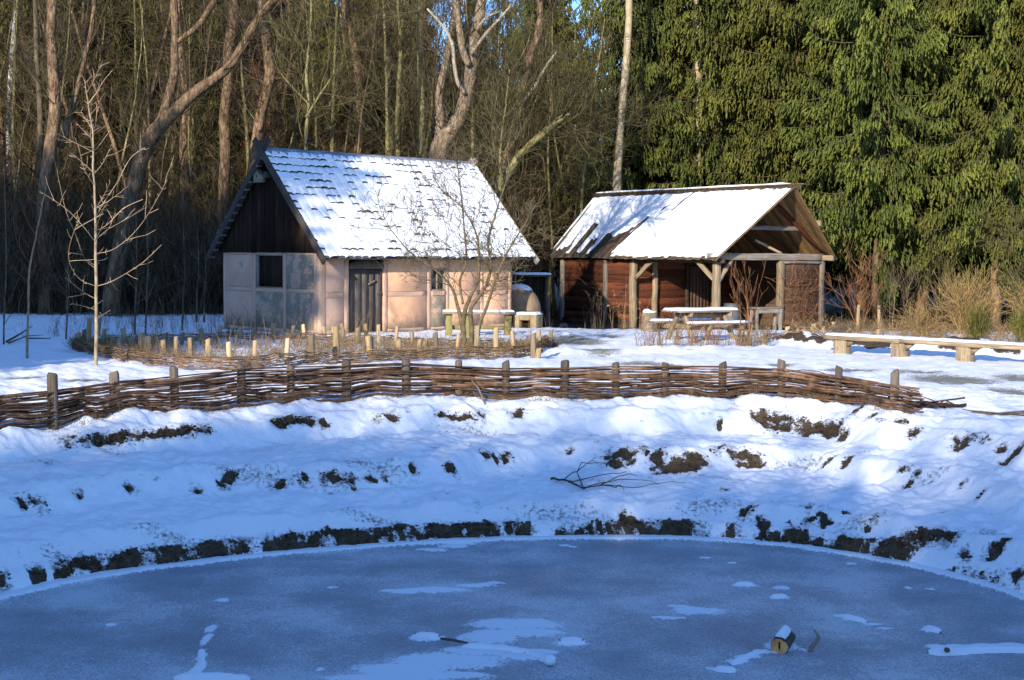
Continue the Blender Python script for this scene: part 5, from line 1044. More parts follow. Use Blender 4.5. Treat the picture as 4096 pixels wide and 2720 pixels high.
def build_fence():
    rng = random.Random(11)
    F = DATA['fence']; rail = DATA['fence_rail']
    o = thing('wattle_fence', 'low woven wattle fence of brown rods curving along the pond bank', 'fence', (0, 0, 0))
    pts = [(-7.2, 15.2, .62), (-6.45, 16.25, .6)] + [tuple(f) for f in F]
    tops = [.40, .385, .40] + list(rail[2:])
    for x, y, z in pts:
        mb = MB(); g = gz(x, y)
        round_post(mb, x, y, g - .25, z - .015 + rng.uniform(-.01, .01), .048 + rng.random() * .012, rng, (rng.uniform(-.02, .02), rng.uniform(-.02, .02)))
        link('post', mb.me('post', MAT['post_wood']), o)
    P2 = [(-8.2, 13.8, 0)] + [(x, y, 0) for x, y, z in pts] + [(5.38, 18.75, 0)]
    tops = [.40] + tops + [tops[-1] - .02]
    P, S, at = polyline([(p[0], p[1], t) for p, t in zip(P2, tops)])
    tot = S[-1]
    mb = MB()
    nrow = 24
    for row in range(nrow):
        s = rng.uniform(-1.5, 0)
        while s < tot:
            ln = rng.uniform(1.6, 3.4)
            s0, s1 = max(0, s), min(tot + (rng.uniform(-.02, .12)), s + ln)
            s += ln - rng.uniform(.15, .6)
            if s1 - s0 < .3 or rng.random() < .03: continue
            n = max(4, int((s1 - s0) / .16))
            rad = rng.uniform(.012, .021)
            par = row + (1 if rng.random() < .12 else 0)
            ph = rng.random() * 20; zoff = rng.uniform(-.008, .008)
            q = []; rr = []
            for i in range(n + 1):
                t = s0 + (s1 - s0) * i / n
                p = at(min(t, tot)); p2 = at(min(t + .05, tot)); p1 = at(max(min(t, tot) - .05, 0))
                dx, dy = p2[0] - p1[0], p2[1] - p1[1]; dl = math.hypot(dx, dy) + 1e-6
                nxx, nyy = -dy / dl, dx / dl
                k = np.interp(t, S, np.arange(len(S)))
                off = .055 * math.cos(math.pi * (k + par))
                g = max(gz(p[0], p[1]), -.03) - .0
                lvl = (row + .5) / nrow
                z = g + (p[2] - g) * (lvl ** .95) + zoff + .009 * float(fbm(t * .8 + ph, row * 3.7, 77, 2)) + .004 * math.sin(t * 1.7 + ph)
                ex = max(t - tot, 0)
                q.append((p[0] + nxx * off + dx / dl * ex, p[1] + nyy * off + dy / dl * ex, z))
                rr.append(rad * (1 - .45 * i / n) * (1 + .12 * rng.uniform(-1, 1)))
            mb.tube(q, rr, 6, rng.random(), True, .15)
    # loose ends and thin side twigs
    for _ in range(70):
        t = rng.uniform(0, tot); p = at(t); g = gz(p[0], p[1]); z = rng.uniform(g + .05, p[2] + .02)
        a = rng.uniform(-.5, .5); l = rng.uniform(.1, .4)
        mb.tube([(p[0], p[1] - .08, z), (p[0] + math.cos(a) * l * .6, p[1] - .11, z + .3 * a * l), (p[0] + math.cos(a) * l, p[1] - .12, z + .2 * a * l - .02)], [.006, .004, .002], 4, rng.random(), False)
    link('woven_rods', mb.me('woven_rods', MAT['rod']), o)
    return at, tot
build_fence()

def split_stake(mb, x, y, z0, z1, w, d, a, lean, rng, n=5):
    vs = []; fs = []
    c, s = math.cos(a), math.sin(a)
    sec = [(-w * .5, -d * .4), (w * .45, -d * .5), (w * .55, d * .3), (0.1 * w, d * .55), (-w * .5, d * .25)]
    sec = [(p + rng.uniform(-.1, .1) * w, q + rng.uniform(-.1, .1) * d) for p, q in sec]
    for i, f in enumerate((0, .35, .7, .97, 1.0)):
        k = (1.05, 1.0, 1.0, .97, .86)[i]
        tw = rng.uniform(-.006, .006)
        for p, q in sec:
            u, v = p * k + tw, q * k
            vs.append((x + c * u - s * v + lean[0] * f, y + s * u + c * v + lean[1] * f, z0 + (z1 - z0) * f + (u * .25 if i >= 3 else 0)))
    for i in range(4):
        for k in range(5):
            j = (k + 1) % 5; fs.append((i * 5 + k, i * 5 + j, i * 5 + 5 + j, i * 5 + 5 + k))
    fs.append((20, 21, 22, 23, 24))
    mb.add(vs, fs)

def edging(o, pts, hgt, rows, rng, mat, spread=.05, gap=None):
    P, S, at = polyline([(p[0], p[1]) for p in pts]); tot = S[-1]
    mb = MB()
    for row in range(rows):
        s = rng.uniform(-.8, 0)
        while s < tot:
            ln = rng.uniform(.7, 1.7); s0, s1 = max(0, s), min(tot, s + ln); s += ln * rng.uniform(.45, .85)
            if s1 - s0 < .2: continue
            if gap and gap[0] < (s0 + s1) / 2 / tot < gap[1]: continue
            n = max(3, int((s1 - s0) / .15)); ph = rng.random() * 30; rad = rng.uniform(.007, .013)
            q = []
            for i in range(n + 1):
                t = s0 + (s1 - s0) * i / n; p = at(t); p2 = at(min(t + .05, tot)); p1 = at(max(t - .05, 0))
                d = (p2 - p1) / (np.hypot(*(p2 - p1)) + 1e-6)
                off = spread * math.cos(t * 9 + row * math.pi + ph * .05) + rng.uniform(-.01, .01)
                z = gz(p[0], p[1]) + .01 + hgt * (row + .5) / rows + .025 * float(fbm(t + ph, row, 5, 2)) + rng.uniform(-.006, .006)
                q.append((p[0] - d[1] * off, p[1] + d[0] * off, z))
            mb.tube(q, [rad * (1 - .5 * i / n) for i in range(n + 1)], 5, rng.random(), False)
    return link('woven_brushwood', mb.me('woven_brushwood', mat), o)

def build_bed():
    rng = random.Random(23)
    fr = thing('bed_edging', 'front wattle edging of the garden bed, with pale split stakes on its outer curve', 'bed edging', (0, 0, 0))
    bk = thing('bed_edging', 'rear wattle edging of the garden bed, closest to the house wall', 'bed edging', (0, 0, 0))
    edging(fr, DATA['bedfront'], .24, 11, rng, MAT['brush'])
    edging(bk, DATA['bedback'], .17, 7, rng, MAT['brush'])
    for i, (x, y, zt, k) in enumerate(DATA['stakes']):
        mb = MB(); g = gz(x, y)
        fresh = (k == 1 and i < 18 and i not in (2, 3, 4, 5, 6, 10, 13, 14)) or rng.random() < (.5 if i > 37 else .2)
        shade = x < -6.9  # shaded left stakes get the darker wood, so shade is in their colour
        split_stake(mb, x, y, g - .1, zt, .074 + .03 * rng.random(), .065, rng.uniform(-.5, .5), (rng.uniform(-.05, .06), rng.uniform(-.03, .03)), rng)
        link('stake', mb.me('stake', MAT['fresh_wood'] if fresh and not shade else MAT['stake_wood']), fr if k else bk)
    rb = thing('bed_edging', 'low ring of short stakes round the overgrown bed behind the long bench', 'bed edging', (0, 0, 0))
    pts = [(6.15, 34.6), (6.9, 33.6), (7.6, 33.3), (9.0, 32.9), (11.0, 32.6), (13.6, 32.9)]
    edging(rb, pts, .14, 5, rng, MAT['brush'])
    for i, (x, y, zt) in enumerate(DATA['rstakes']):
        mb = MB(); g = gz(x, y)
        split_stake(mb, x, y, g - .1, zt, .10 + .03 * rng.random(), .08, rng.uniform(-.5, .5), (rng.uniform(-.04, .05), 0), rng)
        link('stake', mb.me('stake', MAT['fresh_wood'] if rng.random() < .55 else MAT['stake_wood']), rb)
build_bed()

def snow_cap(name, x0, x1, y0, y1, z, t, parent, seed=1, n=40, m=8, round_=True):
    """lumpy snow lying on a board"""
    xs = np.linspace(x0, x1, n); ys = np.linspace(y0, y1, m)
    X, Y = np.meshgrid(xs, ys, indexing='ij')
    u = np.minimum((X - x0), (x1 - X)); v = np.minimum(Y - y0, y1 - Y)
    e = np.clip(np.minimum(u, v) / .05 + .0, 0, 1)
    Z = z + np.sqrt(e) * t * (1 + .35 * fbm(X * 4 + seed, Y * 4, 3, 3)) + .002
    jx = .02 * fbm(X * 6, Y * 6 + seed, 4, 2)
    V = np.stack([X + jx, Y + jx * .6, Z], -1).reshape(-1, 3)
    idx = np.arange(n * m).reshape(n, m)
    F = np.stack([idx[:-1, :-1], idx[1:, :-1], idx[1:, 1:], idx[:-1, 1:]], -1).reshape(-1, 4)
    return link(name, mesh_np(name, V, F, MAT['snow'], None, None, True), parent)

# ------------------------------------------------------------------ long plank bench
def build_bench():
    b = DATA['bench']
    def along(p, q, f): return (p[0] + (q[0] - p[0]) * f, p[1] + (q[1] - p[1]) * f)
    ang = math.atan2(b[2][1] - b[0][1], b[2][0] - b[0][0])
    for n, (lab, s0, s1, legs) in enumerate((('left plank bench with snow on it, standing on two square wooden blocks', -.32, 1.52, (.05, 1.45)),
                                             ('right plank bench with snow on it, running out of the picture', 1.53, 5.4, (2.92, 4.6)))):
        x, y = b[0]
        c, s = math.cos(ang), math.sin(ang)
        g = gz(b[1][0], b[1][1])
        o = thing('plank_bench', lab, 'bench', (x, y, g), ang, 'plank benches in a row')
        h = .35
        beam('seat', (s0, .02, h), (s1, .02, h), .36, .085, MAT['tan_timber'], o, seg=10, rough=.006)
        snow_cap('snow_cover', s0 + .01, s1 - .01, -.15, .19, h + .045, .045, o, n, 70, 8)
        for l in legs:
            gl = gz(x + c * l, y + s * l) - g
            beam('leg', (l, .02, gl - .1), (l, .02, h - .045), .29, .27, MAT['tan_timber'], o, up=(0, 1, 0), rough=.01)
            mb = MB(); mb.add([(l + .15, -.04, h - .045), (l + .34, -.04, h - .045), (l + .15, -.04, h - .2), (l + .15, .06, h - .045), (l + .34, .06, h - .045), (l + .15, .06, h - .2)],
                              [(0, 2, 1), (3, 4, 5), (0, 1, 4, 3), (1, 2, 5, 4), (2, 0, 3, 5)])
            link('bracket', mb.me('bracket', MAT['tan_timber']), o)
build_bench()

# ------------------------------------------------------------------ picnic table
def build_picnic():
    x, y = DATA['P']['picnic']; g = gz(x, y)
    o = thing('picnic_table', 'wooden picnic table with two fixed benches, all topped with snow', 'picnic table', (x, y, g), R(32))
    t = MAT['tan_timber']; L = .95
    for i in range(5):
        beam('tabletop', (-L, -.30 + i * .15, .74), (L, -.30 + i * .15, .74), .142, .045, MAT['grey_timber'], o, rough=.003)
    snow_cap('snow_cover', -L + .01, L - .01, -.36, .36, .765, .05, o, 3, 50, 16)
    for sx in (-.62, .62):
        beam('leg', (sx, -.12, .70), (sx, -.58, -.08), .09, .10, t, o, up=(1, 0, 0)); beam('leg', (sx, .12, .70), (sx, .58, -.08), .09, .10, t, o, up=(1, 0, 0))
        beam('cross_rail', (sx + .06, -.82, .37), (sx + .06, .82, .37), .05, .12, t, o)
        beam('cross_rail', (sx + .055, -.36, .67), (sx + .055, .36, .67), .05, .10, t, o)
    beam('stretcher', (-.6, 0, .63), (.6, 0, .63), .05, .09, t, o)
    for sy in (-1, 1):
        for k in (0, 1):
            beam('seat', (-L, sy * (.64 + .15 * k), .455), (L, sy * (.64 + .15 * k), .455), .142, .045, MAT['grey_timber'], o, rough=.003)
        y0 = .57 if sy > 0 else -.86
        snow_cap('snow_cover', -L + .01, L - .01, y0, y0 + .29, .48, .045, o, 5 + sy, 50, 8)
build_picnic()

# ------------------------------------------------------------------ plank table by the house, clay oven, wood store
def build_yard_things():
    x, y = DATA['P']['log_table']; y += .5; g = gz(x, y)
    o = thing('log_table', 'mossy plank table with snow on top in front of the pink house wall', 'table', (x, y, g), .12)
    beam('tabletop', (-.96, 0, .60), (.93, 0, .585), .5, .06, MAT['tan_timber'], o, rough=.006)
    snow_cap('snow_cover', -.94, .90, -.23, .23, .615, .05, o, 9, 50, 10)
    for sx in (-.78, -.28, .74):
        beam('leg', (sx, -.02, -.1), (sx, .0, .57), .16, .22, MAT['moss_wood'], o, up=(0, 1, 0), rough=.015)
    beam('stretcher', (-.8, .05, .22), (.75, .05, .20), .08, .1, MAT['moss_wood'], o)
    # clay oven
    g = gz(.2, 42.3)
    o = thing('clay_oven', 'domed brown clay bread oven with snow on its top beside the house', 'oven', (.2, 42.3, g), R(20))
    n, m = 28, 14
    def dome(r, z0, zc, cap, jit):
        vs = []; fs = []
        for j in range(m):
            f = j / (m - 1)
            if cap: el = math.pi / 2 * (.62 + .38 * f)
            else: el = math.pi / 2 * f
            for i in range(n):
                a = 2 * math.pi * i / n
                k = r * (1 + .04 * float(fbm(math.cos(a) * 2 + 5, math.sin(a) * 2 + el * 2, 8, 2)))
                if cap: el2 = math.pi / 2 * (.60 + .12 * float(fbm(math.cos(a) * 3, math.sin(a) * 3, 9, 2)) + (.40) * f); el2 = min(el2, math.pi / 2)
                else: el2 = el
                vs.append((k * math.cos(el2) * math.cos(a), k * math.cos(el2) * math.sin(a), z0 + zc * math.sin(el2) + (.05 * min(1, f * 3) if cap else 0)))
        for j in range(m - 1):
            for i in range(n):
                q = (i + 1) % n; fs.append((j * n + i, j * n + q, j * n + n + q, j * n + n + i))
        return vs, fs
    mb = MB(); mb.add([(math.cos(i * .2244) * .66 * (1 + .02 * math.sin(i * 2)), math.sin(i * .2244) * .66, z) for z in (-.1, .5) for i in range(28)],
                     [(i, (i + 1) % 28, 28 + (i + 1) % 28, 28 + i) for i in range(28)] + [tuple(range(28, 56))])
    link('base', mb.me('base', MAT['clay'], True), o)
    v, f = dome(.66, .50, .72, False, 0); mb = MB(); mb.add(v, f); link('dome', mb.me('dome', MAT['clay'], True), o)
    v, f = dome(.68, .50, .735, True, 0); mb = MB(); mb.add(v, f); link('snow_cover', mb.me('snow_cover', MAT['snow'], True), o)
    # small clay box in front
    g = gz(.42, 40.9)
    o = thing('hearth_box', 'small yellowish clay hearth with a dark opening and a snowy top', 'hearth', (.42, 40.9, g), -.35)
    mb = MB()
    for q in ((-.36, -.2, -.1, -.16, .4, .40), (.16, -.2, -.1, .36, .4, .40), (-.16, -.2, .24, .16, .4, .40), (-.16, .3, -.1, .16, .4, .24)):
        mb.box(*q, ch=.02)
    link('body', mb.me('body', MAT['clay_box']), o)
    mb = MB(); mb.box(-.155, .1, -.05, .155, .295, .235); link('opening', mb.me('opening', MAT['black']), o)
    snow_cap('snow_cover', -.36, .36, -.2, .4, .40, .07, o, 4, 20, 16)
    # wood store
    g = gz(.62, 45.6)
    o = thing('wood_store', 'low dark board wood store with a thin snowy roof behind the clay oven', 'wood store', (.62, 45.6, g), .2)
    planks('wall', MAT['dark_board'], o, 'x', -.42, .42, .0, 1.62, -.3, 7, .03)
    for sx in (-.42, .42): 
        for sy in (-.30, .35): beam('post', (sx, sy, -.1), (sx, sy, 1.66), .08, .08, MAT['barge'], o, up=(1, 0, 0))
    mb = MB(); mb.box(-.58, -.5, 1.64, .58, .55, 1.69, ch=.006); link('roof', mb.me('roof', MAT['barge']), o)
    snow_cap('snow_cover', -.57, .57, -.49, .54, 1.69, .06, o, 12, 24, 16)
    # single post by the shed corner
    g = gz(1.25, 48.6); o = thing('wooden_post', 'thin dark upright post between the oven and the shed', 'post', (1.25, 48.6, g))
    mb = MB(); round_post(mb, 0, 0, -.2, .95, .05, random.Random(4)); link('pole', mb.me('pole', MAT['post_wood']), o)
    # stone at the shed corner
    mb = MB(); rng = random.Random(8)
    import bmesh
    bm = bmesh.new(); bmesh.ops.create_icosphere(bm, subdivisions=3, radius=.15)
    for v in bm.verts: v.co *= 1 + .35 * float(fbm(v.co.x * 6 + 3, v.co.y * 6 + v.co.z * 5, 6, 3)); v.co.z *= .75
    me = bpy.data.meshes.new('stone'); bm.to_mesh(me); bm.free(); me.materials.append(MAT['stone'])
    o = link('stone', me); o.location = (1.75, 47.9, gz(1.75, 47.9) + .06); setp(o, 'grey fieldstone lying at the left corner of the shed', 'stone')
    # stump by the picnic table
    x, y = DATA['P']['stump']; g = gz(x, y)
    o = thing('log_stump', 'upright pale log stump with a snow cap in front of the shed bay', 'stump', (x, y, g))
    mb = MB(); round_post(mb, 0, 0, -.1, .52, .21, rng, n=14); link('trunk', mb.me('trunk', MAT['tan_timber']), o)
    mb = MB(); mb.tube([(0, 0, .515), (0, 0, .54), (0, 0, .57), (.01, 0, .585)], [.19, .185, .14, .05], 14); link('snow_cap', mb.me('snow_cap', MAT['snow'], True), o)
    # barrel in the bay
    x, y = DATA['P']['barrel']; o = thing('barrel', 'dark grey metal barrel standing in the shed bay', 'barrel', (7.35, 47.4, -.46))
    mb = MB(); zz = np.linspace(0, .95, 13)
    mb.tube([(0, 0, z) for z in zz], [.27 + .055 * math.sin(math.pi * (z / .95)) + (.012 if abs(z - .2) < .05 or abs(z - .75) < .05 else 0) for z in zz], 24)
    link('body', mb.me('body', MAT['metal'], False), o)
    mb = MB(); mb.tube([(0, 0, .95), (0, 0, .965)], [.285, .28], 24); link('rim', mb.me('rim', MAT['metal']), o)
    # rough work table
    o = thing('work_table', 'rough grey trestle table standing at the open gable of the shed', 'table', (8.35, 46.5, gz(8.35, 46.5)), .45)
    beam('tabletop', (-.58, 0, .86), (.58, 0, .86), .42, .05, MAT['grey_timber'], o)
    beam('apron', (-.5, -.16, .76), (.5, -.16, .76), .05, .16, MAT['grey_timber'], o)
    for sx in (-.47, .47):
        for sy in (-.15, .15): beam('leg', (sx, sy, -.1), (sx, sy, .83), .1, .1, MAT['grey_timber'], o, up=(1, 0, 0))
    # bench in the bay behind the picnic table
    o = thing('low_bench', 'low dark plank bench inside the shed bay behind the picnic table', 'bench', (5.85, 46.6, gz(5.85, 46.6)), -.9)
    beam('seat', (-.9, 0, .42), (.9, 0, .42), .3, .06, MAT['red_board'], o)
    for sx in (-.7, .7): beam('leg', (sx, 0, -.1), (sx, 0, .39), .1, .25, MAT['roof_plank'], o, up=(0, 1, 0))
build_yard_things()

# ------------------------------------------------------------------ sticks, branch, ice things
def build_sticks():
    rng = random.Random(31)
    (x0, y0), (x1, y1) = DATA['P']['end_sticks']
    o = None
    y1 = y1 + .75; x1 = x1 + .15
    o = thing('rod_bundle', 'loose bundle of leftover brown rods lying in the snow at the fence end', 'rods', (0, 0, 0))
    x0, y0 = 5.25, 19.25
    for k in range(22):
        u = rng.uniform(-.16, .22); v = rng.uniform(-.12, .12); l0 = rng.uniform(0, .25); l1 = rng.uniform(.7, 1.05)
        h = rng.uniform(.02, .12)
        q = []
        for i in range(6):
            f = l0 + (l1 - l0) * i / 5
            X = x0 + (x1 - x0) * f + u * (1 - f) * .8 + .02 * rng.uniform(-1, 1); Y = y0 + (y1 - y0) * f + v * (1 - .6 * f)
            q.append((X, Y, gz(X, Y) + .02 + h * (1.2 - f) + (.05 if k < 3 else 0) * i * .4 * rng.random()))
        mb = MB(); r = rng.uniform(.008, .016); mb.tube(q, [r * (.4 + .6 * i / 5) for i in range(6)], 5)
        link('rod', mb.me('rod', MAT['rod']), o)
    for pts in ([(5.9, 19.1), (5.65, 19.5), (5.45, 19.9)], [(5.8, 19.2), (5.5, 19.6), (5.25, 19.85)]):
        mb = MB(); mb.tube([(a, b, gz(a, b) + .05 + .12 * i) for i, (a, b) in enumerate(pts)], [.009, .007, .003], 5); link('rod', mb.me('rod', MAT['rod']), o)
    o = thing('rod_bundle', 'few dark rods lying in the snow at the right picture edge', 'rods', (0, 0, 0))
    for k, (a, b, c, d) in enumerate([(6.05, 18.9, 7.2, 18.55), (6.2, 18.95, 7.3, 18.75), (6.4, 18.4, 7.3, 18.1), (6.15, 18.85, 7.1, 18.45)]):
        mb = MB(); mb.tube([(a + (c - a) * f, b + (d - b) * f, gz(a + (c - a) * f, b + (d - b) * f) + .02) for f in (0, .3, .6, 1)], [.006, .01, .012, .014], 5)
        link('rod', mb.me('rod', MAT['bark_dark']), o)
    # bent rod over the fence
    mb = MB(); P = DATA['P']['hoop']; Q = []
    for i in range(len(P) - 1):
        for f in (0, .5): Q.append([P[i][k] * (1 - f) + P[i + 1][k] * f for k in range(3)])
    Q.append(P[-1]); Q.append([5.25, 21.0, -.02]); Q.insert(0, [3.7, 21.0, -.02])
    mb.tube(Q, .006, 5); o = link('bent_rod', mb.me('bent_rod', MAT['rod'])); setp(o, 'thin bent rod arching out of the snow behind the fence', 'rod')
    # cut branch on the bank
    o = thing('fallen_branch', 'cut leafless willow branch with thin curved twigs lying on the snowy bank', 'branch', (0, 0, 0))
    for n, L in enumerate(DATA['P']['branch']):
        mb = MB(); k = len(L); q = []
        for i in range((k - 1) * 4 + 1):
            f = i / 4; a = min(int(f), k - 2); t = f - a
            p0, p1, p2, p3 = [np.array(L[min(max(j, 0), k - 1)]) for j in (a - 1, a, a + 1, a + 2)]
            p = .5 * (2 * p1 + (p2 - p0) * t + (2 * p0 - 5 * p1 + 4 * p2 - p3) * t * t + (3 * p1 - p0 - 3 * p2 + p3) * t ** 3)
            p[2] = gz(p[0], p[1]) + .03 + (.05 if n else .02) * math.sin(math.pi * i / ((k - 1) * 4))
            q.append(tuple(p))
        r0 = .016 if n == 0 else .0085
        mb.tube(q, [r0 * (1 - .7 * i / (len(q) - 1)) for i in range(len(q))], 5)
        link('stem' if n == 0 else 'twig', mb.me('twig', MAT['bark_dark']), o)
    o = thing('fallen_branch', 'dark forked dead branch lying on shaded snow at far left', 'branch', (0, 0, 0))
    for n, L in enumerate(DATA['P']['leftbranch']):
        mb = MB(); mb.tube([(p[0], p[1], gz(p[0], p[1]) + .05 + .06 * i) for i, p in enumerate(L)], [.03, .02, .008] if n == 0 else [.02, .014, .006], 5)
        link('limb', mb.me('limb', MAT['bark_dark']), o)
    # leaning stick at the fence
    o = thing('leaning_stick', 'grey stick leaning from the wattle fence into the snow', 'stick', (0, 0, 0))
    mb = MB(); mb.tube([(-.62, 20.55, .30), (-.48, 20.38, .16), (-.38, 20.2, gz(-.38, 20.2) - .0)], [.012, .014, .014], 6); link('stem', mb.me('stem', MAT['grey_timber']), o)
build_sticks()

def build_ice_things():
    Z = -1.2; P = DATA['P']; rng = random.Random(41)
    # sawn log with snow
    x, y = P['log']
    o = thing('sawn_log', 'short split log with orange sawn end and snow on top, frozen into the ice', 'log', (x, y, Z), R(-111))
    mb = MB(); n = 18; vs = []; fs = []
    xs = np.linspace(-.12, .22, 7)
    for i, xx in enumerate(xs):
        for k in range(n):
            t = 2 * math.pi * k / n; r = .074 * (1 + .08 * math.sin(3 * t + 1) + .03 * math.sin(7 * t + i)) * (1 + .03 * rng.uniform(-1, 1))
            vs.append((xx, r * math.cos(t), .05 + r * math.sin(t)))
    for i in range(6):
        for k in range(n): j = (k + 1) % n; fs.append((i * n + k, i * n + j, i * n + n + j, i * n + n + k))
    fs.append(tuple(range(n - 1, -1, -1)))
    mb.add(vs, fs); link('bark', mb.me('bark', MAT['bark_dark'], True), o)
    mb = MB(); v = [(.222, 0, .05)] + [(.222, .071 * math.cos(2 * math.pi * k / n) * (1 + .08 * math.sin(6 * math.pi * k / n + 1)), .05 + .071 * math.sin(2 * math.pi * k / n) * (1 + .08 * math.sin(6 * math.pi * k / n + 1))) for k in range(n)]
    mb.add(v, [(0, 1 + k, 1 + (k + 1) % n) for k in range(n)]); link('sawn_end', mb.me('sawn_end', MAT['end_grain']), o)
    mb = MB(); mb.add([(.226, -.004, .10), (.226, .006, .095), (.226, .010, .05), (.226, .002, .02), (.226, -.006, .05)], [(0, 4, 3, 2, 1)]); link('crack', mb.me('crack', MAT['black']), o)
    snow_cap('snow_cap', -.11, .17, -.05, .042, .098, .07, o, 2, 24, 10)
    # bent stub
    x, y = P['stub']; o = thing('branch_stub', 'short bent branch stub sticking up out of the ice beside the log', 'branch', (x, y, Z))
    mb = MB(); mb.tube([(-.035, 0, -.05), (-.01, 0, .03), (.03, 0, .085), (.05, 0, .12), (.035, 0, .15), (.005, 0, .19)], [.02, .02, .019, .016, .011, .004], 8); link('stem', mb.me('stem', MAT['dead_wood'], True), o)
    # ball of snow
    import bmesh
    bm = bmesh.new(); bmesh.ops.create_icosphere(bm, subdivisions=3, radius=.05)
    for v in bm.verts: v.co *= 1 + .25 * float(fbm(v.co.x * 25 + 3, v.co.y * 25 + v.co.z * 20, 6, 3))
    me = bpy.data.meshes.new('snowball'); bm.to_mesh(me); bm.free(); me.materials.append(MAT['snow'])
    for pp in me.polygons: pp.use_smooth = True
    x, y = P['ball']; o = link('snowball', me); o.location = (x, y, Z + .045); setp(o, 'single snowball lying on the ice at the end of a snow streak', 'snowball')
    # dark stick
    (a, b), (c, d) = P['stick']; o = link('stick', (lambda m: (m.tube([(a, b, Z + .03), ((a + c) / 2, (b + d) / 2 + .005, Z + .032), (c, d, Z + .03)], [.011, .013, .009], 7), m.me('stick', MAT['bark_dark']))[1])(MB()))
    setp(o, 'short dark stick lying bare on the snow patches of the ice', 'stick')
    # snow covered branches lying on the ice: name, points, radius, label
    def snowy(pts, r, label, knot=None, name='snowy_branch'):
        o = thing(name, label, 'branch', (0, 0, 0))
        cx = sum(p[0] for p in pts) / len(pts); cy = sum(p[1] for p in pts) / len(pts); mb = MB(); mb.tube([(cx + (p[0] - cx) * .86, cy + (p[1] - cy) * .86, Z + r * .3) for p in pts], [r * .8] * len(pts), 7); link('stem', mb.me('stem', MAT['bark_dark']), o)
        Pn, S, at = polyline(pts); n = max(10, int(S[-1] / .025)); vs = []; fs = []
        for i in range(n + 1):
            t = S[-1] * i / n; p = at(t); p2 = at(min(t + .02, S[-1])); p1 = at(max(t - .02, 0)); dd = (p2 - p1) / (np.hypot(*(p2 - p1)) + 1e-6)
            e = min(1, (i + .3) / 3, (n - i + .3) / 3) ** .6
            w = r * 1.7 * e * (1 + .5 * float(fbm(t * 9 + r * 50, 3, 7, 3))); hgt = r * 1.0 * e * (1 + .4 * float(fbm(t * 12, 9, 8, 3)))
            for u, zz in ((-1, 0), (-.75, .65), (0, 1), (.75, .65), (1, 0)):
                vs.append((p[0] - dd[1] * w * u, p[1] + dd[0] * w * u, Z + .006 + r * .3 + hgt * zz if zz else Z + .002))
        for i in range(n):
            for k in range(4): fs.append((i * 5 + k, i * 5 + 5 + k, i * 5 + 6 + k, i * 5 + 1 + k))
        m2 = MB(); m2.add(vs, fs); link('snow_cap', m2.me('snow_cap', MAT['snow'], True), o)
        if knot:
            m3 = MB(); m3.tube([(knot[0], knot[1] - .02, Z + .05), (knot[0], knot[1] - .055, Z + .055)], [.022, .02], 8); link('knot', m3.me('knot', MAT['bark_dark']), o)
    snowy(P['icelog'], .035, 'long snow covered branch with a dark knot lying across the ice', (3.62, 11.57))
    snowy([(3.04, 12.82), (3.12, 12.70), (3.22, 12.58)], .022, 'thin snow covered twig lying on the ice above the long branch')
    snowy([(3.68, 12.42), (3.73, 12.36), (3.78, 12.24)], .024, 'short snow covered stub on the ice close to the right edge')
    snowy([(1.62, 11.10), (1.72, 11.07), (1.80, 11.05)], .026, 'snow covered stub lying nearest the lower edge of the ice')
    snowy([(1.78, 11.22), (1.92, 11.42), (2.05, 11.56), (2.16, 11.64)], .018, 'slanting snowy twig leading to the sawn log')
    snowy([(2.24, 14.01), (2.44, 14.01)], .024, 'snow topped stick in the middle of the right ice')
    snowy([(2.50, 13.48), (2.68, 13.53)], .024, 'snow topped stick lying just nearer than its twin')
    snowy([(.40, 11.83), (.52, 11.86), (.64, 11.84)], .034, 'fat snow covered lump of wood beside the large snow patch')
    snowy([(-.84, 12.02), (-.70, 11.98), (-.58, 11.94)], .032, 'snow covered lump of wood at the left end of the dark stick')
    snowy([(-.40, 11.70), (-.10, 11.66), (.14, 11.52), (.34, 11.26)], .026, 'snowy branch running through the large snow patch to the snowball')
    snowy([(-2.50, 10.72), (-2.46, 11.1), (-2.56, 11.55)], .022, 'snow covered branch rising from the lower edge on the left ice')
    snowy([(-2.6, 10.76), (-2.3, 10.80), (-2.0, 10.74)], .03, 'snow covered branch along the lower edge of the left ice')
build_ice_things()
# ------------------------------------------------------------------ trees
class Segs:
    """thin twigs: many tapered three sided prisms made into one mesh"""
    def __init__(s): s.a = []; s.b = []; s.ra = []; s.rb = []; s.t = []
    def add(s, p, q, r0, r1, t): s.a.append(tuple(p)); s.b.append(tuple(q)); s.ra.append(r0); s.rb.append(r1); s.t.append(t)
    def arrays(s, sides=3):
        A = np.array(s.a, float); B = np.array(s.b, float); D = B - A
        L = np.linalg.norm(D, axis=1, keepdims=True) + 1e-9; D = D / L
        up = np.where(np.abs(D[:, 2:3]) > .9, np.array([[1., 0, 0]]), np.array([[0, 0, 1.]]))
        U = np.cross(D, up); U /= np.linalg.norm(U, axis=1, keepdims=True); W = np.cross(D, U)
        n = len(A); V = np.zeros((n, 2 * sides, 3))
        ra = np.array(s.ra)[:, None]; rb = np.array(s.rb)[:, None]
        for k in range(sides):
            t = 2 * math.pi * k / sides; dirv = U * math.cos(t) + W * math.sin(t)
            V[:, k] = A + dirv * ra; V[:, sides + k] = B + dirv * rb
        base = (np.arange(n) * 2 * sides)[:, None]
        F = np.concatenate([base + np.array([[k, (k + 1) % sides, sides + (k + 1) % sides, sides + k]]) for k in range(sides)])
        return V.reshape(-1, 3), F, np.repeat(np.array(s.t), 2 * sides)
    def me(s, name, mat, sides=3):
        V, F, t = s.arrays(sides)
        return mesh_np(name, V, F, mat, {'tint': t})

def rvec(rng): return Vector((rng.gauss(0, 1), rng.gauss(0, 1), rng.gauss(0, 1)))

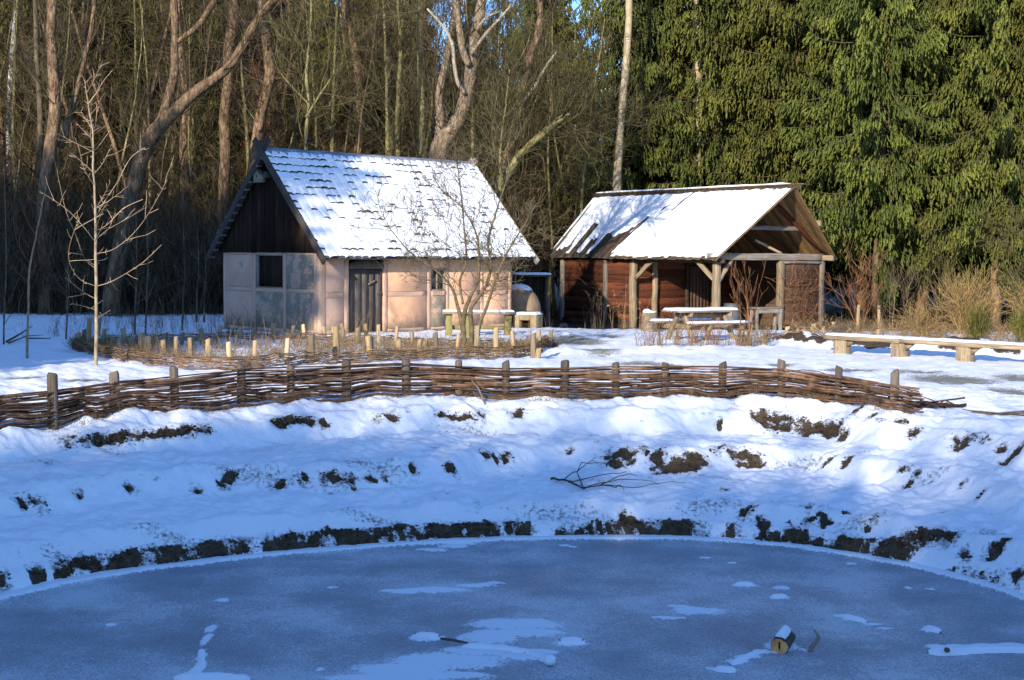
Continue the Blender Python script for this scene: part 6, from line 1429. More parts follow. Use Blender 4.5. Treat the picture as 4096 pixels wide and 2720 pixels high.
def grow(S, p, d, L, r, lvl, rng, nch=(5, 4, 3), up=.12, wob=.16, rmin=.004, spread=(.5, .95), ratio=(.35, .6)):
    """recursive twig system"""
    n = max(3, int(L / .28) if L > .8 else 3)
    p = Vector(p); d = Vector(d).normalized(); t = rng.random()
    pts = [p.copy()]; st = L / n
    for i in range(n):
        d = (d + rvec(rng) * wob + Vector((0, 0, up))).normalized()
        q = p + d * st
        r0 = max(rmin, r * (1 - .8 * i / n)); r1 = max(rmin * .7, r * (1 - .8 * (i + 1) / n))
        S.add(p, q, r0, r1, t); p = q; pts.append(p.copy())
    if lvl > 0:
        c = nch[min(lvl - 1, len(nch) - 1)]
        for k in range(c):
            f = rng.uniform(.18, 1.0); i = min(int(f * n), n - 1); b = pts[i].lerp(pts[i + 1], rng.random())
            ax = (pts[i + 1] - pts[i]).normalized(); sd = rvec(rng); sd = (sd - ax * sd.dot(ax)).normalized()
            an = rng.uniform(*spread)
            grow(S, b, ax * math.cos(an) + sd * math.sin(an), L * rng.uniform(*ratio), max(rmin, r * (1 - .7 * f) * .6), lvl - 1, rng, nch, up, wob, rmin, spread, ratio)

def smooth_line(L, sub=3):
    k = len(L); out = []
    A = [np.array(q, float) for q in L]
    for a in range(k - 1):
        for j in range(sub):
            t = j / sub; p0, p1, p2, p3 = A[max(a - 1, 0)], A[a], A[a + 1], A[min(a + 2, k - 1)]
            out.append(.5 * (2 * p1 + (p2 - p0) * t + (2 * p0 - 5 * p1 + 4 * p2 - p3) * t * t + (3 * p1 - p0 - 3 * p2 + p3) * t ** 3))
    out.append(A[-1]); return out

def local_lines(lines):
    x0, y0 = lines[0][0][0], lines[0][0][1]; z0 = gz(x0, y0)
    return (x0, y0, z0), [[(q[0] - x0, q[1] - y0, q[2] - z0, q[3]) for q in L] for L in lines]

HERO = {
 'forked_left': ('bare_tree', 'dark forked trunk with a slim right fork at far left of the wood', 'bark_brown', 'twig_brown', 40),
 'leaning': ('bare_tree', 'thick leaning tree whose bare limb slants up over the half-timbered house ridge', 'bark_brown', 'twig_brown', 60),
 'straight_a': ('bare_tree', 'straight rough barked trunk just left of the house ridge', 'bark_brown', 'twig_brown', 50),
 'straight_b': ('bare_tree', 'tall trunk with a broken side stub right over the house peak', 'bark_brown', 'twig_brown', 50),
 'straight_c': ('bare_tree', 'slim upright trunk behind the leaning tree limbs', 'bark_brown', 'twig_brown', 40),
 'curved': ('bare_tree', 'gently curved reddish trunk rising behind the middle of the tile roof', 'bark_brown', 'twig_brown', 45),
 'great_fork': ('bare_tree', 'biggest pale barked tree, forking into several limbs behind the house roof', 'bark_tan', 'twig_brown', 60),
 'snag_right': ('bare_tree', 'dark crooked trunk with a bleached broken limb right of the great forked tree', 'bark_brown', 'twig_brown', 45),
 'leaning_willow': ('bare_tree', 'slender tree leaning right with a cut off tip beside the house gable', 'bark_olive', 'twig_olive', 95),
 'pale_trunk': ('bare_tree', 'tall pale straight trunk between the house and the snow roofed shed', 'bark_pale', 'twig_brown', 22),
 'green_a': ('bare_tree', 'thin green mossy trunk left of the great forked tree', 'bark_olive', 'twig_olive', 60),
 'green_b': ('bare_tree', 'mossy green trunk close behind the ridge beside the great forked tree', 'bark_olive', 'twig_olive', 22),
 'green_c': ('bare_tree', 'thin olive sapling with one forked arm above the left part of the roof', 'bark_olive', 'twig_olive', 40),
 'green_d': ('bare_tree', 'very slender greenish tree behind the right end of the house roof', 'bark_olive', 'twig_olive', 60),
 'birch': ('birch_tree', 'white barked birch at the far left edge of the wood', 'bark_birch', 'twig_brown', 40),
 'pole_a': ('bare_tree', 'yellowish straight pole trunk seen between the spruces above the shed', 'bark_pale', 'twig_olive', 15),
 'pole_b': ('bare_tree', 'sunlit yellow trunk glimpsed deep among the spruces', 'bark_pale', 'twig_olive', 8),
}
def build_heroes():
    for k, lines in DATA['heroes'].items():
        nm, lab, bark, tw, ntw = HERO[k]
        rng = random.Random(hash_s(k))
        loc, LL = local_lines(lines)
        o = thing(nm, lab, 'tree', loc)
        mb = MB(); dead = MB()
        S = Segs()
        for li, L in enumerate(LL):
            sm = smooth_line(L, 4)
            if li == 0: sm[0][2] -= .3
            jit = [(q[0] + .012 * rng.uniform(-1, 1), q[1], q[2]) for q in sm]
            isdead = k in ('great_fork', 'snag_right') and li >= 3 or (k == 'snag_right' and li == 1)
            (dead if isdead else mb).tube(jit, [max(.006, (.75 if isdead else 1) * q[3] * (1 + .06 * rng.uniform(-1, 1))) for q in sm], 10 if li == 0 else 7, rng.random(), True, .10)
            nt = ntw if li == 0 else ntw // 2
            if isdead: nt = 6
            for _ in range(nt):
                f = rng.uniform(.15, 1) if li == 0 else rng.uniform(.2, 1)
                i = min(int(f * (len(sm) - 1)), len(sm) - 2); q = sm[i]
                ax = Vector(sm[i + 1][:3]) - Vector(q[:3]); ax.normalize()
                sd = rvec(rng); sd = (sd - ax * sd.dot(ax)).normalized(); an = rng.uniform(.5, 1.2)
                big = rng.random() < .3
                grow(S, q[:3], ax * math.cos(an) + sd * math.sin(an), rng.uniform(1.2, 3.2) if big else rng.uniform(.5, 1.5), .022 if big else .011, 2 if big else 1, rng, (6, 6), .10, .17, .0055)
        link('trunk', mb.me('trunk', MAT[bark], True), o)
        if dead.v: link('dead_limb', dead.me('dead_limb', MAT['dead_wood'], True), o)
        link('crown', S.me('crown', MAT[tw]), o)

def hash_s(s):
    h = 7
    for c in s: h = (h * 31 + ord(c)) % 1000003
    return h

YOUNG = {
 'young_tree': ('young_tree', 'young pale barked fruit tree in full sun at the left end of the garden bed', 'bark_young', 'twig_pale', 9),
 'reddish_sapling': ('sapling', 'reddish sapling standing left of the sunlit young tree', 'bark_young', 'twig_red', 10),
 'bush_tree': ('shrub_tree', 'many stemmed bare shrub tree in front of the right house wall', 'bark_bush', 'bark_bush', 11),
 'thin_sapling0': ('sapling', 'thin grey sapling at the extreme left edge of the snow', 'bark_dark', 'twig_brown', 4),
 'thin_sapling1': ('sapling', 'thin grey sapling in shade between the two front saplings', 'bark_dark', 'twig_brown', 4),
 'thin_sapling2': ('sapling', 'thin shaded sapling behind the bright split stakes of the bed', 'bark_dark', 'twig_brown', 4),
 'thin_sapling3': ('sapling', 'thin shaded sapling midway between the young tree and the house', 'bark_dark', 'twig_brown', 4),
 'thin_sapling4': ('sapling', 'thin low forked sapling by the dark wood edge, left of the house', 'bark_dark', 'twig_brown', 4),
 'thin_sapling5': ('sapling', 'left one of two slanting trunks against the dark wood beside the house', 'bark_dark', 'twig_brown', 4),
 'thin_sapling6': ('sapling', 'right one of two slanting trunks against the dark wood beside the house', 'bark_dark', 'twig_brown', 4),
}
def build_young():
    for k, lines in DATA['young'].items():
        nm, lab, bark, tw, ns = YOUNG[k]
        rng = random.Random(hash_s(k)); loc, LL = local_lines(lines)
        o = thing(nm, lab, 'tree' if 'shrub' not in nm else 'shrub', loc)
        mb = MB(); S = Segs()
        bush = k == 'bush_tree'
        for li, L in enumerate(LL):
            sm = smooth_line(L, 5 if not bush else 6)
            if li == 0 or bush and li in (1, 2, 4): sm[0][2] -= .15
            t = rng.random()
            if li == 0 or bush and li < 5:
                mb.tube([(q[0] + .006 * rng.uniform(-1, 1), q[1], q[2]) for q in sm], [max(.005, q[3] * (.78 if bush else .78) * (1 + .08 * rng.uniform(-1, 1))) for q in sm], 8, t, True, .08)
            else:
                for a, b in zip(sm[:-1], sm[1:]): S.add(a[:3], b[:3], max(.0048, a[3] * .45), max(.004, b[3] * .45), t)
            ln = sum(np.linalg.norm(b[:3] - a[:3]) for a, b in zip(sm[:-1], sm[1:]))
            n = int(ln * ns)
            for _ in range(n):
                f = rng.uniform(.30 if li == 0 or bush else .1, 1); i = min(int(f * (len(sm) - 1)), len(sm) - 2); q = sm[i]
                ax = (Vector(sm[i + 1][:3]) - Vector(q[:3])).normalized(); sd = rvec(rng); sd = (sd - ax * sd.dot(ax)).normalized(); an = rng.uniform(.6, 1.3)
                if bush:
                    lg = rng.random() < .45
                    grow(S, q[:3], ax * math.cos(an) + sd * math.sin(an), rng.uniform(.4, 1.0) if lg else rng.uniform(.08, .3), .008, 2 if lg else 0, rng, (4, 3), .06, .24, .0042, (.5, 1.2))
                else:
                    ll = rng.uniform(.03, .09) if rng.random() < .75 else rng.uniform(.15, .6)
                    grow(S, q[:3], ax * math.cos(an) + sd * math.sin(an), ll, .006, 0, rng, up=.1, rmin=.0042)
        if not bush:                              # finer side branches between the main ones
            sm = smooth_line(LL[0], 5)
            for _ in range(12 if k == 'young_tree' else 9):
                f = rng.uniform(.22, .95); i = min(int(f * (len(sm) - 1)), len(sm) - 2); q = sm[i]
                a = rng.uniform(0, 6.28); e = rng.uniform(.45, 1.0)
                grow(S, q[:3], (math.cos(a) * math.cos(e), math.sin(a) * math.cos(e), math.sin(e)), rng.uniform(.5, 1.4) * (1.15 - .6 * f), .0085, 1, rng, (7,), .08, .10, .0042, (.5, 1.1), (.12, .3))
        link('trunk', mb.me('trunk', MAT[bark], True), o)
        link('crown', S.me('crown', MAT[tw], 4), o)

# ---- the dense bare wood: a few grown individuals, many copies
def forest_proto(seed, h, r, bark, tw, nbr, label):
    rng = random.Random(seed)
    o = thing('bare_tree', label, 'tree', (0, 0, 0))
    mb = MB(); S = Segs(); n = 14; p = Vector((0, 0, -.3)); d = Vector((rng.uniform(-.06, .06), rng.uniform(-.06, .06), 1)); pts = []; rad = []
    for i in range(n + 1):
        pts.append(p.copy()); rad.append(r * (1 - .8 * i / n) * (1.25 if i == 0 else 1))
        d = (d + rvec(rng) * .05 + Vector((0, 0, .06))).normalized(); p = p + d * (h / n)
    mb.tube(pts, rad, 7, rng.random(), True, .1)
    for _ in range(nbr):
        f = rng.uniform(.10, 1) ; i = min(int(f * n), n - 1); b = pts[i].lerp(pts[i + 1], rng.random())
        a = rng.uniform(0, 6.28); e = rng.uniform(.2, 1.1)
        L = rng.uniform(.8, 2.8) * (1.1 - .5 * f)
        grow(S, b, (math.cos(a) * math.cos(e), math.sin(a) * math.cos(e), math.sin(e)), L, max(.008, rad[i] * .28), 2, rng, (5, 5), .09, .18, .006, (.4, 1.1))
    link('trunk', mb.me('trunk', MAT[bark], True), o)
    link('crown', S.me('crown', MAT[tw]), o)
    return o

def build_forest():
    rng = random.Random(101)
    kinds = [(1, 13, .10, 'bark_olive', 'twig_olive', 42, 'olive green stemmed bare tree in the dense wood behind the house'),
             (2, 15, .13, 'bark_brown', 'twig_brown', 42, 'brown stemmed bare tree in the dense wood behind the house'),
             (3, 11, .07, 'bark_dark', 'twig_brown', 46, 'thin dark stemmed bare tree in the dense wood behind the house'),
             (4, 12, .08, 'bark_olive', 'twig_olive', 46, 'slim moss green bare tree in the dense wood behind the house'),
             (5, 9, .06, 'bark_brown', 'twig_red', 50, 'slim bare tree with reddish twigs in the dense wood behind the house'),
             (6, 16, .15, 'bark_dark', 'twig_brown', 40, 'stout dark stemmed bare tree in the dense wood behind the house')]
    protos = [forest_proto(*k) for k in kinds]
    used = [False] * len(protos)
    spots = []
    def try_add(x, y, md):
        for a, b in spots:
            if (a - x) ** 2 + (b - y) ** 2 < md * md: return False
        spots.append((x, y)); return True
    tries = 0
    while len(spots) < 165 and tries < 6000:
        tries += 1
        y = 51.5 + 15 * rng.random() ** 1.1
        x = rng.uniform(-.40 * y, .40 * y)
        if x > .2 and y < 57: continue
        if x > 4.0 and rng.random() < .9: continue
        if x > -4 and rng.random() < .35: continue
        try_add(x, y, .62 if x < -3 else 1.0)
    spots += [(2.6, 60.5), (3.3, 63), (4.1, 61.5), (4.9, 64.5), (3.8, 66.5), (2.9, 68), (5.4, 67), (1.6, 61)]
    for i, (x, y) in enumerate(spots):
        k = rng.choice([0, 1, 2, 3, 3, 4, 0, 5, 2, 2, 3, 0, 1, 5, 2])
        o = protos[k] if not used[k] else copy_tree(protos[k]); used[k] = True
        o.location = (x, y, gz(x, y)); o.rotation_euler = (rng.uniform(-.05, .05), rng.uniform(-.05, .05), rng.uniform(0, 6.28))
        s = rng.uniform(.8, 1.15); o.scale = (s, s, s * rng.uniform(.9, 1.15))
        o['group'] = 'bare trees of the wood behind the house'

# ---- spruces
def spruce_proto(seed, h, rb, zmin, label, dens=1.0, rows=.36):
    rng = random.Random(seed); nr = np.random.default_rng(seed)
    o = thing('spruce_tree', label, 'tree', (0, 0, 0))
    mb = MB(); n = 12; wob = [(.12 * rng.uniform(-1, 1), .12 * rng.uniform(-1, 1)) for _ in range(n + 1)]
    mb.tube([(wob[i][0], wob[i][1], -.3 + (h + .3) * i / n) for i in range(n + 1)], [.21 * (1 - .93 * i / n) for i in range(n + 1)], 9, .5, True, .1)
    link('trunk', mb.me('trunk', MAT['bark_brown'], True), o)
    S = Segs(); TP = []; TD = []; TL = []; TC = []
    z = zmin
    while z < h - .2:
        k = rng.randint(5, 7); a0 = rng.uniform(0, 6.28)
        for j in range(k):
            a = a0 + 6.283 * j / k + rng.uniform(-.3, .3)
            zz = z + rng.uniform(-.35, .35); f = min(max(zz / h, 0), 1)
            L = max(.25, rb * (1 - f) ** .5 * rng.uniform(.45, 1.15))
            if zz < zmin + 1.2: L *= rng.uniform(.5, 1.0)
            if rng.random() < .06 or (float(vnoise(a * 1.3, zz * .55, seed)) < -.25 and rng.random() < .6): continue
            m = max(4, int(L / .12)); p = Vector((0, 0, zz)); el = -.28 - .32 * (1 - f) + rng.uniform(-.4, .35)
            ca, sa = math.cos(a), math.sin(a)
            col = rng.random() * .5; tlf = rng.choice((.5, .7, .9, 1.1, 1.5)); tilt = rng.uniform(-.25, .25)
            for i in range(m):
                u = (i + 1) / m
                e = el + .75 * u * u + rng.uniform(-.05, .05)
                q = p + Vector((ca * math.cos(e), sa * math.cos(e), math.sin(e))) * (L / m)
                S.add(p, q, .022 * (1 - .8 * u) + .004, .022 * (1 - .8 * u) + .002, rng.random())
                if u > .2 and (i % 2 == 0 or u > .8):
                    wdt = .06 + .22 * min(1, L / 2) * math.sin(math.pi * min(1, u * .85 + .12))
                    for sd in (-1, 1):
                        off = wdt * rng.uniform(.1, 1) * sd
                        bx, by, bz = q.x - sa * off, q.y + ca * off, q.z - abs(off) * .2
                        cord = tlf * rng.uniform(.35, 1.0) * (.55 + .45 * math.sin(math.pi * min(1, u * .9 + .1)))
                        cc = col + .2 * rng.random(); sx, sy = rng.uniform(-.12, .12), rng.uniform(-.12, .12)
                        for w in range(max(2, int(cord / (.105 / dens)))):
                            dz = .105 * w / dens
                            TP.append((bx + sx * dz + rng.uniform(-.06, .06), by + sy * dz + rng.uniform(-.06, .06), bz - dz + rng.uniform(-.03, .03)))
                            out = .12 + .5 * (u > .85) * rng.random()
                            TD.append((ca * out + rng.uniform(-.3, .3), sa * out + rng.uniform(-.3, .3), -1 + .45 * (u > .9) * rng.random()))
                            TL.append(rng.uniform(.17, .36))
                            TC.append(min(1, cc + .3 * rng.random() + .15 * (u > .8)))
                p = q
        z += rows * (.75 + .5 * rng.random()) * .9
    # leader
    TP.append((0, 0, h - .3)); TD.append((0, 0, 1)); TL.append(.6); TC.append(.4)
    P = np.array(TP); D = np.array(TD); D /= np.linalg.norm(D, axis=1, keepdims=True); L = np.array(TL); C = np.array(TC)
    N = len(P)
    U = np.cross(D, nr.normal(size=(N, 3))); U /= np.linalg.norm(U, axis=1, keepdims=True); W = np.cross(D, U)
    # one hanging shoot: main spindle with two short side shoots
    V = []; F = []; T = []
    def spindle(o0, dirv, ln, rad, c0):
        nonlocal V, F, T
        rings = [(0.0, .35), (.30, 1.0), (.72, .85)]
        vs = np.zeros((N, 10, 3)); tt = np.zeros((N, 10))
        b = nr.uniform(0, 6.28, N)[:, None]
        for r, (f, k) in enumerate(rings):
            for s_ in range(3):
                an = b + 2 * math.pi * s_ / 3 + .5 * r
                vs[:, r * 3 + s_] = o0 + dirv * (ln * f)[:, None] + (U * np.cos(an) + W * np.sin(an)) * (rad * k)[:, None]
                tt[:, r * 3 + s_] = c0 * (.55 + .45 * f)
        vs[:, 9] = o0 + dirv * ln[:, None]; tt[:, 9] = np.minimum(1, c0 * 1.25 + .05)
        f4 = []; 
        for r in range(2):
            for s_ in range(3): f4.append([r * 3 + s_, r * 3 + (s_ + 1) % 3, r * 3 + 3 + (s_ + 1) % 3, r * 3 + 3 + s_])
        f3 = [[6, 7, 9], [7, 8, 9], [8, 6, 9]]
        base = sum(len(v) for v in V)
        V.append(vs.reshape(-1, 3)); T.append(tt.ravel())
        off = (np.arange(N) * 10 + base)[:, None, None]
        F.append((off + np.array(f4)[None]).reshape(-1, 4)); F.append((off + np.array(f3)[None]).reshape(-1, 3))
    spindle(P, D, L, .024 + .020 * nr.random(N), C)
    for sgn in (-1, 1):
        f = nr.uniform(.05, .75, N)
        d2 = D * 1.0 + U * (.42 * sgn) + W * nr.uniform(-.35, .35, N)[:, None]; d2 /= np.linalg.norm(d2, axis=1, keepdims=True)
        spindle(P + D * (L * f)[:, None], d2, L * nr.uniform(.25, .5, N), .013 + .014 * nr.random(N), np.minimum(1, C + .1))
    link('crown', mesh_np('crown', np.vstack(V), F, MAT['needles'], {'tint': np.concatenate(T)}), o)
    link('limbs', S.me('limbs', MAT['bark_dark']), o)
    return o

FRONT_SPRUCE = [(13.60, 52.60, 1.08, 'large drooping spruce beside the right corner of the shed'),
                (15.60, 53.80, 1.13, 'second drooping spruce right of the shed, slightly behind the first'),
                (11.30, 57.20, 1.08, 'drooping spruce directly behind the shed gable'),
                (17.47, 51.07, 1.08, 'dense spruce above the dry bushes at the right'),
                (20.83, 53.54, 1.19, 'dense spruce at the right edge of the wood'),
                (8.70, 60.00, 1.06, 'spruce behind the shed ridge, left of the gable'),
                (4.82, 60.48, 0.99, 'darker spruce behind the left part of the shed roof'),
                (11.87, 59.36, 1.19, 'tall spruce in the second row behind the shed gable'),
                (16.35, 58.24, 1.19, 'tall spruce in the second row right of the shed'),
                (21.84, 60.48, 1.24, 'tall spruce in the second row near the right edge'),
                (18.93, 55.55, 1.08, 'dense spruce standing between the two right hand front spruces'),
                (13.89, 56.22, 1.13, 'spruce wedged behind the two drooping ones right of the shed'),
                (6.60, 62.00, 1.08, 'spruce in the second row behind the shed ridge'),
                (19.6, 50.6, 1.0, 'front spruce close to the right picture edge'),
                (9.4, 63.5, 1.05, 'tall spruce deep behind the shed gable'),
                (12.9, 62.5, 1.1, 'tall spruce deep behind the shed end wall'),
                (17.6, 61.0, 1.1, 'tall spruce deep behind the dry bushes'),
                (22.8, 56.5, 1.1, 'tall spruce in the second row beyond the right picture edge')]
def build_spruces():
    rng = random.Random(77)
    A = spruce_proto(1, 22, 4.2, 3.2, FRONT_SPRUCE[0][3])
    B = spruce_proto(2, 24.0, 4.2, 3.4, FRONT_SPRUCE[1][3])
    Cc = spruce_proto(3, 21.0, 3.7, 3.2, FRONT_SPRUCE[2][3], .85)
    first = [A, B, Cc]
    for i, (x, y, s, lab) in enumerate(FRONT_SPRUCE):
        o = first[i] if i < 3 else copy_tree(first[i % 3])
        o.location = (x, y, gz(x, y)); o.rotation_euler = (0, 0, rng.uniform(0, 6.28)); o.scale = (s, s, s)
        o['label'] = lab; o['group'] = 'spruces beside the shed'
    # dark spruces closing the view behind the bare wood
    spots = []
    for x in np.arange(-29, 34, 2.7): spots.append((x + rng.uniform(-.8, .8), 66 + rng.uniform(-2, 3)))
    for x in np.arange(-34, 38, 2.6): spots.append((x + rng.uniform(-.8, .8), 73 + rng.uniform(-2, 3)))
    for x, y in ((-1.4, 62), (1.6, 64), (-4.6, 61.5), (3.4, 63), (-8.5, 61), (-12, 60), (26, 60), (29, 64), (-16, 60.5), (-20, 60), (-23.5, 61), (10, 66), (14, 66), (18, 66), (6, 67), (-6.5, 63.5), (-10.5, 62.5), (-14, 63), (-18, 63), (-22, 64), (-2.5, 65)): spots.append((x, y))
    lab = ['dark spruce closing the view deep behind the bare wood', 'tall dark spruce deep in the wood', 'thin dark spruce deep in the wood']
    for i, (x, y) in enumerate(spots):
        k = rng.randrange(3)
        s = rng.uniform(.9, 1.25)
        if x > -11: s *= rng.uniform(.5, .8)
        if 2.8 < x < 4.8 and y > 61: s *= .62
        o = copy_tree(first[k]); o.location = (x, y, gz(x, y)); o.rotation_euler = (0, 0, rng.uniform(0, 6.28)); o.scale = (s * .95, s * .95, s)
        o['label'] = lab[k]; o['group'] = 'dark spruces deep in the wood'
    wood_outside(first)

def wood_outside(spruces):
    """the rest of the wood, outside the picture to the left and behind the viewer, as one mass of instanced trees"""
    rng = random.Random(19)
    hx, hy = math.sin(R(-SUN_AZ)), math.cos(R(SUN_AZ)); tan_el = math.tan(R(SUN_EL))
    spr = []; bare = []
    for k in range(13):                      # left flank of the clearing
        for row in range(3):
            w = FLANK_OFF + 1.55 * k + rng.uniform(-.25, .25) + row * .5; back = 30 + row * 3.5 + rng.uniform(-1, 1)
            spr.append((-4.6 - hx * back - hy * w, 36 - hy * back + hx * w, rng.uniform(17.0, 19.5), 3.3))
    def tip(tx, ty, D): return (tx - hx * D, ty - hy * D, D * tan_el)
    tx = -10.0
    while tx < 9.5:                          # wood behind the viewer
        for row in range(2):
            q = (tx + rng.uniform(-.5, .5))
            lim = 8.7 if q < -1.5 else (7.2 if q < 1 else 5.9)
            ty = PCY + math.sqrt(max(lim ** 2 - (q - .4) ** 2, 4)) + rng.uniform(-.9, .5)
            x, y, h = tip(q, ty, 33 + 6 * row + rng.uniform(-2, 2)); spr.append((x, y, h, 3.0))
            x, y, h = tip(q, min(ty, PCY + 6.4) - 3.2 - 2 * row, 36 + 5 * row); spr.append((x, y, h, 3.0))
        tx += 1.0
    tx = -8.0
    while tx < 12:
        for row in range(2):
            q = tx + rng.uniform(-.5, .5)
            lim = 9.3 + rng.uniform(-1.6, .4)
            ty = PCY + math.sqrt(max(lim ** 2 - (q - .4) ** 2, 4))
            x, y, h = tip(q, ty, 38 + 5 * row + rng.uniform(-2, 2)); bare.append((x, y, h))
        tx += .62
    pr = forest_proto(31, 14, .13, 'bark_brown', 'twig_brown', 110, 'bare tree standing outside the picture')
    def scatter(name, label, pts, srcs, hs):
        pts = [p for p in pts if abs(p[0]) + 3 > .37 * p[1] + 2.5 or p[1] < -2]
        me = bpy.data.meshes.new(name); me.from_pydata([(p[0], p[1], gz(p[0], p[1]) - .1) for p in pts], [], [])
        at = me.attributes.new('hgt', 'FLOAT', 'POINT'); at.data.foreach_set('value', np.array([p[2] for p in pts], np.float32))
        o = link(name, me); setp(o, label, 'wood', None, 'stuff')
        ng = bpy.data.node_groups.new(name, 'GeometryNodeTree')
        ng.interface.new_socket('Geometry', in_out='INPUT', socket_type='NodeSocketGeometry'); ng.interface.new_socket('Geometry', in_out='OUTPUT', socket_type='NodeSocketGeometry')
        gi = ng.nodes.new('NodeGroupInput'); go = ng.nodes.new('NodeGroupOutput'); L = ng.links.new
        join = ng.nodes.new('GeometryNodeJoinGeometry')
        sc_ = ng.nodes.new('GeometryNodeInputNamedAttribute'); sc_.data_type = 'FLOAT'; sc_.inputs['Name'].default_value = 'hgt'
        dv = ng.nodes.new('ShaderNodeMath'); dv.operation = 'DIVIDE'; dv.inputs[1].default_value = hs; L(sc_.outputs['Attribute'], dv.inputs[0])
        rv = ng.nodes.new('FunctionNodeRandomValue'); rv.data_type = 'FLOAT_VECTOR'; rv.inputs['Max'].default_value = (0, 0, 6.28)
        for src in srcs:
            oi = ng.nodes.new('GeometryNodeObjectInfo'); oi.inputs['Object'].default_value = src; oi.inputs['As Instance'].default_value = True
            ip = ng.nodes.new('GeometryNodeInstanceOnPoints'); L(gi.outputs[0], ip.inputs['Points']); L(oi.outputs['Geometry'], ip.inputs['Instance'])
            L(rv.outputs['Value'], ip.inputs['Rotation']); L(dv.outputs[0], ip.inputs['Scale']); L(ip.outputs[0], join.inputs[0])
        L(join.outputs[0], go.inputs[0])
        md = o.modifiers.new('trees', 'NODES'); md.node_group = ng
    ch = {c.name.split('.')[0]: c for c in spruces[0].children}
    scatter('spruce_wood', 'spruce wood standing outside the picture, left of and behind the viewer', spr, [ch['crown'], ch['trunk']], 22.0)
    cb = {c.name.split('.')[0]: c for c in pr.children}
    scatter('bare_wood', 'bare wood standing outside the picture behind the viewer', bare, [cb['crown'], cb['trunk']], 14.0)
    pr.location = (-21, -22, 0)
    pr['label'] = 'single bare tree standing behind the viewer'

FLANK_OFF = 1.75

# ---- low growth
def stems_mesh(name, spots, rng, mat, hr=(.3, .7), n=8, spread=.5, rad=.004, curve=.25, lvl=0, heads=0):
    S = Segs()
    for x, y in spots:
        g = gz(x, y) - .03; t0 = rng.random()
        for _ in range(n):
            h = rng.uniform(*hr); a = rng.uniform(0, 6.28); e = rng.uniform(.0, spread)
            d = Vector((math.cos(a) * e, math.sin(a) * e, 1)).normalized()
            p = Vector((x + rng.uniform(-.06, .06), y + rng.uniform(-.06, .06), g)); k = 4
            for i in range(k):
                q = p + d * (h / k); S.add(p, q, rad * (1 - .7 * i / k), rad * (1 - .7 * (i + 1) / k), min(1, max(0, t0 * .6 + .4 * rng.random())))
                if lvl and i > 0 and rng.random() < .8:
                    for _b in range(2):
                        dd = (d + rvec(rng) * .55).normalized(); S.add(q, q + dd * h * rng.uniform(.12, .3), rad * .6, rad * .3, rng.random())
                p = q
                d = (d + Vector((math.cos(a), math.sin(a), -.2)) * curve * rng.random() * .8 + rvec(rng) * .07).normalized()
            if heads and rng.random() < heads:
                for _h in range(5): S.add(p, p + rvec(rng) * .02, .012, .004, .8)
    return S

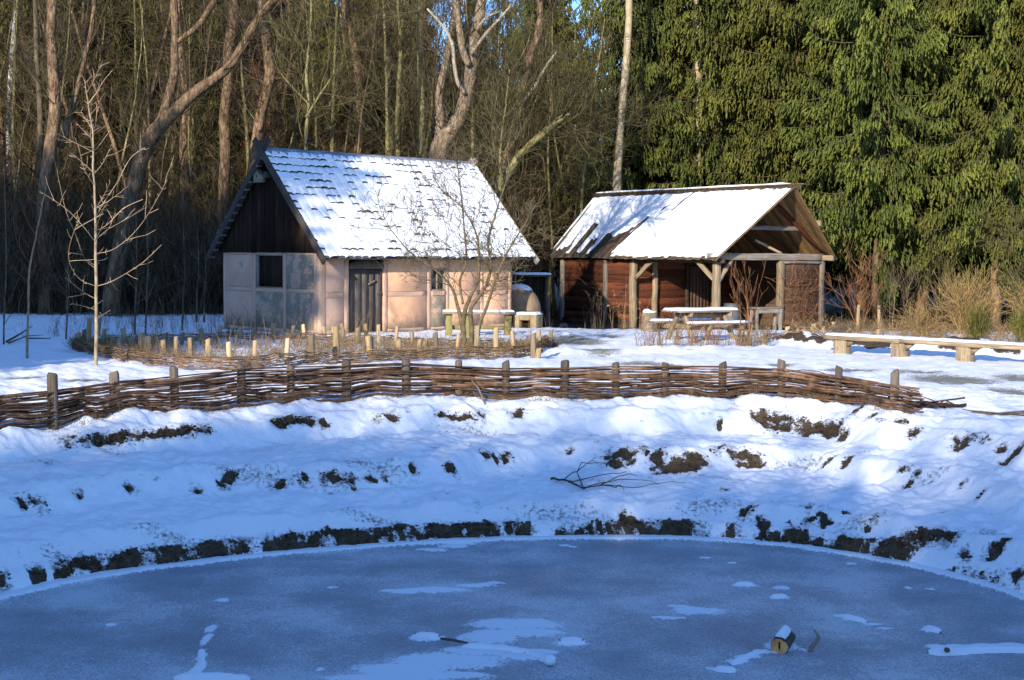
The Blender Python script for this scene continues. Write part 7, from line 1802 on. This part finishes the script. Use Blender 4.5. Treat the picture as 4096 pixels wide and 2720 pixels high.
def build_low_growth():
    rng = random.Random(55)
    bf = np.array(DATA['bedfront']); bb = np.array(DATA['bedback'])
    def in_bed():
        f = rng.random(); i = f * (len(bf) - 1); a = bf[int(i)] * (1 - i % 1) + bf[min(int(i) + 1, len(bf) - 1)] * (i % 1)
        j = f * (len(bb) - 1); b = bb[int(j)] * (1 - j % 1) + bb[min(int(j) + 1, len(bb) - 1)] * (j % 1)
        t = rng.uniform(.06, .95); return a * (1 - t) + b * t
    sp = [in_bed() for _ in range(1200)]
    S = stems_mesh('x', sp, rng, None, (.08, .36), 6, .8, .0042, .5, 1)
    S2 = stems_mesh('x', [in_bed() for _ in range(60)], rng, None, (.5, 1.0), 3, .35, .004, .35, 0)
    for k in ('a', 'b', 'ra', 'rb', 't'): getattr(S, k).extend(getattr(S2, k))
    o = link('dry_stalks', S.me('dry_stalks', MAT['straw'])); setp(o, 'dense dry straw coloured stalks filling the garden bed', 'dry plants', None, 'stuff')
    # dry grass tufts along the fence foot, and litter by the bank
    sp = []
    Fp = DATA['fence']
    for _ in range(150):
        i = rng.randrange(len(Fp) - 1); t = rng.random(); sp.append((Fp[i][0] * (1 - t) + Fp[i + 1][0] * t, Fp[i][1] * (1 - t) + Fp[i + 1][1] * t - rng.uniform(.08, .2)))
    S = stems_mesh('x', sp, rng, None, (.08, .24), 5, .9, .0028, .7)
    for cx, cy, rx, ry in DATA['dirt']:
        if rng.random() < .22 and cy > 18:
            S3 = stems_mesh('x', [(cx + rng.uniform(-rx, rx), cy + .02)], rng, None, (.03, .09), 7, 1.2, .0022, .9)
            for k in ('a', 'b', 'ra', 'rb', 't'): getattr(S, k).extend(getattr(S3, k))
    o = link('dry_grass', S.me('dry_grass', MAT['straw'])); setp(o, 'dry grass blades poking through snow along the fence foot', 'grass', None, 'stuff')
    # clumps near the picnic table
    def clump(name, label, cat, x, y, w, d, n, hr, mat, per=6, spread=.35, rad=.006, lvl=1, curve=.2, heads=0, group=None, sides=3):
        g = gz(x, y); S = stems_mesh('x', [(x + rng.gauss(0, w), y + rng.gauss(0, d)) for _ in range(n)], rng, None, hr, per, spread, rad, curve, lvl, heads)
        me = S.me(name, MAT[mat], sides)
        co = np.zeros(len(me.vertices) * 3, np.float32); me.vertices.foreach_get('co', co); co = co.reshape(-1, 3) - np.array([x, y, g], np.float32); me.vertices.foreach_set('co', co.ravel())
        o = link(name, me); o.location = (x, y, g); return setp(o, label, cat, group)
    P = DATA['P']
    clump('dry_plant', 'reddish brown dry perennial clump right in front of the picnic table', 'plant', 4.45, 32.2, .30, .15, 16, (.3, .75), 'red_stem', 6, rad=.0045)
    clump('dry_plant', 'small reddish dry clump left of the picnic table', 'plant', 3.15, 32.2, .20, .12, 10, (.2, .5), 'red_stem', 5, rad=.0045)
    clump('dry_plant', 'dry clump with seed heads between the two reddish clumps', 'plant', 3.75, 32.6, .22, .12, 10, (.3, .7), 'straw', 5, heads=.3)
    clump('dry_plant', 'short brown clump at the foot of the twiggy shrub', 'plant', 5.5, 32.7, .22, .15, 22, (.2, .55), 'straw', 7)
    clump('dry_plant', 'dark wiry clump left of the low stake ring', 'plant', 6.1, 34.0, .14, .1, 8, (.3, .7), 'bark_dark', 5, .8)
    clump('dry_plant', 'dead stalks with pale heads before the shed post', 'plant', 3.4, 44.3, .25, .2, 7, (.8, 1.5), 'straw', 2, .15, heads=.8)
    clump('dry_plant', 'brown stalks with curled heads against the reddish shed wall', 'plant', 2.75, 45.8, .2, .2, 8, (.7, 1.5), 'bark_dark', 2, .15, heads=.8)
    clump('straw_heap', 'flattened heap of straw at the shed corner post', 'straw', 3.6, 48.6, .45, .25, 45, (.15, .4), 'straw', 6, 1.6, .005, 0, .6)
    # twiggy shrub before the bay
    def shrub(label, x, y, n, L, r, mat, lvl, nch, spread, seed, up=.1, wob=.14, name='bare_shrub', dirs=.45, group=None, rmin=.0045):
        rg = random.Random(seed); g = gz(x, y); S = Segs()
        for _ in range(n):
            a = rg.uniform(0, 6.28); e = rg.uniform(0, dirs)
            grow(S, (rg.gauss(0, .1), rg.gauss(0, .06), -.05), (math.cos(a) * e, math.sin(a) * e, 1), L * rg.uniform(.6, 1.1), r, lvl, rg, nch, up, wob, rmin, spread)
        o = link(name, S.me(name, MAT[mat], 4)); o.location = (x, y, g); setp(o, label, 'shrub', group)
    shrub('tall knotty twiggy shrub right of the picnic table', 5.5, 33.2, 4, 1.55, .02, 'twig_red', 2, (4, 4), (.25, .6), 3, .14, .09, dirs=.25)
    shrub('sparse bare shrub between the shed end wall and the spruces', 11.9, 48.5, 6, 2.4, .02, 'twig_red', 2, (5, 5), (.3, .9), 4)
    shrub('bare upright shrub left of the large straw coloured bush', 12.2, 45.0, 5, 2.6, .028, 'twig_brown', 2, (5, 5), (.3, .9), 6)
    shrub('large straw coloured bush of dense arching stems right of the spruce trunks', 12.4, 38.5, 95, 1.55, .008, 'golden_stem', 1, (8, 6), (.3, .9), 7, .0, .14, dirs=.7)
    shrub('second straw coloured bush by the right picture edge', 14.3, 38.8, 80, 1.5, .008, 'golden_stem', 1, (8, 6), (.3, 1.), 8, -.02, .15, dirs=.8)
    shrub('branchy leafless bush with yellowish stems at the right picture edge', 13.9, 37.4, 8, 3.0, .024, 'twig_olive', 3, (5, 5, 5), (.4, 1.1), 9, .03, .18)
    shrub('low tangled bush on the far bed edge behind the bench', 10.6, 36.5, 70, .9, .006, 'golden_stem', 1, (6, 5), (.4, 1.2), 10, -.02, .2, dirs=1.1)
    shrub('low dry tangled bush near the left end of the long bench', 8.0, 34.2, 30, .6, .006, 'bark_dark', 1, (6, 5), (.4, 1.2), 12, -.02, .2, dirs=1.2)
    shrub('small green broom shrub in the dry bed', 11.6, 35.2, 90, .75, .006, 'needles', 1, (6, 5), (.2, .5), 13, .05, .08, 'evergreen_shrub', .3)
    shrub('rounder green broom shrub a little right of the other green one', 12.5, 34.6, 90, .65, .006, 'needles', 1, (6, 5), (.2, .5), 14, .05, .08, 'evergreen_shrub', .35)
    shrub('tall thin shrub before the dark wood at the right', 14.6, 48.0, 6, 3.2, .026, 'twig_olive', 2, (6, 5), (.3, 1.0), 15)
    # climber on the end wall of the shed
    rg = random.Random(17); S = Segs(); x, y = 8.75, 45.35; g = -.25
    c, s = math.cos(-.919), math.sin(-.919)
    def wl(lx, ly, lz): return (SHED_LOC[0] + SHED_S * (c * lx - s * ly), SHED_LOC[1] + SHED_S * (s * lx + c * ly), SHED_LOC[2] + SHED_S * lz)
    for _ in range(120):
        ly = rg.gauss(3.75, .38); lz = rg.uniform(0, 1.5); p = Vector((.03 + rg.random() * .25, ly, lz)); d = Vector((rg.uniform(-.2, .3), rg.uniform(-1, 1), rg.uniform(-.2, 1))).normalized()
        t = rg.random(); L = rg.uniform(.4, 1.4); k = 8
        for i in range(k):
            q = p + d * L / k; q.x = min(max(q.x, .02), .38); q.z = max(q.z, 0)
            S.add(wl(*p), wl(*q), .006, .005, t); p = q; d = (d + rvec(rg) * .32).normalized()
    o = link('climbing_plant', S.me('climbing_plant', MAT['red_stem'])); setp(o, 'tangled reddish leafless climber on the end wall of the shed', 'climber')
    # undergrowth: thicket stems along the wood edge and inside it
    sp = []
    for _ in range(3000):
        yy = 46.2 + 14 * rng.random() ** 1.4; xx = rng.uniform(-.40 * yy, .2); sp.append((xx, yy))
    for _ in range(500):
        yy = rng.uniform(50, 62); xx = rng.uniform(1, 24)
        if xx > 12.5 or yy > 58: sp.append((xx, yy))
    S = Segs()
    for x, y in sp:
        g = gz(x, y); h = rng.uniform(.8, 4.5) if x < 0 else rng.uniform(.5, 2.2)
        grow(S, (x, y, g - .05), (rng.uniform(-.35, .35), rng.uniform(-.35, .35), 1), h, .006 + .0035 * h, 1, rng, (7,), .05, .13, .005, (.3, 1.0))
    o = link('undergrowth', S.me('undergrowth', MAT['twig_brown'])); setp(o, 'tangled leafless undergrowth filling the shaded wood', 'undergrowth', None, 'stuff')
    sp = []
    for _ in range(260):
        xx = rng.uniform(7.5, 15.5); sp.append((xx, rng.uniform(33.5, 41)))
    S = stems_mesh('x', sp, rng, None, (.15, .55), 8, 1.0, .005, .6, 1)
    o = link('dry_grass', S.me('dry_grass', MAT['straw'])); setp(o, 'matted dry grass and stalks in the bed behind the long bench', 'dry plants', None, 'stuff')
    S = stems_mesh('x', [(rng.uniform(-12, -6), rng.uniform(34, 43)) for _ in range(120)], rng, None, (.2, .7), 4, .4, .004, .25, 1)
    o = link('dry_stalks', S.me('dry_stalks', MAT['bark_dark'])); setp(o, 'thin dark stalks standing in the shaded snow left of the house', 'dry plants', None, 'stuff')

build_heroes()
build_young()
build_forest()
build_spruces()
build_low_growth()
